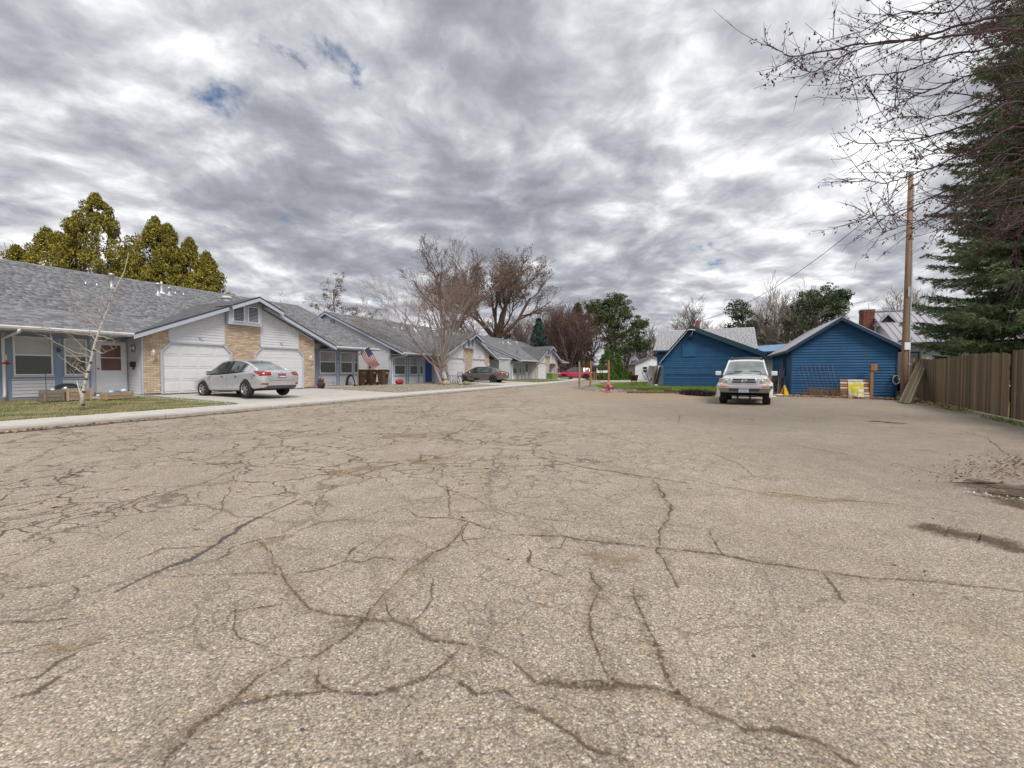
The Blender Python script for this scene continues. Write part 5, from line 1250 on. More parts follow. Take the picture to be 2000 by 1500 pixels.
    for s in (1, -1):
        path = [(g[0], s * (h[2][0] + .004), h[2][1]) for g, h in zip(gs, H)]
        MB().tube(path, S_.get('rail', .028), 8).build('roof_rail_panel', paint, root)
        # pillars
        for px_, wd, m_ in S_['pillars']:
            for k in range(len(gs) - 1):
                if gs[k][0] <= px_ <= gs[k + 1][0]:
                    t = (px_ - gs[k][0]) / (gs[k + 1][0] - gs[k][0]); tp = [lerp(a, b, t) for a, b in zip(gs[k], gs[k + 1])]
                    lo = (px_, s * (tp[4] + .008), tp[3]); hi = (px_ - .03, s * (tp[2] + .008), tp[1] - .045)
                    MB().hexa([(lo[0] - wd, lo[1], lo[2]), (lo[0] + wd, lo[1], lo[2]), (lo[0] + wd, lo[1] - s * .02, lo[2]), (lo[0] - wd, lo[1] - s * .02, lo[2]), (hi[0] - wd * .8, hi[1], hi[2]), (hi[0] + wd * .8, hi[1], hi[2]), (hi[0] + wd * .8, hi[1] - s * .02, hi[2]), (hi[0] - wd * .8, hi[1] - s * .02, hi[2])]).build('pillar', m_, root)
        # belt line moulding
        bp = [(g[0], s * (g[4] + .006), g[3] + .004) for g in gs[S_['side_i'][0]:S_['side_i'][1] + 1]]
        MB().tube(bp, .011, 5).build('belt_moulding', S_.get('mould', M_BLK), root)
    def patch(nm, quad, d_, m_, off=.006, nx=8, ny=4, th=.018):
        O = {'+y': ((0, 4, 0), (0, -1, 0)), '-y': ((0, -4, 0), (0, 1, 0)), 'rear': ((-5, 0, 0), (1, 0, 0)), 'front': ((5, 0, 0), (-1, 0, 0)), 'top': ((0, 0, 4), (0, 0, -1))}[d_]
        dv = Vector(O[1]); P = {}
        for i in range(nx + 1):
            for j in range(ny + 1):
                a, b = i / nx, j / ny
                p = [lerp(lerp(quad[0][k], quad[1][k], a), lerp(quad[3][k], quad[2][k], a), b) for k in (0, 1)]
                org = Vector((p[0], O[0][1], p[1])) if d_[1] == 'y' else (Vector((O[0][0], p[0], p[1])) if d_ in ('rear', 'front') else Vector((p[0], p[1], 4)))
                hit = bvh.ray_cast(org, dv)
                if hit[0] is not None:
                    nrm = hit[1] if hit[1].dot(dv) < 0 else -hit[1]; P[i, j] = (hit[0] + nrm * off, hit[0] - nrm * th)
        mb = MB()
        for i in range(nx):
            for j in range(ny):
                ks = [(i, j), (i + 1, j), (i + 1, j + 1), (i, j + 1)]
                if all(k in P for k in ks): mb.hexa([tuple(P[k][1]) for k in ks] + [tuple(P[k][0]) for k in ks])
        if mb.f:
            return mb.build(nm, m_, root)
    for ax in S_['axles']:
        for s in (-1, 1): wheel(root, ax, s * (W - .115), r, S_.get('tw', .215), S_['spokes'], S_['rim'], s)
    # seams, handles, mirrors
    seam = M_GREYPL
    for s, d_ in ((1, '+y'), (-1, '-y')):
        zt, zb = S_['beltz'] - .02, S_['sillz']
        for sx_ in S_['seams']: patch('door_seam', [(sx_ - .005, zb), (sx_ + .005, zb), (sx_ + .005, zt), (sx_ - .005, zt)], d_, seam, .003, 1, 10, .01)
        patch('sill_strip', [(S_['axles'][0] + r + .08, zb - .055), (S_['axles'][1] - r - .08, zb - .055), (S_['axles'][1] - r - .08, zb - .02), (S_['axles'][0] + r + .08, zb - .02)], d_, S_.get('sill', seam), .012, 8, 1)
        for hx in S_['handles']:
            h_ = patch('door_handle', [(hx - .09, S_['hz']), (hx + .09, S_['hz']), (hx + .09, S_['hz'] + .035), (hx - .09, S_['hz'] + .035)], d_, S_.get('handle', M_CHROME), .03, 4, 2)
        mx, my, mz = S_['mirror']; ms = S_.get('msize', (.09, .11, .07))
        mo = MB(); mo.box(mx - ms[0] * .5, mx + ms[0] * .5, s * my - ms[1], s * my + ms[1], mz - ms[2], mz + ms[2]); m_ = bevel(mo.build('side_mirror', S_.get('mpaint', paint), root), .03, 3)
        bx('mirror_glass', M_CARGLW, m_, mx - ms[0] * .5 - .004, mx - ms[0] * .5 - .001, s * my - ms[1] * .8, s * my + ms[1] * .8, mz - ms[2] * .8, mz + ms[2] * .8)
        ya, yb = sorted((s * (W - .10), s * (my - ms[1] * .6) if s > 0 else -(my - ms[1] * .6)))
        bx('mirror_arm', M_GREYPL, m_, mx - .02, mx + .03, ya, yb, mz - .06, mz - .02)
    return root, patch, bvh

# ---------- silver sedan
M_SILV = mat('silver_car_paint', (.60, .60, .62), .28, .03, 1.2, metal=.5, coat=.7, dirt=.16, dirtcol=(.30, .27, .24))
def sedan_spec(paint, k=1.0, w_=1.76, rim=M_RIM, sp=6):
    return dict(paint=paint, w=w_, r=.325, axles=(-1.32 * k, 1.38 * k), spokes=sp, rim=rim,
      body=[(-2.33 * k, .46, .82, .58, .0), (-2.30 * k, .38, .93, .76, .01), (-2.18 * k, .30, 1.01, .84, .03), (-1.9 * k, .27, 1.045, .875, .035), (-1.5 * k, .24, 1.04, .885, .03), (-1.0 * k, .22, 1.00, .89, .02), (-.3 * k, .21, .965, .89, .02), (.4 * k, .21, .945, .885, .02), (.95 * k, .21, .935, .88, .05), (1.35 * k, .22, .90, .875, .06), (1.75 * k, .23, .82, .86, .05), (2.05 * k, .24, .73, .81, .04), (2.24 * k, .27, .64, .70, .02), (2.31 * k, .34, .55, .50, .0)],
      glass=[(-1.83 * k, 1.055, .68, 1.02, .74), (-1.55 * k, 1.17, .62, 1.0, .79), (-1.22 * k, 1.32, .57, .985, .815), (-.85 * k, 1.43, .54, .97, .825), (-.35 * k, 1.485, .53, .955, .83), (.15 * k, 1.475, .54, .935, .83), (.45 * k, 1.42, .56, .92, .825), (.85 * k, 1.19, .63, .91, .80), (1.28 * k, .955, .72, .91, .74)],
      front_i=6, rear_i=3, side_i=(2, 8), pillars=[(-.22 * k, .045, M_BLK), (-1.0 * k, .028, M_BLK)], beltz=.94, sillz=.30, seams=(-.25 * k, .85 * k, -1.0 * k), handles=(-.42 * k, .5 * k - .9 + .4), hz=.80, mirror=(.80 * k, .93 * w_ / 1.76, .99))
Sv = sedan_spec(M_SILV); Sv['handles'] = (-.85, .02); Sv['lower'] = (M_SILV, 0)
ps = uv(11.60, 17.72, .0); ps.z = .205
carS, pt, bv = car('parked_car', 'silver sedan parked on the driveway before the second garage door, tail towards the street', ps, radians(154.8) , Sv)
carS.rotation_euler = (0, radians(1.1), radians(154.8))
M_SILV2 = M_SILV
for s, d_ in ((1, '+y'), (-1, '-y')):
    pt('tail_lamp', [(-2.24, .80), (-1.78, .99), (-1.80, 1.0), (-2.24, .985)] if True else 0, d_, M_TAIL, .008, 10, 5)
pt('tail_lamp', [(.86, .80), (.46, .83), (.42, .95), (.86, .97)], 'rear', M_TAIL, .008, 8, 4); pt('tail_lamp', [(-.86, .80), (-.46, .83), (-.42, .95), (-.86, .97)], 'rear', M_TAIL, .008, 8, 4)
pt('chrome_strip', [(.42, .895), (-.42, .895), (-.42, .925), (.42, .925)], 'rear', M_CHROME, .012, 8, 1)
pt('trunk_seam', [(.50, .62), (-.50, .62), (-.50, .632), (.50, .632)], 'rear', M_GREYPL, .003, 10, 1, .01)
for s in (1, -1): pt('trunk_seam', [(s * .50, .62), (s * .51, .62), (s * .60, .80), (s * .59, .80)], 'rear', M_GREYPL, .003, 1, 8, .01)
pt('rear_valance', [(.72, .33), (-.72, .33), (-.60, .44), (.60, .44)], 'rear', M_GREYPL, .012, 12, 3)
for s in (1, -1): pt('reflector', [(s * .80, .47), (s * .60, .46), (s * .56, .52), (s * .78, .54)], 'rear', M_TAIL, .008, 4, 2)
pl = pt('licence_plate', [(.17, .72), (-.17, .72), (-.17, .88), (.17, .88)], 'rear', M_GREYPL, .014, 3, 2)
pt('plate_sticker', [(.14, .80), (-.14, .80), (-.14, .855), (.14, .855)], 'rear', M_PLR, .022, 3, 1); pt('plate_sticker', [(.14, .745), (-.14, .745), (-.14, .79), (.14, .79)], 'rear', M_PLW, .022, 3, 1)
pt('badge', [(.04, .945), (-.04, .945), (-.04, .985), (.04, .985)], 'rear', M_CHROME, .014, 2, 2)
pt('quarter_sticker', [(-1.83, .70), (-1.73, .70), (-1.73, .80), (-1.83, .80)], '+y', mat('blue_sticker', (.14, .25, .40), .5, .4, 40), .005, 2, 2)
for s in (1, -1): pt('headlamp', [(1.80, .68), (2.2, .58), (2.2, .66), (1.80, .80)], '+y' if s > 0 else '-y', M_HEAD, .006, 6, 3)
MB().tube([(-1.1, 0, 1.40), (-1.22, 0, 1.46)], [.03, .01], 6).build('roof_antenna', M_SILV, carS)
bx('high_brake_lamp', M_TAIL, carS, -1.62, -1.56, -.12, .12, 1.06, 1.08)
bx('exhaust_pipe', M_CHROME, carS, -2.25, -2.0, -.62, -.55, .26, .32)
bx('seat_back', M_GREYPL, carS, -.5, -.4, -.6, .6, .9, 1.2)

# ---------- grey brown sedan before the middle duplex
M_TAUPE = mat('grey_brown_car_paint', (.155, .13, .12), .32, .05, 2, metal=.4, coat=.6, dirt=.1, dirtcol=(.2, .17, .14))
Tp = sedan_spec(M_TAUPE, 1.035, 1.80, M_RIMD, 5); Tp['handles'] = (-.85, .05)
pc_ = Vector((-2.75, 39.55, .14)); hd = math.atan2(.30, -.954)
carT, pt, bv = car('parked_car', 'grey brown sedan parked across the middle duplex driveway, nose to the left', pc_, hd, Tp)
for s, d_ in ((1, '+y'), (-1, '-y')): pt('tail_lamp', [(-2.34, .76), (-2.02, .78), (-2.04, .95), (-2.34, .95)], d_, M_TAIL, .008, 6, 4)
for s in (1, -1): pt('tail_lamp', [(s * .86, .76), (s * .52, .78), (s * .54, .95), (s * .86, .95)], 'rear', M_TAIL, .008, 6, 4)
pt('chrome_strip', [(.45, .90), (-.45, .90), (-.45, .93), (.45, .93)], 'rear', M_CHROME, .012, 6, 1)
pt('licence_plate', [(.16, .70), (-.16, .70), (-.16, .86), (.16, .86)], 'rear', M_PLW, .014, 3, 2)
pt('side_moulding', [(-.95, .52), (.95, .50), (.95, .56), (-.95, .58)], '+y', M_TAUPE, .02, 10, 1)

# ---------- SUVs
def suv_body(L, wz, hood, belt, nose, zb, w_):
    h = L / 2
    return [(-h, zb + .16, belt - .10, w_ * .84, 0), (-h + .04, zb + .08, belt - .02, w_ * .95, 0), (-h + .3, zb + .02, belt + .0, w_ * .99, 0), (-h + .9, zb, belt, w_, 0), (-.3, zb, belt - .01, w_, 0), (.45, zb, belt - .02, w_, .0), (.85, zb, hood + .03, w_ * .99, .03), (h - 1.0, zb, hood, w_ * .985, .04), (h - .45, zb + .02, hood - .05, w_ * .975, .035), (h - .12, zb + .06, hood - .11, w_ * .95, .02), (h - .03, zb + .10, hood - .17, w_ * .91, .0), (h, zb + .16, hood - .24, w_ * .82, 0)]
M_WCAR = mat('white_car_paint', (.72, .73, .73), .32, .04, 1.5, coat=.6, dirt=.14, dirtcol=(.42, .38, .32))
Wt = dict(cat='suv', paint=M_WCAR, w=1.66, r=.365, axles=(-1.33, 1.34), spokes=6, rim=M_RIM, tw=.26, rail=.035,
   body=suv_body(4.45, 0, 1.08, 1.10, 0, .42, .82),
   glass=[(-2.16, 1.12, .70, 1.05, .78), (-2.10, 1.45, .62, 1.05, .79), (-1.98, 1.63, .59, 1.06, .79), (-1.2, 1.70, .585, 1.06, .80), (-.3, 1.715, .585, 1.06, .80), (.35, 1.69, .59, 1.06, .80), (.52, 1.63, .60, 1.06, .80), (.82, 1.38, .66, 1.07, .79), (1.12, 1.12, .74, 1.08, .77)],
   front_i=6, rear_i=2, side_i=(2, 8), pillars=[(-.35, .05, M_WCAR), (-1.25, .07, M_WCAR), (.42, .03, M_BLK)], beltz=1.06, sillz=.52, seams=(-.3, .75, -1.15), handles=(-.95, .0), hz=.90, mirror=(.72, .96, 1.15), msize=(.12, .105, .085), sill=M_VALAN)
sL, sR = G(1401, 787), G(1510, 791.7)
fwd = Vector((sR - sL)); fwd = Vector((fwd.y, -fwd.x, 0)).normalized()
if fwd.y > 0: fwd = -fwd
fwd = Vector((-.50, -.866, 0))
ctr = Vector(((sL.x + sR.x) / 2, (sL.y + sR.y) / 2, 0)) - fwd * 1.55
carW, pt, bv = car('parked_suv', 'white four wheel drive parked nose to the camera before the blue buildings', ctr, math.atan2(fwd.y, fwd.x), Wt)
# fender flares
for ax in Wt['axles']:
    for s in (-1, 1):
        m_ = MB(); N_ = 14; r0, r1 = .415, .50
        for i in range(N_):
            a0, a1 = radians(-12 + 204 * i / N_), radians(-12 + 204 * (i + 1) / N_)
            P = []
            for a, rr, yy in ((a0, r1, .80), (a1, r1, .80), (a1, r0, .80), (a0, r0, .80), (a0, r1 - .02, .845), (a1, r1 - .02, .845), (a1, r0, .915), (a0, r0, .915)): P.append((ax + cos(a) * rr, s * yy, .38 + sin(a) * rr))
            m_.hexa(P)
        m_.build('fender_flare', M_WCAR, carW)
F_ = 2.225; FL_ = F_ + .05
bevel(MB().box(F_ - .06, F_ + .115, -.80, .80, .60, .735).build('chrome_bumper', M_CHROME, carW), .035, 3)
for s in (-1, 1): bevel(MB().hexa([(F_ - .5, s * .70, .60), (F_ + .10, s * .70, .60), (F_ - .02, s * .90, .60), (F_ - .5, s * .90, .60), (F_ - .5, s * .70, .735), (F_ + .10, s * .70, .735), (F_ - .02, s * .90, .735), (F_ - .5, s * .90, .735)][::1]).build('bumper_corner', M_CHROME, carW), .02, 2)
bevel(MB().hexa([(F_ - .2, -.78, .455), (F_ + .03, -.72, .455), (F_ + .03, .72, .455), (F_ - .2, .78, .455), (F_ - .2, -.86, .598), (F_ + .10, -.80, .598), (F_ + .10, .80, .598), (F_ - .2, .86, .598)]).build('lower_valance', M_VALAN, carW), .03, 2)
bx('valance_grille', M_BLK, carW, F_ + .06, F_ + .105, -.48, .48, .52, .585)
for s in (-1, 1):
    bevel(bx('turn_lamp', M_AMB, carW, F_ + .08, F_ + .128, s * .66 - .11, s * .66 + .11, .635, .70), .008, 2)
    bx('lamp_surround', M_CHROME, carW, F_ + .05, F_ + .118, s * .66 - .13, s * .66 + .13, .622, .713)
    bevel(MB().hexa([(F_ - .25, s * .44, .785), (F_ + .04, s * .44, .785), (F_ - .02, s * .70, .785), (F_ - .25, s * .70, .785), (F_ - .25, s * .42, .975), (F_ + .015, s * .42, .975), (F_ - .045, s * .70, .975), (F_ - .25, s * .70, .975)]).build('headlamp', M_HEAD, carW), .012, 2)
    MB().lathe([(0, .03), (.055, .025), (.065, 0)], 16, 'x', (F_ + .012, s * .57, .88)).build('reflector_bowl', M_HEAD, carW)
    bevel(MB().hexa([(F_ - .30, s * .71, .79), (F_ - .03, s * .71, .79), (F_ - .12, s * .83, .79), (F_ - .30, s * .83, .79), (F_ - .30, s * .71, .97), (F_ - .055, s * .71, .97), (F_ - .14, s * .82, .97), (F_ - .30, s * .82, .97)]).build('corner_lamp', mat('corner_lamp_lens', (.55, .33, .24), .2, .3, 12, coat=.6), carW), .01, 2)
    MB().tube([(F_ - .04, s * .2, .15), (F_ - .1, s * .2, .35)], .03, 6).build('tow_hook', M_BLK, carW)
bevel(MB().hexa([(F_ - .2, -.42, .785), (F_ + .05, -.42, .785), (F_ + .05, .42, .785), (F_ - .2, .42, .785), (F_ - .2, -.38, .98), (F_ + .02, -.38, .98), (F_ + .02, .38, .98), (F_ - .2, .38, .98)]).build('grille_shell', M_CHROME, carW), .012, 2)
bx('grille_opening', M_BLK, carW, F_ - .06, F_ + .056, -.38, .38, .81, .872); bx('grille_opening', M_BLK, carW, F_ - .06, F_ + .045, -.35, .35, .893, .955)
em = thing('grille_emblem', None, None, (F_ + .062, 0, .882)); em.parent = carW
for (rx, rz_, ) in ((.082, .045), (.030, .043), (.060, .018)):
    MB().tube([(0, rx * cos(2 * pi * i / 24), rz_ * sin(2 * pi * i / 24) + (.012 if rx == .06 else 0)) for i in range(25)], .006, 5, cap=False).build('emblem_ring', M_CHROME, em)
bx('front_apron', M_WCAR, carW, F_ - .25, F_ - .02, -.80, .80, .745, .80)
pl_ = bx('licence_plate', M_PLW, carW, F_ + .118, F_ + .13, -.155, .155, .46, .61)
bx('plate_band', M_PLR, pl_, F_ + .1305, F_ + .133, -.15, .15, .575, .605); bx('plate_band', M_PLB, pl_, F_ + .1305, F_ + .133, -.15, .15, .465, .495)
for i in range(6): bx('plate_digit', M_PLB, pl_, F_ + .1305, F_ + .134, -.125 + i * .044, -.10 + i * .044, .505, .565)
for s in (-1, 1):
    MB().tube([(1.15, s * .55, 1.135), (1.02, s * .30 + .2, 1.22), (.99, s * .28 - .12, 1.235)], .010, 5).build('wiper', M_BLK, carW)
    MB().tube([(-1.8, s * .52, 1.715), (-1.75, s * .52, 1.775), (.1, s * .52, 1.785), (.18, s * .52, 1.72)], .018, 6).build('roof_rack_rail', M_GREYPL, carW)
for x in (-1.5, -.1): MB().tube([(x, -.52, 1.775), (x, 0, 1.79), (x, .52, 1.775)], .015, 6).build('roof_rack_bar', M_GREYPL, carW)
bx('axle', M_BLK, carW, 1.25, 1.42, -.7, .7, .28, .38); bx('skid_plate', M_GREYPL, carW, 1.3, 2.1, -.4, .4, .30, .36); bx('underbody', M_WELL, carW, -2.0, 1.9, -.6, .6, .36, .46)
pt('hood_seam', [(2.0, -.70), (2.0, .70), (1.985, .70), (1.985, -.70)], 'top', M_GREYPL, .003, 12, 1, .01)
for y in (-.25, .25): bevel(bx('seat_back', M_GREYPL, carW, -.1, .0, y - .18, y + .18, .9, 1.45), .03, 2)

# ---------- red SUV at the far end
M_RED = mat('crimson_car_paint', (.45, .012, .045), .25, .05, 2, coat=.8)
Rd = dict(cat='suv', paint=M_RED, w=2.0, r=.38, axles=(-1.50, 1.52), spokes=5, rim=M_RIMD, tw=.26,
   body=suv_body(5.0, 0, 1.10, 1.13, 0, .32, 1.0),
   glass=[(-2.38, 1.15, .80, 1.08, .92), (-2.2, 1.48, .70, 1.10, .93), (-1.95, 1.68, .66, 1.10, .94), (-1.2, 1.75, .655, 1.10, .95), (-.3, 1.775, .655, 1.10, .95), (.3, 1.74, .66, 1.10, .95), (.6, 1.64, .68, 1.10, .94), (1.0, 1.38, .74, 1.10, .92), (1.42, 1.14, .84, 1.10, .88)],
   front_i=6, rear_i=2, side_i=(1, 8), pillars=[(-.3, .05, M_BLK), (-1.45, .11, M_RED), (.7, .03, M_BLK)], beltz=1.08, sillz=.42, seams=(-.35, .85, -1.3), handles=(-1.05, .0), hz=.95, mirror=(.95, 1.12, 1.17), mpaint=M_RED, sill=M_BLK)
carR, pt, bv = car('parked_suv', 'crimson SUV parked at the far end of the street, nose to the left', Vector((8.85, 61.5, -.02)), math.atan2(.10, -1), Rd)
for s in (1, -1): pt('tail_lamp', [(-2.48, .92), (-2.2, .95), (-2.25, 1.06), (-2.48, 1.04)], '+y' if s > 0 else '-y', M_TAIL, .008, 4, 3); pt('headlamp', [(2.05, .86), (2.45, .84), (2.45, .94), (2.05, .98)], '+y' if s > 0 else '-y', M_HEAD, .008, 4, 3)
for s in (1, -1): pt('tail_lamp', [(s * .95, .92), (s * .5, .94), (s * .5, 1.03), (s * .95, 1.04)], 'rear', M_TAIL, .008, 4, 3)

# ================================================================== PROPS OF THE HOUSES
def hp(u, y, z=0): return uv(u, 20.7 + y, z)
# flag
FL = thing('flag', 'American flag on a white pole angled out from the nearest duplex', 'flag', uv(21.15, 21.5, 1.92), ROWROT)
tipv = Vector((0, 0, 0)); pw = PFLAG = None
tip = at(713.5, 22.9, 677); base = at(691, 27.3 - 1.9, 704)
iv = Matrix.Translation(-FL.location); mw = (Matrix.Translation(FL.location) @ Matrix.Rotation(ROWROT, 4, 'Z')).inverted()
base = uv(21.05, 21.62, 0); base.z = 1.90
tip = at(721, 27.5, 676)
bL, tL = mw @ base, mw @ tip
MB().tube([bL, tL], .014, 8).build('flag_pole', M_WTRIM, FL); MB().lathe([(0, -.03), (.03, 0), (0, .03)], 8, 'z', tuple(tL)).build('pole_finial', M_CHROME, FL)
M_FR = mat('flag_red', (.45, .015, .03), .7, .08, 6); M_FW = mat('flag_white', (.72, .70, .71), .7, .05, 6); M_FB = mat('flag_navy', (.018, .025, .13), .7, .08, 6)
pd = (tL - bL).normalized(); hoist = .80; fly = 1.32
dn = Vector((0, 0, -1)); sidev = pd.cross(dn).normalized()
# the cloth: hoist runs down the pole from the tip, the fly hangs down and outward
flyd = (mw.to_3x3() @ (at(733, 27.7, 719) - at(713, 27.5, 685))).normalized()
def fpt(a, b):      # a along the hoist 0..1 from tip, b along the fly 0..1
    p = tL - pd * (.05 + a * hoist); sag = flyd * (b * fly) + dn * (.10 * sin(b * pi) * a)
    return p + sag + sidev * (.06 * sin(b * 7 + a * 2) * b) - pd * (b * .05 * a) + pd * (b * hoist * a * .22)
cl_ = thing('flag_cloth', None, None); cl_.parent = FL
for s in range(13):
    mb = MB(); a0, a1 = s / 13, (s + 1) / 13; b0 = .4 if s < 7 else 0
    for k in range(12):
        c0, c1 = b0 + (1 - b0) * k / 12, b0 + (1 - b0) * (k + 1) / 12; mb.face([fpt(a0, c0), fpt(a1, c0), fpt(a1, c1), fpt(a0, c1)], sm=True)
    mb.build('stripe', M_FR if s % 2 == 0 else M_FW, cl_)
mb = MB()
for i in range(7):
    for k in range(6):
        a0, a1, c0, c1 = i / 13, (i + 1) / 13, .4 * k / 6, .4 * (k + 1) / 6; mb.face([fpt(a0, c0), fpt(a1, c0), fpt(a1, c1), fpt(a0, c1)], sm=True)
mb.build('canton', M_FB, cl_)
mb = MB()
for r_ in range(9):
    for c_ in range(6 if r_ % 2 == 0 else 5):
        a, b = (r_ + .8) / 9.6 * 7 / 13, (c_ + (.55 if r_ % 2 == 0 else 1.05)) / 6.1 * .4
        for s in (1, -1):
            P = [];
            for q in range(10):
                an = 2 * pi * q / 10; rr = .016 if q % 2 == 0 else .007; P.append(fpt(a + cos(an) * rr / hoist, b + sin(an) * rr / fly) + sidev * .003 * s)
            mb.face(P)
o_ = mb.build('stars', M_FW, cl_); o_['kind'] = 'stuff'

# house numbers as real lettering
def letter(txt, loc, size, par_label, m_=M_BLK, rot=None, ext=.006):
    cu = bpy.data.curves.new('numeral', 'FONT'); cu.body = txt; cu.size = size; cu.extrude = ext; cu.align_x = 'CENTER'; cu.materials.append(m_)
    t0_ = bpy.data.objects.new('t', cu); COL.objects.link(t0_); dg = bpy.context.evaluated_depsgraph_get(); me = bpy.data.meshes.new_from_object(t0_.evaluated_get(dg)); bpy.data.objects.remove(t0_)
    o = bpy.data.objects.new('house_number', me); COL.objects.link(o); o.location = loc; o.rotation_euler = rot or (pi / 2, 0, ROWROT); prop(o, par_label, 'house number'); return o
letter('6', hp(7.32, .945, 1.93), .26, 'dark numeral 6 on the light blue panel left of the front door')
letter('5', hp(20.22, .945, 1.95), .24, 'small blue numeral 5 between the windows right of the garages', mat('dark_blue_numeral', (.03, .06, .15), .5, .1))

# planter boxes
M_PLANT = mat('planter_wood', (.40, .30, .20), .9, .25, 4, .5, 40, rnd=.2, stretch=(1, 5, 5)); M_SOIL = mat('potting_soil', (.06, .045, .035), 1, .3, 8)
def planter(u, y, L, h, label, m_=M_PLANT):
    t_ = thing('planter_box', label, 'planter', hp(u, y, .225), ROWROT)
    nb = max(2, round(h / .13))
    for k in range(nb):
        z = .02 + k * h / nb
        for (a, b, c, d_) in ((0, L, -.18, -.15), (0, L, .15, .18)): bx('board', m_, t_, a, b, c, d_, z, z + h / nb - .012)
        for (a, b) in ((.0, .03), (L - .03, L)): bx('board', m_, t_, a, b, -.149, .149, z, z + h / nb - .012)
    bx('soil', M_SOIL, t_, .031, L - .031, -.149, .149, .03, h - .04)
    for a in (.0, L - .06):
        for c in (-.20, .181): bx('corner_post', m_, t_, a, a + .06, c, c + .02, 0, h + .02)
    return t_
planter(6.36, -.55, .50, .36, 'grey weathered planter box under the first window', M_WOODG)
planter(6.90, -.60, .66, .40, 'light wooden planter box behind the white sapling')
planter(7.75, -1.05, .82, .24, 'low worn planter box before the front door')
def ball(name, label, cat, loc, r, m_, squash=1, parent=None):
    mb = MB().lathe([(r * sin(pi * k / 10), -r * squash * cos(pi * k / 10)) for k in range(11)], 16, 'z'); o = mb.build(name, m_, parent, loc)
    return prop(o, label, cat) if label else o
M_GLZ = mat('glazed_blue', (.03, .11, .26), .15, .3, 5, coat=.8); M_GLZL = mat('pale_blue_glass', (.30, .48, .60), .12, .3, 8, coat=.8)
# round blue grill on the planter
GR = thing('blue_kettle_pot', 'large shiny blue pot standing behind the light planter box', 'pot', hp(7.28, .25, .30), ROWROT)
MB().lathe([(0, .0), (.24, .04), (.33, .22), (.33, .30), (.30, .36)], 18, 'z').build('bowl', M_GLZ, GR); MB().lathe([(.34, .30), (.30, .40), (.16, .46), (0, .47)], 18, 'z', (0, 0, .03)).build('lid', mat('dark_lid', (.02, .03, .045), .25, .2, coat=.5), GR)
for i, (u, y, z, r, m_, l) in enumerate([(6.65, -.52, .63, .055, mat('white_figure', (.7, .7, .7), .4, .1), 'small white ball ornament on the grey planter'), (8.0, -1.03, .50, .10, M_GLZL, 'pale blue glass ball at the left of the low planter'), (8.18, -1.02, .48, .08, M_GLZ, 'dark blue glass ball in the middle of the low planter'), (8.36, -1.02, .53, .10, mat('white_blue_globe', (.5, .6, .72), .15, .35, 12, coat=.7), 'white and blue glass globe at the right of the low planter'), (7.6, -1.1, .40, .05, MT['white_figure'], 'small white stone left of the low planter'), (8.55, -1.05, .46, .045, MT['white_figure'], 'small white knob on the right end of the low planter')]):
    ball('garden_ball', l, 'ornament', hp(u, y, z - .02), r, m_, .85)
# hanging things at the entry
WR = thing('wall_wreath', 'grey wreath with a white bow on the entry side wall', 'wreath', hp(9.44, .62, 2.15), ROWROT)
MB().tube([(-.03, .12 * cos(2 * pi * i / 16), .12 * sin(2 * pi * i / 16)) for i in range(17)], .04, 6, cap=False).build('wreath_ring', mat('wreath_grey', (.28, .27, .26), .9, .4, 20, .8), WR)
for s in (-1, 1): MB().hexa([(-.10, 0, -.02), (-.06, 0, -.02), (-.06, s * .14, -.06), (-.10, s * .14, -.06), (-.10, 0, .03), (-.06, 0, .03), (-.06, s * .15, .09), (-.10, s * .15, .09)]).build('bow', M_WTRIM, WR)
MX = thing('mailbox', 'small black mailbox on the entry side wall under the wreath', 'mailbox', hp(9.44, .62, 1.50), ROWROT); bevel(MB().box(-.12, 0, -.12, .12, -.10, .12).build('box', M_BLK, MX), .02); MB().box(-.06, -.03, -.05, .05, -.2, -.10).build('paper_holder', mat('rust_red', (.25, .05, .03)), MX)
HB = thing('hanging_ornament', 'red and white hanging ornament beside the first window', 'ornament', hp(6.0, .93, 1.6), ROWROT)
MB().lathe([(0, 0), (.05, .02), (.04, .1), (.05, .18), (0, .2)], 8, 'z').build('bell', M_WTRIM, HB); MB().lathe([(.02, -.14), (.11, -.12), (.10, -.07), (0, -.04)], 8, 'z').build('red_dish', mat('bright_red', (.5, .03, .02)), HB); MB().tube([(0, 0, .2), (0, 0, .5)], .004, 4).build('cord', M_BLK, HB)
prop(MB().tube([hp(6.75, .3, .2), hp(6.75, .3, 1.25)], .010, 5).build('shepherd_hook', M_BLK), 'thin black garden stake standing before the first window', 'stake')
# potted mum, arch, bike ornament at right unit
PT = thing('potted_plant', 'brown flower pot with a rusty plant at the foot of the right brick pier', 'plant', uv(17.75, 20.35, .25), ROWROT)
MB().lathe([(0, 0), (.17, 0), (.23, .26), (.25, .30), (.22, .30), (.2, .27), (0, .26)], 16, 'z').build('pot', mat('plum_pot', (.09, .05, .05), .6, .1), PT)
pq = rng.normal(0, .09, (260, 3)); pq[:, 2] = abs(pq[:, 2]) * 1.3 + .3
ob = blades('foliage', pq, .04, .12, .02, [mat('rust_foliage', (.14, .09, .05), .9, .3, 5, rnd=.5)], lean=1, parent=PT)
AR = thing('wicker_arch', 'dark arched twig ornament leaning at the foot of the windows', 'ornament', uv(20.85, 21.25, .24), ROWROT)
mb = MB()
for k in range(4): mb.tube([((.30 + .03 * k) * cos(pi * i / 14), .02 * (k - 2), .06 + (.62 + .03 * k) * sin(pi * i / 14)) for i in range(15)], .028, 6, cap=True)
o_ = mb.build('arch_twig', mat('dark_twig', (.025, .022, .028), .9, .3, 10), AR); o_['kind'] = 'stuff'
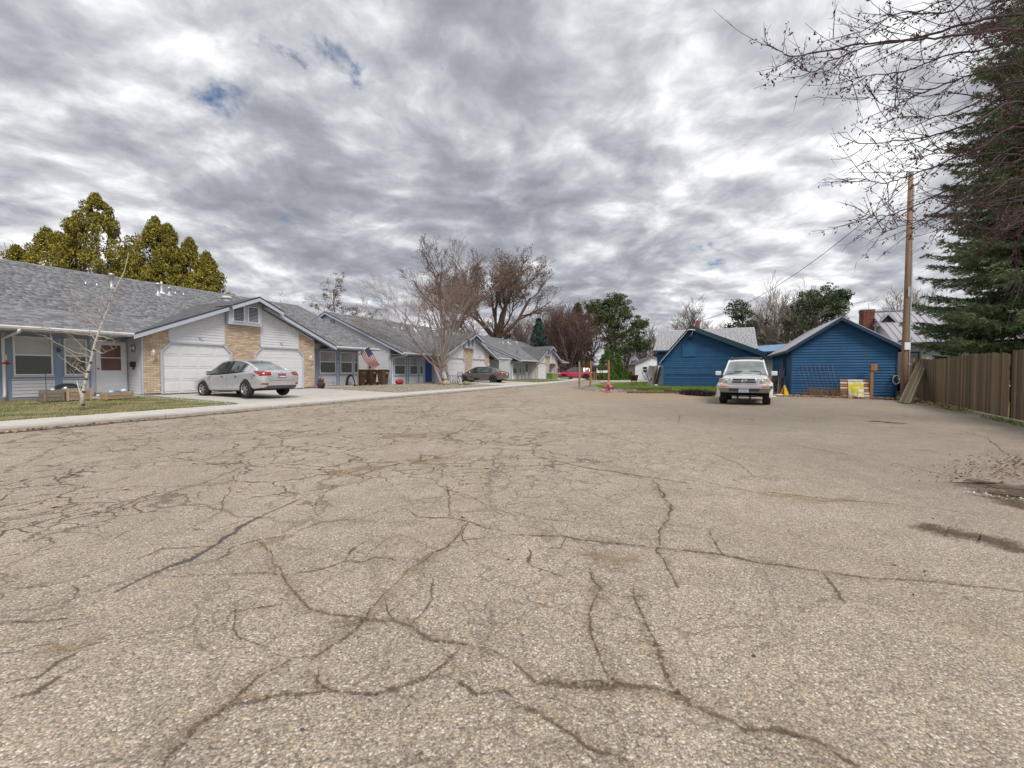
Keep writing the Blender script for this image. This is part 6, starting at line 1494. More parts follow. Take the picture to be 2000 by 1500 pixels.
MB().box(-.42, .42, -.06, .06, .0, .10).build('arch_foot', MT['dark_twig'], AR); MB().tube([(0, 0, .6), (0, 0, .85)], .01, 5).build('spike', MT['dark_twig'], AR)
BK = thing('bicycle_planter', 'small wire bicycle planter before the windows right of the garage', 'ornament', uv(19.0, 21.2, .26), ROWROT)
for (x, r_) in ((0, .13), (.42, .10)): MB().tube([(x + r_ * cos(2 * pi * i / 16), 0, r_ + r_ * sin(2 * pi * i / 16)) for i in range(17)], .009, 5, cap=False).build('wheel', M_METAL, BK)
MB().tube([(0, 0, .13), (.05, 0, .36), (.04, 0, .52)], .009, 5).build('fork', M_METAL, BK); MB().tube([(.04, 0, .3), (.25, 0, .26), (.42, 0, .10)], .009, 5).build('frame', M_METAL, BK); MB().box(.3, .52, -.08, .08, .25, .34).build('basket', M_METAL, BK)
prop(bx('step', M_CONC2, None, 0, 2.6, 0, .5, 0, .09, loc=uv(18.2, 20.95, .23), rot=(0, 0, ROWROT)), 'low concrete step under the windows of the right unit', 'step')
# trash carts
M_CART = mat('brown_cart_plastic', (.105, .062, .036), .5, .12, 3, dirt=.2)
M_CART2 = mat('ochre_cart_plastic', (.16, .092, .04), .5, .12, 3, dirt=.2)
def cart(u, v, label, m_, rz=0, hgt=1.12):
    t_ = thing('trash_cart', label, 'trash cart', uv(u, v, .22), ROWROT + rz, 'trash carts between the duplexes')
    b_ = MB(); prof = [(.24, .08), (.30, .75), (.335, 1.0), (.35, 1.02), (.35, 1.06)]
    rings = []
    for r_, z in prof:
        rings.append([(r_ * sx_, r_ * sy_ * 1.05, z) for sx_, sy_ in ((-1, -.8), (-.8, -1), (.8, -1), (1, -.8), (1, .8), (.8, 1), (-.8, 1), (-1, .8))])
    for a_, b2 in zip(rings[:-1], rings[1:]):
        for k in range(8): b_.face([a_[k], a_[(k + 1) % 8], b2[(k + 1) % 8], b2[k]])
    b_.face(rings[0][::-1]); b_.build('bin', m_, t_)
    ld = MB(); ld.prism([(x * 1.05, y * 1.05, 1.062) for x, y, z in rings[-1]], (0, 0, .03)); ld.prism([(x * .8, y * .8, 1.093) for x, y, z in rings[-1]], (0, 0, .03)); l_ = bevel(ld.build('lid', mat('dark_brown_lid', (.055, .045, .04), .5, .1), t_), .01); l_['kind'] = 'stuff'
    bx('front_catch', M_BLK, t_, -.07, .07, -.345, -.32, .62, .72); bx('label_recess', mat('pale_label', (.5, .42, .36), .6, .1), t_, -.09, .09, -.365, -.345, .84, .90)
    for s in (-1, 1): MB().lathe([(0, -.04), (.12, -.04), (.12, .04), (0, .04)], 14, 'x', (s * .27, .28, .12)).build('wheel', M_BLK, t_)
    MB().tube([(-.28, .38, 1.0), (-.2, .44, 1.02), (.2, .44, 1.02), (.28, .38, 1.0)], .018, 5).build('handle', m_, t_)
cart(22.6, 22.15, 'ochre brown trash cart nearest the corner window', M_CART2)
cart(24.0, 22.5, 'brown trash cart in the middle of the row', M_CART); cart(24.3, 21.65, 'brown trash cart with a pale sticker nearest the middle duplex', M_CART)
# meter box on the end wall, red tank
MTB = thing('meter_box', 'cream electric meter cabinet on the end wall of the middle duplex', 'meter', uv(25.12, 23.4, 1.55), ROWROT)
bevel(MB().box(-.18, 0, -.32, .32, -.32, .32).build('cabinet', mat('cream_cabinet', (.50, .50, .44), .6, .05), MTB), .02); MB().lathe([(0, -.08), (.11, -.06), (.12, 0)], 14, 'x', (-.18, .05, .03)).build('meter_dial', M_GLASS, MTB); MB().tube([(-.08, 0, -.3), (-.08, 0, -1.3)], .03, 6).build('conduit', M_METAL, MTB)
GTk = thing('red_tank', 'shiny red round tank lying by the corner of the middle duplex', 'tank', uv(25.0, 20.75, .24), ROWROT)
MB().lathe([(0, -.34), (.12, -.32), (.17, -.25), (.17, .25), (.12, .32), (0, .34)], 16, 'x', (0, 0, .2)).build('tank_body', mat('glossy_red', (.42, .02, .04), .25, .1, coat=.6), GTk); bx('tank_foot', M_BLK, GTk, -.2, .2, -.12, .12, 0, .05)
# rocks around the multi stem tree
def rock(u, v, s, label, seed, m_=None):
    rr = random.Random(seed); bmr = bmesh.new(); bmesh.ops.create_icosphere(bmr, subdivisions=3, radius=1)
    for v_ in bmr.verts:
        n_ = math.sin(v_.co.x * 3 + seed) * .12 + math.sin(v_.co.y * 4 + seed * 2) * .1 + rr.uniform(-.04, .04); v_.co *= 1 + n_; v_.co.z *= .6
    me = bpy.data.meshes.new('rock'); bmr.to_mesh(me); bmr.free(); me.materials.append(m_ or mat('tan_rock', (.36, .31, .23), .9, .3, 4, .8, 15)); o = link('rock', me, None, uv(u, v, .22 + s * .25), (0, 0, seed)); o.scale = (s, s, s); prop(o, label, 'rock', 'rocks round the multi stem tree')
rock(27.35, 18.35, .34, 'large tan rock left of the multi stem trunk', 1); rock(28.6, 17.3, .30, 'mossy rock right of the multi stem trunk', 5, mat('mossy_rock', (.24, .25, .10), .95, .3, 4, .8, 15)); rock(27.9, 17.4, .2, 'small brown rock in front of the multi stem trunk', 9)
# patio chairs and table
M_CHW = mat('white_sling', (.66, .65, .62), .7, .06, 6)
def chair(u, v, rz, label):
    t_ = thing('patio_chair', label, 'chair', uv(u, v, .2), rz, 'patio chairs before the middle duplex')
    MB().hexa([(-.25, -.25, .42), (.25, -.25, .42), (.25, .25, .42), (-.25, .25, .42), (-.25, -.25, .45), (.25, -.25, .45), (.25, .25, .45), (-.25, .25, .45)]).build('seat', M_CHW, t_)
    MB().hexa([(-.25, .24, .46), (.25, .24, .46), (.25, .27, .46), (-.25, .27, .46), (-.24, .38, .98), (.24, .38, .98), (.24, .41, .98), (-.24, .41, .98)]).build('backrest', M_CHW, t_)
    for s in (-1, 1):
        MB().tube([(s * .28, -.28, 0), (s * .28, -.24, .64), (s * .28, .30, .66)], .016, 5).build('arm', M_BLK, t_)
        MB().tube([(s * .28, .36, 0), (s * .27, .20, .45), (s * .26, .40, 1.0)], .016, 5).build('leg', M_BLK, t_)
chair(28.95, 18.9, 1.9, 'white sling patio chair at the left of the black table'); chair(30.3, 19.2, -.6, 'white sling patio chair behind the table, nearest the garage door')
chair(29.7, 19.9, .4, 'white sling patio chair behind the left side of the table')
TB = thing('patio_table', 'low black metal patio table between the white chairs', 'table', uv(29.7, 18.1, .18), ROWROT)
bx('tabletop', M_BLK, TB, -.55, .55, -.4, .4, .60, .64)
for s in (-1, 1):
    for q in (-1, 1): MB().tube([(s * .5, q * .35, 0), (s * .38, q * .25, .3), (s * .5, q * .35, .6)], .02, 5).build('leg', M_BLK, TB)
FP = thing('fire_bowl', 'black fire bowl on legs under the patio table edge', 'fire bowl', uv(30.9, 17.75, .17), ROWROT)
MB().lathe([(0, .30), (.22, .34), (.32, .50), (.36, .52)], 16, 'z').build('bowl', M_BLK, FP)
for k in range(3): MB().tube([(.3 * cos(k * 2.1), .3 * sin(k * 2.1), 0), (.15 * cos(k * 2.1), .15 * sin(k * 2.1), .36)], .015, 5).build('leg', M_BLK, FP)
# satellite dishes
def dish(p, label, m_, r_=.38, tilt=.5, rz=2.4):
    t_ = thing('satellite_dish', label, 'satellite dish', p, rz)
    MB().lathe([(0, .10), (r_ * .5, .07), (r_, -.02), (r_, -.035), (r_ * .5, .05), (0, .08)], 20, 'y', (0, 0, .45)).build('reflector', m_, t_)
    MB().tube([(0, .05, 0), (0, .05, .3), (0, .12, .45)], .02, 6).build('mast', M_METAL, t_); MB().tube([(0, .1, .2), (0, -.4, .35)], .012, 5).build('feed_arm', M_METAL, t_)
dish(uv(37.6, 21.3, 3.35), 'large dark satellite dish on the right slope of the middle duplex', mat('dark_dish', (.06, .065, .075), .5, .1), .48, rz=-1.9)
dish(uv(49.3, 22.5, 3.1), 'small satellite dish on the farthest duplex roof', MT['dark_dish'], .3, rz=-1.6)
AN2 = thing('tv_antenna', 'small rooftop aerial at the left end of the middle duplex ridge', 'antenna', uv(25.2, 28.4, 5.9), 0)
MB().tube([(0, 0, -.3), (0, 0, .9)], .016, 5).build('mast', M_METAL, AN2); MB().tube([(-.6, 0, .85), (.6, 0, .82)], .012, 5).build('boom', M_METAL, AN2)
for x in (-.5, -.2, .1, .4): MB().tube([(x, -.25, .84), (x, .25, .84)], .008, 4).build('element', M_METAL, AN2)
AN3 = thing('tv_antenna', 'thin rooftop mast aerial on the nearest duplex ridge', 'antenna', uv(21.2, 28.2, 6.0), 0)
MB().tube([(0, 0, -.2), (0, 0, .75)], .016, 5).build('mast', M_METAL, AN3)
for x in (-.15, .15): MB().tube([(0, 0, .6), (x, 0, .85)], .012, 4).build('element', M_BLK, AN3)
# green utility box
GB = thing('utility_box', 'green electrical transformer box at the end of the sidewalk', 'utility box', Vector((5.0, 54.2, 0)), ROWROT - .3)
bevel(MB().box(-.55, .55, -.5, .5, 0, .85).build('cabinet', mat('utility_green', (.15, .26, .06), .6, .1), GB), .03); bevel(MB().box(-.58, .58, -.53, .53, .85, .93).build('lid', mat('utility_green_lid', (.20, .33, .08), .6, .1), GB), .02)
# lot: posts, hydrant, planks, fire barrel, brush
for (x, y, h, lab, m_, r_, ln) in ((1132, 757, 1.95, 'pale grey wooden post at the left of the three', M_WOODG, .055, .04), (1153, 755.5, 2.0, 'orange wooden post in the middle of the three', M_WOODO, .055, -.03), (1188.5, 760, 1.95, 'orange brown wooden post behind the pink hydrant', M_WOODO, .05, 0)):
    p_ = G(x, y); o_ = MB().hexa([(-r_, -r_, -.1), (r_, -r_, -.1), (r_, r_, -.1), (-r_, r_, -.1), (-r_ - ln, -r_, h), (r_ - ln, -r_, h), (r_ - ln, r_, h), (-r_ - ln, r_, h)]).build('wooden_post', m_, None, p_, (0, 0, .3)); prop(o_, lab, 'post', 'wooden posts at the edge of the lot')
hy = G(1188, 767)
HY = thing('fire_hydrant', 'faded pink fire hydrant at the edge of the lot', 'fire hydrant', hy, .4)
M_PINK = mat('faded_pink_paint', (.52, .13, .17), .7, .25, 14, dirt=.3, dirtcol=(.5, .35, .33))
MB().lathe([(0, 0), (.17, 0), (.17, .04), (.10, .06), (.10, .42), (.13, .44), (.13, .47), (.11, .50), (.09, .58), (.04, .62), (.03, .67), (0, .67)], 16, 'z').build('barrel', M_PINK, HY)
for s in (-1, 1): MB().lathe([(0, .0), (.055, .0), (.06, s * .10), (.075, s * .10), (.075, s * .16), (.03, s * .17), (0, s * .18)], 12, 'x', (s * .08, 0, .36)).build('hose_outlet', M_PINK, HY)
MB().lathe([(0, 0), (.08, 0), (.08, -.10), (.10, -.10), (.10, -.17), (0, -.19)], 12, 'y', (0, -.07, .34)).build('pumper_outlet', M_PINK, HY)
p = near_line(700, [(4.9, 31.2, .03), (5.2, 28, .03), (6.6, 25.2, .02)], .35); p[:, 2] = abs(rng.normal(0, .05, len(p))); pebbles('rubble', p, .07, mat('grey_rubble', (.25, .22, .19), .95, .3, 5, rnd=.5), 'low heap of grey rubble round the wooden posts')
M_OLDW = mat('dark_old_timber', (.13, .095, .06), .9, .3, 4, .7, 30, rnd=.25, stretch=(1, 6, 6))
for i, (a, b, w_, z, lab) in enumerate([((1195, 758.5), (1312, 759.5), .10, .12, 'long dark timber lying farthest back on the grass'), ((1200, 761.5), (1305, 760.5), .09, .05, 'dark timber lying in the middle of the pile'), ((1225, 766.5), (1330, 767), .10, .04, 'front timber edging the grass toward the lot'), ((1180, 757.5), (1240, 762.5), .08, .10, 'tan board lying askew at the left of the pile'), ((1300, 763), (1332, 766), .08, .06, 'short brown board by the brush pile')]):
    A, B = G(*a, z), G(*b, z); dv = (B - A); L_ = dv.length
    prop(MB().box(0, L_, -w_, w_, -.05, .06).build('timber', M_OLDW if i != 3 else mat('tan_timber', (.34, .25, .15), .9, .2, 4), None, A, (0, 0, atan2(dv.y, dv.x))), lab, 'timber', 'timbers lying on the grass edge')
# brush pile
p = near_line(1500, [tuple(G(1340, 766, .12)), tuple(G(1386, 767, .18))], .22); p[:, 2] = abs(rng.normal(0, .07, len(p)))
blades('brush_pile', p, .08, .26, .022, [mat('black_brush', (.030, .022, .018), .95, .4, 5, rnd=.6)], label='pile of black brush on the grass left of the white truck', lean=2.2)
# smoker grill
FB = thing('fire_barrel', 'rusty fire barrel on legs standing in the grass', 'fire pit', G(1238, 753.5), .2)
M_RUST = mat('dark_rust', (.07, .035, .025), .85, .35, 6, .5, 30)
MB().lathe([(0, .42), (.26, .42), (.36, .86), (.38, .90), (.34, .90), (.24, .48), (0, .46)], 16, 'z').build('bowl', M_RUST, FB)
for k in range(4): MB().tube([(.2 * cos(k * pi / 2 + .7), .2 * sin(k * pi / 2 + .7), .44), (.3 * cos(k * pi / 2 + .7), .3 * sin(k * pi / 2 + .7), 0)], .025, 5).build('leg', M_RUST, FB)
WB = thing('wheelbarrow', 'overturned grey wheelbarrow lying in the grass', 'wheelbarrow', G(1268, 753), .2)
MB().hexa([(-.1, -.3, .02), (.8, -.3, .02), (.8, .3, .02), (-.1, .3, .02), (.1, -.2, .42), (.5, -.2, .36), (.5, .2, .36), (.1, .2, .42)]).build('tray', mat('faded_green_grey', (.28, .33, .32), .7, .2, 4), WB)
for s in (-1, 1): MB().tube([(.5, s * .18, .3), (-.2, s * .25, .5), (-.55, s * .3, 1.15)], .022, 5).build('handle', M_BLK, WB)
MB().lathe([(0, -.04), (.17, -.04), (.18, 0), (.17, .04), (0, .04)], 14, 'y', (.3, 0, .52)).build('wheel', M_BLK, WB)
# boards and a white door leaning on the blue outbuilding
for i, (a, t_, w_, m_, lab) in enumerate([((1291, 748), (1294, 714), .36, M_WTRIM, 'white door slab leaning on the left corner of the blue outbuilding'), ((1281, 750), (1290, 716), .09, M_OLDW, 'dark board leaning rightmost beside the white door'), ((1277, 750), (1283, 714), .10, M_OLDW, 'tall dark board leaning second from the white door'), ((1272, 750), (1281, 716), .08, M_WOODG, 'grey board leaning behind the dark boards')]):
    A = G(*a); A.y = 36.5 - i * .25; A.x = (a[0] - 1000) / 850 * A.y; A.z = 0; Tt = at(t_[0], A.y + .5, t_[1])
    sdv = Vector((1, 0, 0)); up_ = Vector((0, .03, 0)); P = [A - sdv * w_, A + sdv * w_, A + sdv * w_ + up_, A - sdv * w_ + up_]
    prop(MB().hexa([*P, *[q + (Tt - A) for q in P]]).build('leaning_board', m_), lab, 'board', 'boards leaning beside the blue outbuilding')
for i, (x, y, s) in enumerate(((1281, 752.5, .18), (1287, 751.5, .14))): ball('scrap_bag', ['pale plastic bag in the grass by the leaning boards', 'smaller pale bag in the grass at the building corner'][i], 'bag', G(x, y, .06), s, mat('pale_bag', (.55, .66, .58), .4, .2, 9), .45)
# far white house
WH = thing('white_house', 'small white gabled house far behind the fire barrel', 'house', Vector((17.1, 60.5, -.15)), -.15)
bx('wall', M_WHITE, WH, 0, 4.9, 0.01, 8, 0, 2.3); MB().prism([(0, .01, 2.3), (4.9, .01, 2.3), (2.45, .01, 3.35)], (0, 7.9, 0)).build('gable_wall', M_WHITE, WH)
lap_boards(WH, 0, 3.2, lambda z: (0, 4.9) if z < 2.3 else (2.33 * (z - 2.3), 4.9 - 2.33 * (z - 2.3)), lambda a, d_, z: (a, -d_, z), .2, M_WHITE)
for s, (xa, xb) in ((-1, (-.3, 2.45)), (1, (5.2, 2.45))): MB().hexa([(xa, -.3, 2.17), (xb, -.3, 3.37), (xb, 8, 3.37), (xa, 8, 2.17), (xa, -.3, 2.25), (xb, -.3, 3.45), (xb, 8, 3.45), (xa, 8, 2.25)]).build('roof', M_ROOFD, WH)
w_ = bx('window', M_WTRIM, WH, 1.0, 1.65, -.06, -.02, 1.15, 2.0); bx('pane', M_BLK, w_, 1.06, 1.59, -.07, -.061, 1.6, 1.94); bx('pane', M_BLK, w_, 1.06, 1.59, -.07, -.061, 1.2, 1.54)
bx('porch_roof', M_WTRIM, WH, 1.9, 4.3, -1.4, -.02, 2.02, 2.14); bx('porch_post', M_WTRIM, WH, 2.75, 2.87, -1.35, -1.23, 0, 2.02); bx('porch_post', M_WTRIM, WH, 3.7, 3.82, -1.35, -1.23, 0, 2.02)
bx('porch_screen', mat('tan_screen', (.30, .27, .17), .9, .2), WH, 2.9, 3.65, -.9, -.85, .1, 2.0); bx('porch_rail', M_WOODG, WH, 2.1, 2.7, -1.3, -1.25, .2, .75)
# mailbox cluster and small signs across the street
MC = thing('mailbox', 'long white mailbox on two posts across the far street', 'mailbox', Vector((11.9, 57.5, 0)), 0)
bevel(MB().box(-.75, .75, -.2, .2, .95, 1.28).build('box', M_WTRIM, MC), .05, 3)
for x in (-.75, .75): bx('mailbox_post', M_WOODG, MC, x - .04, x + .04, -.04, .04, 0, .95)
SG = thing('yard_sign', 'small pale sign on a stake behind the red SUV', 'sign', at(1167, 60), 0); SG.location.z = 0
bx('sign_board', M_LAMPG, SG, -.15, .15, -.02, .02, 1.25, 1.62); bx('stake', M_WOODO, SG, -.03, .03, -.02, .02, 0, 1.25)
TRL = thing('brick_planter', 'small stack of grey blocks before the red SUV', 'planter', G(1102, 743.2), 0)
for k in range(3): bx('block', M_WOODG, TRL, -.45, .55, -.3, .3, k * .16, k * .16 + .14)
for i, x in enumerate((1110, 1115)): prop(MB().lathe([(0, -.1), (.28, -.1), (.3, 0), (.28, .1), (0, .1)], 14, 'y').build('old_tyre', M_TYRE, None, G(x, 743, 0) + Vector((0, 0, .3)), (0, 0, i * .8)), ['old black tyre standing beside the grey blocks', 'second black tyre leaning right of the first'][i], 'tyre', 'old tyres before the red SUV')
FFn = thing('far_fence', 'low brown wooden fence along the far street behind the mailbox', 'fence', at(1148, 64), -.02); FFn.location.z = 0
for i in range(46): bx('picket', M_CEDAR, FFn, i * .15, i * .15 + .14, 0, .02, 0, 1.1)
# ================================================================== TREES
M_BARK = mat('grey_brown_bark', (.17, .135, .11), .95, .3, 6, .8, 40)
M_TWIG = mat('brown_twigs', (.19, .135, .11), .95, .25, 3, rnd=.25)
M_TWIGR = mat('reddish_twigs', (.16, .095, .075), .95, .25, 3, rnd=.3)
M_TWIGG = mat('pale_twigs', (.30, .25, .20), .95, .2, 3, rnd=.2)
M_BIRCH = mat('birch_bark', (.56, .53, .47), .8, .3, 11, .6, 30, dirt=.75, dirtcol=(.10, .08, .07), stretch=(1, 1, 3))
M_SEED = mat('dead_leaf_bits', (.15, .085, .05), .95, .3, 5, rnd=.45)

class Twigs:
    """numpy batch of thin 3-sided tapered sticks"""
    def __init__(s): s.a = []; s.b = []; s.ra = []; s.rb = []
    def add(s, a, b, ra, rb): s.a.append(tuple(a)); s.b.append(tuple(b)); s.ra.append(ra); s.rb.append(rb)
    def build(s, name, m_, parent, n=3):
        A, B = np.array(s.a), np.array(s.b); d_ = B - A; L = np.linalg.norm(d_, axis=1, keepdims=True) + 1e-9; d_ /= L
        ref = np.where(np.abs(d_[:, 2:]) > .9, np.array([[1., 0, 0]]), np.array([[0, 0, 1.]])); x = np.cross(d_, ref); x /= np.linalg.norm(x, axis=1, keepdims=True); y = np.cross(d_, x)
        N = len(A); V = np.zeros((N, 2 * n, 3)); ra, rb = np.array(s.ra)[:, None], np.array(s.rb)[:, None]
        for k in range(n):
            an = 2 * pi * k / n; u = x * cos(an) + y * sin(an); V[:, k] = A + u * ra; V[:, n + k] = B + u * rb
        F = np.array([(k, (k + 1) % n, n + (k + 1) % n, n + k) for k in range(n)]); F = (np.arange(N) * 2 * n)[:, None, None] + F[None]
        return link(name, np_mesh(name, V.reshape(-1, 3), F.reshape(-1, 4), m_), parent)

def grow(rs, thick, twigs, tips, p, d_, L, r, lev, P):
    n = P['seg'][min(lev, len(P['seg']) - 1)]; step = L / n; pts = [p.copy()]; rad = [r]; dirs = [d_.copy()]
    wig, trop = P['wig'], P['trop'][min(lev, len(P['trop']) - 1)]
    for i in range(n):
        d_ = (d_ + Vector((rs.gauss(0, wig), rs.gauss(0, wig), rs.gauss(0, wig) * .7)) + Vector((0, 0, trop))).normalized()
        p = p + d_ * step; pts.append(p.copy()); rad.append(max(P['rmin'], r * (1 - (1 - P['taper']) * (i + 1) / n))); dirs.append(d_.copy())
    if lev <= 1: thick.append((pts, rad))
    else:
        for i in range(n): twigs.add(pts[i], pts[i + 1], rad[i], rad[i + 1])
    if lev >= P['lev']: tips.append(pts[-1]); return
    nc = P['kids'][min(lev, len(P['kids']) - 1)]
    for k in range(nc):
        t = P['from'][min(lev, len(P['from']) - 1)]; t = t + (1 - t) * (k + rs.uniform(.2, .9)) / nc; i = min(n - 1, int(t * n)); f_ = t * n - i
        q = pts[i].lerp(pts[i + 1], min(1, f_)); ang = radians(rs.uniform(*P['ang'])); ax = dirs[i].orthogonal(); ax.rotate(Matrix.Rotation(rs.uniform(0, 2 * pi), 3, dirs[i])); nd = dirs[i].copy(); nd.rotate(Matrix.Rotation(ang, 3, ax))
        if nd.z < P.get('minz', -.3): nd.z = abs(nd.z) * .3; nd.normalize()
        ratio = P['ratio'] * rs.uniform(.75, 1.2) * (1.1 - .35 * t)
        grow(rs, thick, twigs, tips, q, nd, L * ratio, max(P['rmin'], rad[i] * rs.uniform(.45, .65)), lev + 1, P)

def bare_tree(label, loc, seed, P, stems, bark=None, twm=None, seeds=0, seedsize=.05, name='bare_tree', seedm=None, scale=1):
    rs = random.Random(seed); root = thing(name, label, 'tree', loc, rs.uniform(0, 6) if not P.get('norot') else 0)
    thick, tw, tips = [], Twigs(), []
    for (p, d_, L, r) in stems: grow(rs, thick, tw, tips, Vector(p), Vector(d_).normalized(), L, r, P.get('lev0', 0), P)
    mb = MB()
    for pts, rad in thick: mb.tube(pts, rad, 7 if rad[0] > .05 else 5, cap=False)
    mb.build('trunk', bark or M_BARK, root); cr = tw.build('crown', twm or M_TWIG, root)
    if seeds:
        pt_ = np.array([tuple(q) for q in tips]); k = rng.integers(0, len(pt_), seeds); c_ = pt_[k] + rng.normal(0, .12, (seeds, 3)); leafq('dead_leaves', c_, seedsize, seedm or M_SEED, cr)
    return root
def leafq(name, C, size, m_, parent, updir=0., aspect=.6):
    n = len(C); a = rng.normal(0, 1, (n, 3)); a[:, 2] += updir * 2; a /= np.linalg.norm(a, axis=1, keepdims=True); b = np.cross(a, rng.normal(0, 1, (n, 3))); b /= np.linalg.norm(b, axis=1, keepdims=True) + 1e-9
    s = (rng.uniform(.55, 1.3, n) * size)[:, None]; V = np.zeros((n, 4, 3)); V[:, 0] = C - a * s; V[:, 1] = C + b * s * aspect; V[:, 2] = C + a * s * 1.1; V[:, 3] = C - b * s * aspect
    return link(name, np_mesh(name, V.reshape(-1, 3), np.arange(n * 4).reshape(n, 4), m_), parent)

# ---- sapling in the front lawn
WS = thing('birch_sapling', 'slender white barked birch sapling leaning right on the front lawn', 'tree', uv(5.93, 16.23, .17), 0)
r_, u_ = Vector((1, 0, 0)), Vector((0, 0, 1))
def sp(x, y, dy=0.): q = at(x, 12.27 + dy, y); return q - WS.location
mb = MB(); tr = [(160, 798), (161, 775), (165, 752), (175, 715), (185, 672), (196, 640), (212, 600), (228, 560), (243, 530), (249, 505), (251, 492)]
pts = [sp(*q) for q in tr]; rd = [.062, .050, .040, .032, .027, .023, .022, .017, .012, .007, .004]
mb.tube(pts, rd, 8); mb.tube([sp(160, 776), sp(156, 764), sp(152, 752), sp(150, 745)], [.035, .022, .016, .008], 6); mb.build('trunk', M_BIRCH, WS)
tw = Twigs(); rs = random.Random(4)
BR = [((171, 733), (140, 715), (112, 692)), ((176, 712), (150, 700), (128, 680)), ((179, 697), (145, 688), (108, 668), (85, 655)), ((181, 690), (160, 677), (140, 655), (120, 648)), ((187, 665), (172, 640), (158, 600)), ((195, 640), (175, 612), (158, 585), (150, 560)), ((194, 640), (170, 625), (145, 610), (135, 590)), ((190, 655), (165, 655), (120, 648), (85, 640), (45, 642)), ((200, 628), (195, 610), (192, 592)), ((209, 607), (201, 590), (200, 565)), ((222, 575), (214, 560), (212, 545)), ((190, 655), (215, 662), (235, 655)), ((183, 682), (200, 690), (228, 678)), ((187, 668), (205, 665), (225, 650)), ((208, 612), (214, 590), (222, 575)), ((172, 730), (160, 718), (148, 722), (140, 735))]
for b_ in BR:
    P_ = [sp(x, y, rs.uniform(-.25, .25) * i) for i, (x, y) in enumerate(b_)]; n = len(P_) - 1
    Q = []
    for i in range(n):
        for k in range(4): Q.append(P_[i].lerp(P_[i + 1], k / 4) + Vector((rs.gauss(0, .012), 0, rs.gauss(0, .012))))
    Q.append(P_[-1]); m_ = len(Q) - 1
    for i in range(m_): tw.add(Q[i], Q[i + 1], .015 * (1 - i / m_) + .004, .015 * (1 - (i + 1) / m_) + .004)
    for k in range(10):
        i = rs.randint(1, m_); d_ = Vector((rs.gauss(0, .6), rs.gauss(0, .6), rs.uniform(-.4, 1))).normalized() * rs.uniform(.08, .4); tw.add(Q[i], Q[i] + d_ * .5, .005, .004); tw.add(Q[i] + d_ * .5, Q[i] + d_ + Vector((0, 0, .05)), .004, .0025)
for k_, (zx, zy_) in enumerate(((161, 790), (160, 778), (163, 765), (162, 757), (168, 740), (172, 726), (177, 708), (183, 684))):
    q_ = sp(zx, zy_); MB().tube([q_ - Vector((0, 0, .025)), q_ + Vector((.01, -.004, .03))], [.054 - k_ * .003, .05 - k_ * .003], 7).build('bark_scar', mat('dark_bark_scar', (.07, .055, .05), .95, .4, 12), WS)
tw.build('crown', mat('cream_twigs', (.42, .36, .29), .9, .2, 5), WS)

# ---- multi stem tree before the middle duplex
Pv = dict(seg=(6, 6, 4, 3, 3), wig=.085, trop=(.03, .045, .05, .04), rmin=.005, taper=.42, kids=(4, 5, 4, 3), **{'from': (.28, .25, .15)}, ang=(16, 46), ratio=.64, lev=4, minz=-.05)
stems = [((0, 0, 0), (-.05, 0, 1), 2.1, .19)]
tr_ = uv(27.3, 18.7, .2)
def vdir(az, el): return (cos(radians(az)) * cos(radians(el)), sin(radians(az)) * cos(radians(el)), sin(radians(el)))
Pv['norot'] = True
st = [((-.05, 0, .1), vdir(180, 75), 1.8, .15), ((-.1, 0, 1.0), vdir(175, 38), 5.6, .075)]
for i, (az, el, L) in enumerate([(180, 48, 6.6), (150, 58, 6.4), (205, 62, 6.8), (20, 58, 6.4), (60, 66, 6.8), (90, 60, 6.4), (330, 60, 6.3), (270, 62, 6.2), (120, 78, 7.2), (0, 80, 7.4), (240, 70, 6.6), (0, 46, 5.4)]):
    st.append(((-.06 + ru(-.08, .08), ru(-.08, .08), 1.25 + ru(-.2, .4)), vdir(az, el), L * .68, ru(.055, .085)))
T1 = bare_tree('bare multi stem tree spreading from rocks in front of the middle duplex', tr_, 11, {**Pv, 'lev0': 0, 'lev': 4}, st, bark=mat('pinkish_grey_bark', (.30, .245, .22), .9, .25, 6, .6, 40), twm=mat('pinkish_twigs', (.27, .195, .17), .95, .25, 3, rnd=.25), seeds=1500, seedsize=.03)
# ---- tall bare tree behind the middle duplex
Pt = dict(seg=(8, 6, 5, 4, 3), wig=.10, trop=(.03, .05, .06, .05), rmin=.013, taper=.4, kids=(8, 5, 5, 4, 4), **{'from': (.30, .22, .15)}, ang=(20, 50), ratio=.58, lev=4, minz=-.1)
loc = at(876, 56); loc.z = 0
bare_tree('tall bare tree with an upright crown behind the middle duplex', loc, 5, Pt, [((0, 0, 0), (0, 0, 1), 13.2, .38), ((0, 0, 5.5), (.28, .1, 1), 8.2, .22), ((0, 0, 5), (-.32, -.1, 1), 8.0, .21)], seeds=3500, seedsize=.07)
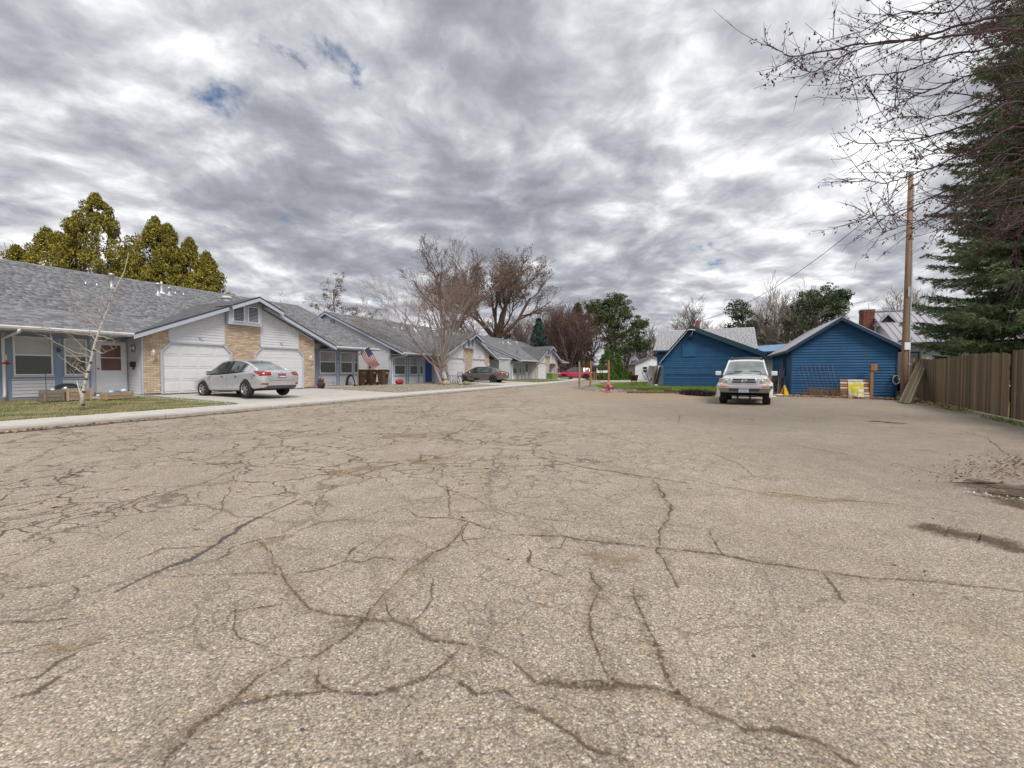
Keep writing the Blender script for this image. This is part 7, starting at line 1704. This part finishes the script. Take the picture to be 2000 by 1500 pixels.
# ---- big spreading bare tree
Ps = dict(seg=(7, 7, 5, 4, 3), wig=.13, trop=(.0, .035, .05, .05), rmin=.015, taper=.42, kids=(6, 7, 6, 5, 4), **{'from': (.45, .25, .15)}, ang=(22, 55), ratio=.60, lev=4, minz=-.35, norot=True)
loc = at(968, 64); loc.z = 0
st = [((0, 0, 0), (.03, 0, 1), 6.5, .55)]
for az, el, L, r_ in ((185, 58, 7.2, .20), (10, 42, 8.4, .34), (160, 70, 8.8, .30), (350, 66, 9.6, .36), (90, 60, 8.4, .26), (270, 55, 7.6, .24), (180, 20, 5.6, .16), (5, 18, 6.2, .18), (60, 80, 9.6, .26), (20, 62, 8.8, .26), (200, 38, 6.4, .13)): st.append(((0, 0, 5.9 + ru(-.8, .9)), vdir(az, el), L, r_))
bare_tree('large spreading bare tree with a dark thick trunk behind the row', loc, 21, {**Ps, 'kids': (5, 6, 5, 4), 'trop': (.06, .06, .07)}, st, bark=mat('dark_brown_bark', (.11, .075, .055), .95, .3, 5, .8, 30), twm=M_TWIG, seeds=9000, seedsize=.10)
# ---- thin drooping birches, sky line left of centre
Pb = dict(seg=(8, 6, 5, 4), wig=.10, trop=(.03, -.12, -.18, -.2), rmin=.013, taper=.35, kids=(16, 6, 4, 3), **{'from': (.35, .2, .2)}, ang=(25, 60), ratio=.30, lev=3, minz=-2)
for i, (x, Y, h, lab) in enumerate(((652, 50, 11.3, 'thin drooping birch behind the gap between the duplexes'), (684, 54, 9.0, 'lower drooping birch right of the thin one'), (702, 52, 8.0, 'lowest drooping birch over the middle duplex roof'))):
    loc = at(x, Y); loc.z = 0; bare_tree(lab, loc, 31 + i, Pb, [((0, 0, 0), (.04, 0, 1), h, .13)], bark=M_BARK, twm=M_TWIG, seeds=2200, seedsize=.07)
# ---- background bare trees
Pr = dict(seg=(6, 5, 4, 3), wig=.11, trop=(.03, .05, .06), rmin=.014, taper=.4, kids=(10, 7, 6, 4), **{'from': (.15, .15, .12)}, ang=(18, 46), ratio=.52, lev=3, minz=-.1)
BG = [(1085, 76, 11.5, M_TWIGR, 'reddish bare tree behind the blue spruce', 6, 4), (1112, 70, 10.8, M_TWIGR, 'dense reddish brown bare tree above the crimson SUV', 7, 4), (1138, 74, 11, M_TWIGR, 'reddish brown bare tree left of the big pine', 6, 4), (1060, 90, 12, M_TWIG, 'brown bare tree filling the line behind the farthest duplex', 6, 4), (1015, 95, 13, M_TWIG, 'faint brown bare tree right of the big spreading tree', 6, 4),
      (1352, 66, 10.6, M_TWIG, 'rounded bare tree above the blue outbuilding ridge', 5, 3), (1400, 70, 8.5, M_TWIGG, 'faint bare tree right of the rounded one', 4, 3), (1505, 52, 10.6, M_TWIGG, 'pale bare tree left of the right hand pine', 5, 4), (1532, 48, 9.0, M_TWIGG, 'pale tangled bare tree beside the shed roof', 5, 4), (1480, 58, 8.5, M_TWIG, 'brown bare tree between the two pines', 4, 4),
      (1262, 85, 8.0, M_TWIG, 'bare tree behind the small white house', 4, 3), (1285, 78, 7.2, M_TWIG, 'bare shrub tree at the left of the blue buildings', 4, 4), (1225, 90, 7, M_TWIG, 'low bare tree right of the big pine', 4, 3), (905, 80, 9, M_TWIG, 'brown bare tree between the two tall trees', 5, 3), (800, 75, 9, M_TWIG, 'brown bare tree low behind the middle duplex', 5, 3), (1738, 44, 9.0, M_TWIGG, 'thin bare sapling behind the metal roof', 2, 2), (1712, 47, 7.2, M_TWIGG, 'faint low sapling beside the chimney', 3, 2), (50, 42, 14.2, M_TWIG, 'bare branches poking out above the golden trees', 1, 1)]
for i, (x, Y, h, tm, lab, ns, wd) in enumerate(BG):
    loc = at(x, Y); loc.z = 0; rs_ = random.Random(60 + i)
    st = [((rs_.uniform(-.3, .3), rs_.uniform(-.3, .3), 0), (rs_.uniform(-.1, .1) * wd / 2, rs_.uniform(-.1, .1) * wd / 2, 1), h * rs_.uniform(.68, .88), h * .014) for k in range(ns)]
    bare_tree(lab, loc, 60 + i, {**Pr, 'rmin': .010 + Y * .00008}, st, twm=tm, seeds=0 if tm is not M_TWIGR else 1800, seedsize=.09, seedm=mat('dark_red_buds', (.15, .085, .065), .95, .3, 4, rnd=.4))

# ---- evergreens built of foliage clumps
M_GOLD = mat('golden_green_foliage', (.31, .245, .03), .85, .25, .6, rnd=.5, hue=((.10, .13, .025), .7))
M_PINE = mat('pine_foliage', (.072, .112, .042), .9, .25, .5, rnd=.5, hue=((.10, .12, .045), .45))
M_DPINE = mat('dark_pine_foliage', (.055, .092, .038), .9, .25, .5, rnd=.5, hue=((.08, .10, .04), .4))
M_BSPR = mat('blue_spruce_foliage', (.08, .135, .12), .9, .2, .7, rnd=.4, hue=((.10, .15, .12), .4))
M_SHRUB = mat('bright_shrub_foliage', (.045, .10, .015), .9, .25, .8, rnd=.45, hue=((.12, .17, .02), .45))
def clumps(name, label, loc, cl, per, size, m_, trunk, up=.3, aspect=.45, cat='tree', shell=.45, limbs=0, seed=1):
    root = thing(name, label, cat, loc); g = np.random.default_rng(seed)
    C = np.array([c_[0] for c_ in cl]); Rr = np.array([c_[1] for c_ in cl]); n = len(C)
    idx = np.repeat(np.arange(n), per); N = len(idx); d_ = g.normal(0, 1, (N, 3)); d_ /= np.linalg.norm(d_, axis=1, keepdims=True)
    rr = g.uniform(shell, 1, (N, 1)) ** .6; P_ = C[idx] + d_ * rr * Rr[idx] * g.uniform(.85, 1.15, (N, 1))
    leafq('foliage', P_, size, m_, root, up, aspect)
    mb = MB(); mb.tube([(0, 0, -.1), (0, 0, trunk[0] * .5), (0, 0, trunk[0])], [trunk[1], trunk[1] * .7, trunk[1] * .2], 8)
    for k in range(limbs):
        c_ = C[g.integers(0, n)]; z0 = max(.4, c_[2] * g.uniform(.5, .8)); mb.tube([(0, 0, z0), (c_[0] * .5, c_[1] * .5, (z0 + c_[2]) / 2 + .1), tuple(c_)], [trunk[1] * .35, trunk[1] * .2, .03], 5, cap=False)
    mb.build('trunk', M_BARK, root); return root
def cone_clumps(h, r, n, seed, base=.1, cr=(.45, .8), power=.8, squash=1.2, hole=.0):
    g = random.Random(seed); out = []
    for i in range(n):
        t = g.uniform(0, 1) ** 1.15; z = h * (base + (1 - base) * t) ; rad = r * (1 - t) ** power
        a = g.uniform(0, 2 * pi); q = rad * g.uniform(.5, 1.0); s = g.uniform(*cr) * (.55 + .6 * (1 - t))
        out.append(((cos(a) * q, sin(a) * q, z - s * .6), np.array([s, s, s * squash])))
    return out
GT = [(40, 36, 11.4, 4.8, 'golden evergreen at the far left behind the nearest roof'), (100, 35, 12.6, 4.0, 'lumpy golden evergreen left of the tallest one'), (198, 34, 14.8, 5.4, 'tallest golden evergreen, left peak behind the nearest roof'), (156, 36, 13.8, 3.6, 'golden spire close left of the tallest evergreen'), (255, 36, 10.6, 4.4, 'low golden evergreen in the dip between the two peaks'), (311, 35, 13.4, 4.2, 'golden evergreen forming the right hand peak'), (334, 36, 13.2, 3.2, 'golden spire just right of the right hand peak'), (376, 36, 12.0, 3.4, 'golden evergreen on the slope right of the second peak'), (408, 36, 10.9, 3.4, 'rightmost golden evergreen beside the roof vents')]
for i, (x, Y, h, r, lab) in enumerate(GT):
    loc = at(x, Y); loc.z = 0; clumps('golden_evergreen', lab, loc, cone_clumps(h, r * 1.25, int(130 + r * 34), 40 + i, .15, (.36, .64), .80, 1.3), 125, .088, M_GOLD, (h * .9, .22), .8, .5, limbs=10, seed=i)
loc = at(1052, 70); loc.z = 0
clumps('blue_spruce', 'small blue green spruce rising behind the farthest duplex', loc, cone_clumps(9.9, 2.9, 170, 3, .2, (.4, .75), 1.0, .6), 60, .17, M_BSPR, (9.5, .2), .0, .4, seed=3)
def round_clumps(h, r, n, seed, z0, cr, lobes):
    g = random.Random(seed); out = []
    for k in range(n):
        lx, ly, lz, lr = lobes[g.randrange(len(lobes))]; v_ = Vector((g.gauss(0, 1), g.gauss(0, 1), g.gauss(0, .8))).normalized() * lr * g.uniform(.45, 1); s = g.uniform(*cr)
        out.append(((lx + v_.x, ly + v_.y, lz + v_.z * .8), np.array([s, s, s * .55])))
    return out
loc = at(1195, 74); loc.z = 0
lob = [(0, 0, 11.5, 3.3), (-2.2, 0, 10.5, 2.6), (2.2, 0, 9.5, 3.0), (3.2, .3, 6.8, 2.7), (-.5, 0, 8, 3.8), (.8, 0, 13.0, 2.0), (-3.2, 0, 12.0, 1.5), (4.6, 0, 5.6, 1.7), (1.5, 0, 5.0, 2.6), (4.9, 0, 9.2, 1.0)]
clumps('big_pine', 'large rounded green pine towering over the far end of the street', loc, round_clumps(15, 5, 260, 5, 3, (.6, 1.15), lob), 75, .20, M_PINE, (13, .42), .3, .35, limbs=40, seed=8)
loc = at(1128, 80); loc.z = 0
clumps('pine', 'dull green conifer among the reddish bare trees', loc, cone_clumps(13.5, 3.2, 130, 6, .2, (.6, 1.0), .6, 1.0), 50, .22, M_DPINE, (12, .3), .3, .4, seed=9)
for i, (x, Y, h, r, lab) in enumerate(((1186, 58, 4.2, 1.4, 'bright green conical shrub left of the pair under the pine'), (1204, 60, 3.7, 1.3, 'bright green conical shrub right of the pair under the pine'), (1222, 61, 1.2, .8, 'low round green shrub beside the mailbox'))):
    loc = at(x, Y); loc.z = 0; clumps('conical_shrub', lab, loc, cone_clumps(h, r, 90, 70 + i, .02, (.3, .5), .5, 1.4), 70, .09, M_SHRUB, (h * .8, .08), .8, .5, cat='shrub', seed=20 + i)
loc = at(1449, 52); loc.z = 0
clumps('pine', 'irregular dark pine behind the light grey roof', loc, round_clumps(9, 2, 120, 9, 2, (.45, .85), [(-.5, 0, 8.4, 1.4), (.3, 0, 6.8, 2.0), (1.6, 0, 5.6, 2.0), (2.8, 0, 4.4, 1.8), (-1.2, 0, 5.0, 1.7), (1.0, 0, 3.6, 2.4)]), 70, .14, M_DPINE, (8.5, .22), .3, .4, limbs=24, seed=12)
loc = at(1594, 46); loc.z = 0
clumps('pine', 'broad dark green pine rising behind the blue shed', loc, round_clumps(10, 3, 170, 10, 2, (.45, .85), [(.3, 0, 9.0, 1.7), (-1.1, 0, 8.3, 1.7), (1.3, 0, 8.2, 1.8), (-1.7, 0, 7.0, 1.5), (.6, 0, 6.6, 2.2), (-.4, 0, 4.8, 2.4), (2.1, 0, 9.1, .8), (1.0, 0, 5.6, 2.0)]), 80, .13, M_DPINE, (9.5, .26), .3, .4, limbs=30, seed=13)
# far hedge and tree belt
def belt(name, label, A, B, h, n, m_, size, dep=3):
    t = rng.uniform(0, 1, n); A, B = Vector(A), Vector(B); hh = h * (.65 + .35 * np.sin(t * 23) * np.sin(t * 7 + 1)); P_ = np.zeros((n, 3)); P_[:, 0] = A.x + (B.x - A.x) * t; P_[:, 1] = A.y + (B.y - A.y) * t + rng.uniform(0, dep, n); P_[:, 2] = rng.uniform(0, 1, n) ** .8 * hh
    o = leafq(name, P_, size, m_, None, .3, .3); return prop(o, label, None, None, 'stuff')
belt('distant_brush', 'far off belt of brown leafless brush', (-80, 105, 0), (90, 100, 0), 6.0, 26000, mat('brown_brush', (.12, .085, .065), .95, .3, .3, rnd=.4), .42, 8)
belt('distant_brush', 'brown brush behind the far fence at the end of the street', (7.5, 68, 0), (15.5, 66, 0), 3.0, 5000, mat('brown_brush', (.12, .085, .065)), .16, 3)
belt('distant_hedge', 'dark evergreen hedge far behind the duplexes', (-70, 92, 0), (12, 100, 0), 3.4, 9000, M_DPINE, .40, 3)
belt('distant_hedge', 'distant evergreen growth behind the blue buildings', (24, 80, 0), (85, 70, 0), 4.5, 9000, M_DPINE, .40, 4)

# ---- big spruce behind the fence
SP = thing('spruce_tree', 'huge dark green spruce behind the wooden fence at the right', 'tree', Vector((24.7, 18.8, 0)))
g = random.Random(17); needles = []; ndir = []; wood = Twigs(); Hs = 27.0
z = .9
while z < Hs - .4:
    t = z / Hs; Rm = 5.9 * (1 - t) ** .52 * (.86 if z < 1.6 else 1); nb = 11 if t < .6 else 8
    for k in range(nb):
        if z > 18.5: break
        a = g.uniform(0, 2 * pi); L = Rm * g.uniform(.62, 1.06)
        tox = cos(a); toy = sin(a)
        if tox * .8 + toy * .6 > .55: continue             # far side, never seen
        droop = g.uniform(.10, .22) + (1 - t) * .12; n = max(4, int(L / .28)); P_ = []
        for i in range(n + 1):
            s = i / n; P_.append(Vector((tox * L * s, toy * L * s, z + .15 * L * s * .6 - droop * L * s ** 1.3 + .16 * L * s ** 4)))
        for i in range(n):
            wood.add(P_[i], P_[i + 1], .045 * (1 - i / n) + .008, .045 * (1 - (i + 1) / n) + .008)
            if i < n * .22: continue
            s = i / n; side = Vector((-toy, tox, 0)); fd = (P_[i + 1] - P_[i]).normalized()
            for q in (-1, 1):
                for rep in range(2):
                    tl = (.30 + .85 * sin(min(1, (1 - s) * 1.6) * pi / 2)) * g.uniform(.5, 1.05) * min(1.1, L / 3.5)
                    dv = (fd * g.uniform(.5, .95) + side * q * g.uniform(.6, 1) + Vector((0, 0, g.uniform(-.42, .02)))).normalized(); st_ = P_[i].lerp(P_[i + 1], g.random())
                    m_ = max(2, int(tl / .13))
                    for c_ in range(m_):
                        pp = st_ + dv * tl * (c_ + .5) / m_ + Vector((0, 0, -.10 * (c_ / m_) ** 2 + g.uniform(-.04, .04))); needles.append(pp); ndir.append(dv)
        for c_ in range(3): needles.append(P_[-1] + Vector((tox, toy, .1)) * .07 * c_); ndir.append(Vector((tox, toy, .15)))
    z += g.uniform(.24, .34)
N_ = np.array([tuple(q) for q in needles]); D_ = np.array([tuple(q) for q in ndir]); print('spruce sprays', len(N_))
def sprays(name, N_, D_, k, ln, wd, m_, parent, spread=.55):
    n = len(N_); idx = np.repeat(np.arange(n), k); M_ = len(idx)
    d_ = D_[idx] + rng.normal(0, spread, (M_, 3)); d_ /= np.linalg.norm(d_, axis=1, keepdims=True); p0 = N_[idx] + rng.normal(0, .025, (M_, 3))
    w_ = np.cross(d_, rng.normal(0, 1, (M_, 3))); w_ /= np.linalg.norm(w_, axis=1, keepdims=True) + 1e-9; L = (rng.uniform(.6, 1.25, M_) * ln)[:, None]
    V = np.zeros((M_, 3, 3)); V[:, 0] = p0 - w_ * wd; V[:, 1] = p0 + w_ * wd; V[:, 2] = p0 + d_ * L
    return link(name, np_mesh(name, V.reshape(-1, 3), np.arange(M_ * 3).reshape(M_, 3), m_), parent)
M_SPR = mat('spruce_needles', (.135, .195, .095), .9, .25, .45, rnd=.45, hue=((.26, .32, .17), .5))
sprays('foliage', N_, D_, 8, .17, .019, M_SPR, SP)
cn_ = N_[(N_[:, 2] > 6.5)]; cn_ = cn_[rng.integers(0, len(cn_), 16000)] + rng.normal(0, .08, (16000, 3)); leafq('cones', cn_, .075, mat('russet_cones', (.20, .095, .06), .9, .3, 4, rnd=.4), SP, -.4, .45)
wood.build('branches', M_BARK, SP, 4); MB().tube([(0, 0, -.1), (0, 0, 8), (0, 0, 26.5)], [.42, .28, .04], 10).build('trunk', M_BARK, SP)
if 1:   # top of the crown beyond the frame, simple clumps
    leafq('upper_foliage', np.array([(cos(a) * q, sin(a) * q, 18 + zz_ * 6) for a, q, zz_ in ((rng.uniform(0, 6.28), rng.uniform(0, 1) * 1.7, 0) for _ in range(1))] + [tuple(x) for x in np.c_[rng.normal(0, .7, 4000), rng.normal(0, .7, 4000), rng.uniform(18, 26, 4000)]]), .16, M_SPR, SP, -.1, .3)

# ---- overhanging deciduous tree with seed clusters, trunk outside the frame at the right
OT = thing('overhanging_tree', 'bare tree reaching in from the upper right with clusters of dry seeds', 'tree', Vector((12.9, 7.9, 0)))
g = random.Random(23); mb = MB(); MB_l = []; tw = Twigs(); seedp = []
def w2(x, y, Y): return at(x, Y, y) - OT.location
mb.tube([(0, 0, -.1), (.05, 0, 1.5), (-.1, 0, 3.2), (-.3, -.1, 5), (-.4, 0, 8.5), (-.2, .2, 11.5)], [.34, .28, .26, .22, .15, .05], 10)
LIMB = [([(2120, 60), (2000, 30), (1900, 42), (1800, 72), (1700, 84), (1600, 100), (1555, 110), (1522, 100), (1491, 80)], 7.6, .040), ([(2120, 110), (2000, 58), (1880, 68), (1790, 78), (1700, 90), (1640, 112), (1585, 140), (1555, 132)], 7.2, .03),
  ([(2100, -40), (1960, -60), (1860, 20), (1760, 25), (1680, 62), (1600, 82)], 7.9, .028), ([(2130, 180), (2000, 90), (1900, 100), (1840, 110), (1780, 135), (1720, 146), (1680, 150), (1660, 167)], 8.2, .028),
  ([(2130, 200), (2000, 130), (1920, 140), (1830, 170), (1770, 195), (1740, 210), (1690, 185)], 7.8, .028), ([(2130, 250), (2000, 160), (1900, 205), (1830, 228), (1760, 228), (1705, 245)], 8.4, .028),
  ([(2140, 300), (2010, 200), (1900, 240), (1830, 262), (1760, 275), (1680, 280), (1636, 257)], 7.6, .03), ([(2140, 330), (2000, 250), (1910, 290), (1840, 320), (1770, 345), (1730, 358), (1690, 352), (1652, 348)], 7.9, .028),
  ([(2140, 380), (2000, 290), (1920, 330), (1850, 370), (1790, 400), (1740, 420), (1700, 420), (1672, 405)], 8.3, .026), ([(2140, 420), (2000, 350), (1930, 380), (1860, 400), (1800, 430), (1760, 442), (1720, 455)], 7.7, .024),
  ([(2100, -80), (1980, -60), (1900, -20), (1820, 10), (1760, 40), (1735, 20)], 7.0, .024), ([(2140, 260), (2010, 230), (1940, 200), (1860, 180), (1800, 190), (1750, 168)], 8.6, .024), ([(2140, 460), (2010, 420), (1950, 400), (1900, 410), (1860, 425)], 8.0, .02),
  ([(2140, 350), (2010, 310), (1960, 300), (1880, 300), (1820, 300), (1780, 320)], 7.3, .022), ([(2140, 100), (2010, 0), (1930, 10), (1870, 60), (1800, 100), (1760, 120)], 8.8, .024), ([(2140, 540), (2060, 500), (2010, 440), (1988, 470), (1985, 520), (2003, 560)], 8.0, .014), ([(2100, 430), (2000, 430), (1955, 450), (1915, 445), (1880, 430)], 7.4, .012)]
def limbtwigs(Q, r0, seeds=True, dens=1.0):
    n = len(Q) - 1
    for i in range(n): tw.add(Q[i], Q[i + 1], r0 * .65 * (1 - i / n) + .004, r0 * .65 * (1 - (i + 1) / n) + .004)
    for i in range(2, n):
        for rep in range(2 if g.random() < dens else 1):
            if g.random() > .46 * dens: continue
            fd = (Q[i] - Q[i - 1]).normalized(); s = Vector((g.uniform(-.4, .4), g.uniform(-.5, .5), g.choice((-1, -1, 1)) * g.uniform(.3, .9))); d_ = (fd * g.uniform(.6, 1.1) + s * .8).normalized(); L = g.uniform(.25, 1.15)
            p = Q[i].copy(); m_ = 5; curl = g.uniform(-.02, .16)
            for c_ in range(m_):
                d_ = (d_ + Vector((g.gauss(0, .05), g.gauss(0, .05), curl))).normalized(); q = p + d_ * L / m_; tw.add(p, q, .007 - .0009 * c_, .0062 - .0009 * c_)
                if g.random() < .35:
                    d2 = (d_ + Vector((g.gauss(0, .5), g.gauss(0, .5), g.gauss(0, .5)))).normalized(); tw.add(q, q + d2 * g.uniform(.08, .3), .0038, .0022)
                if seeds and g.random() < .42:
                    for w in range(g.randint(2, 6)): seedp.append(q + Vector((g.gauss(0, .03), g.gauss(0, .03), -abs(g.gauss(.03, .04)))))
                p = q
for pts, Y, r0 in LIMB:
    P_ = [w2(x, y, Y + .25 * sin(i * 1.7 + Y)) for i, (x, y) in enumerate(pts)]
    mb.tube([Vector((-.4, 0, min(8.4, max(3.4, P_[0].z - .8)))), P_[0].lerp(Vector((-.4, 0, P_[0].z - .4)), .5), P_[0]], [r0 * 2.0, r0 * 1.4, r0 * .85], 6)
    Q = []
    for i in range(len(P_) - 1):
        a0 = P_[max(0, i - 1)]; a1, a2, a3 = P_[i], P_[i + 1], P_[min(len(P_) - 1, i + 2)]
        for k in range(5):
            t = k / 5; Q.append(.5 * ((2 * a1) + (a2 - a0) * t + (2 * a0 - 5 * a1 + 4 * a2 - a3) * t * t + (3 * a1 - a0 - 3 * a2 + a3) * t ** 3) + Vector((g.gauss(0, .01), g.gauss(0, .01), g.gauss(0, .01))))
    Q.append(P_[-1]); limbtwigs(Q, r0)
# a thicker weave of twigs towards the trunk
for k in range(38):
    x0, y0 = g.uniform(2010, 2170), g.uniform(-80, 430); Y = g.uniform(6.8, 9.5); L = g.uniform(60, 190); sl = g.uniform(.15, .55)
    P_ = [w2(x0 - L * t, y0 + L * t * sl - 22 * t * t, Y + g.gauss(0, .03)) for t in [i / 9 for i in range(10)]]
    limbtwigs(P_, .011, dens=.8)
mb.build('trunk', M_BARK, OT); tw.build('crown', mat('dark_purple_twigs', (.075, .048, .05), .9, .25, 4), OT, 4)
S_ = np.array([tuple(q) for q in seedp]); print('seeds', len(S_))
leafq('seed_clusters', S_, .030, mat('dark_red_seeds', (.085, .032, .03), .9, .3, 10, rnd=.5), OT, .6, .4)
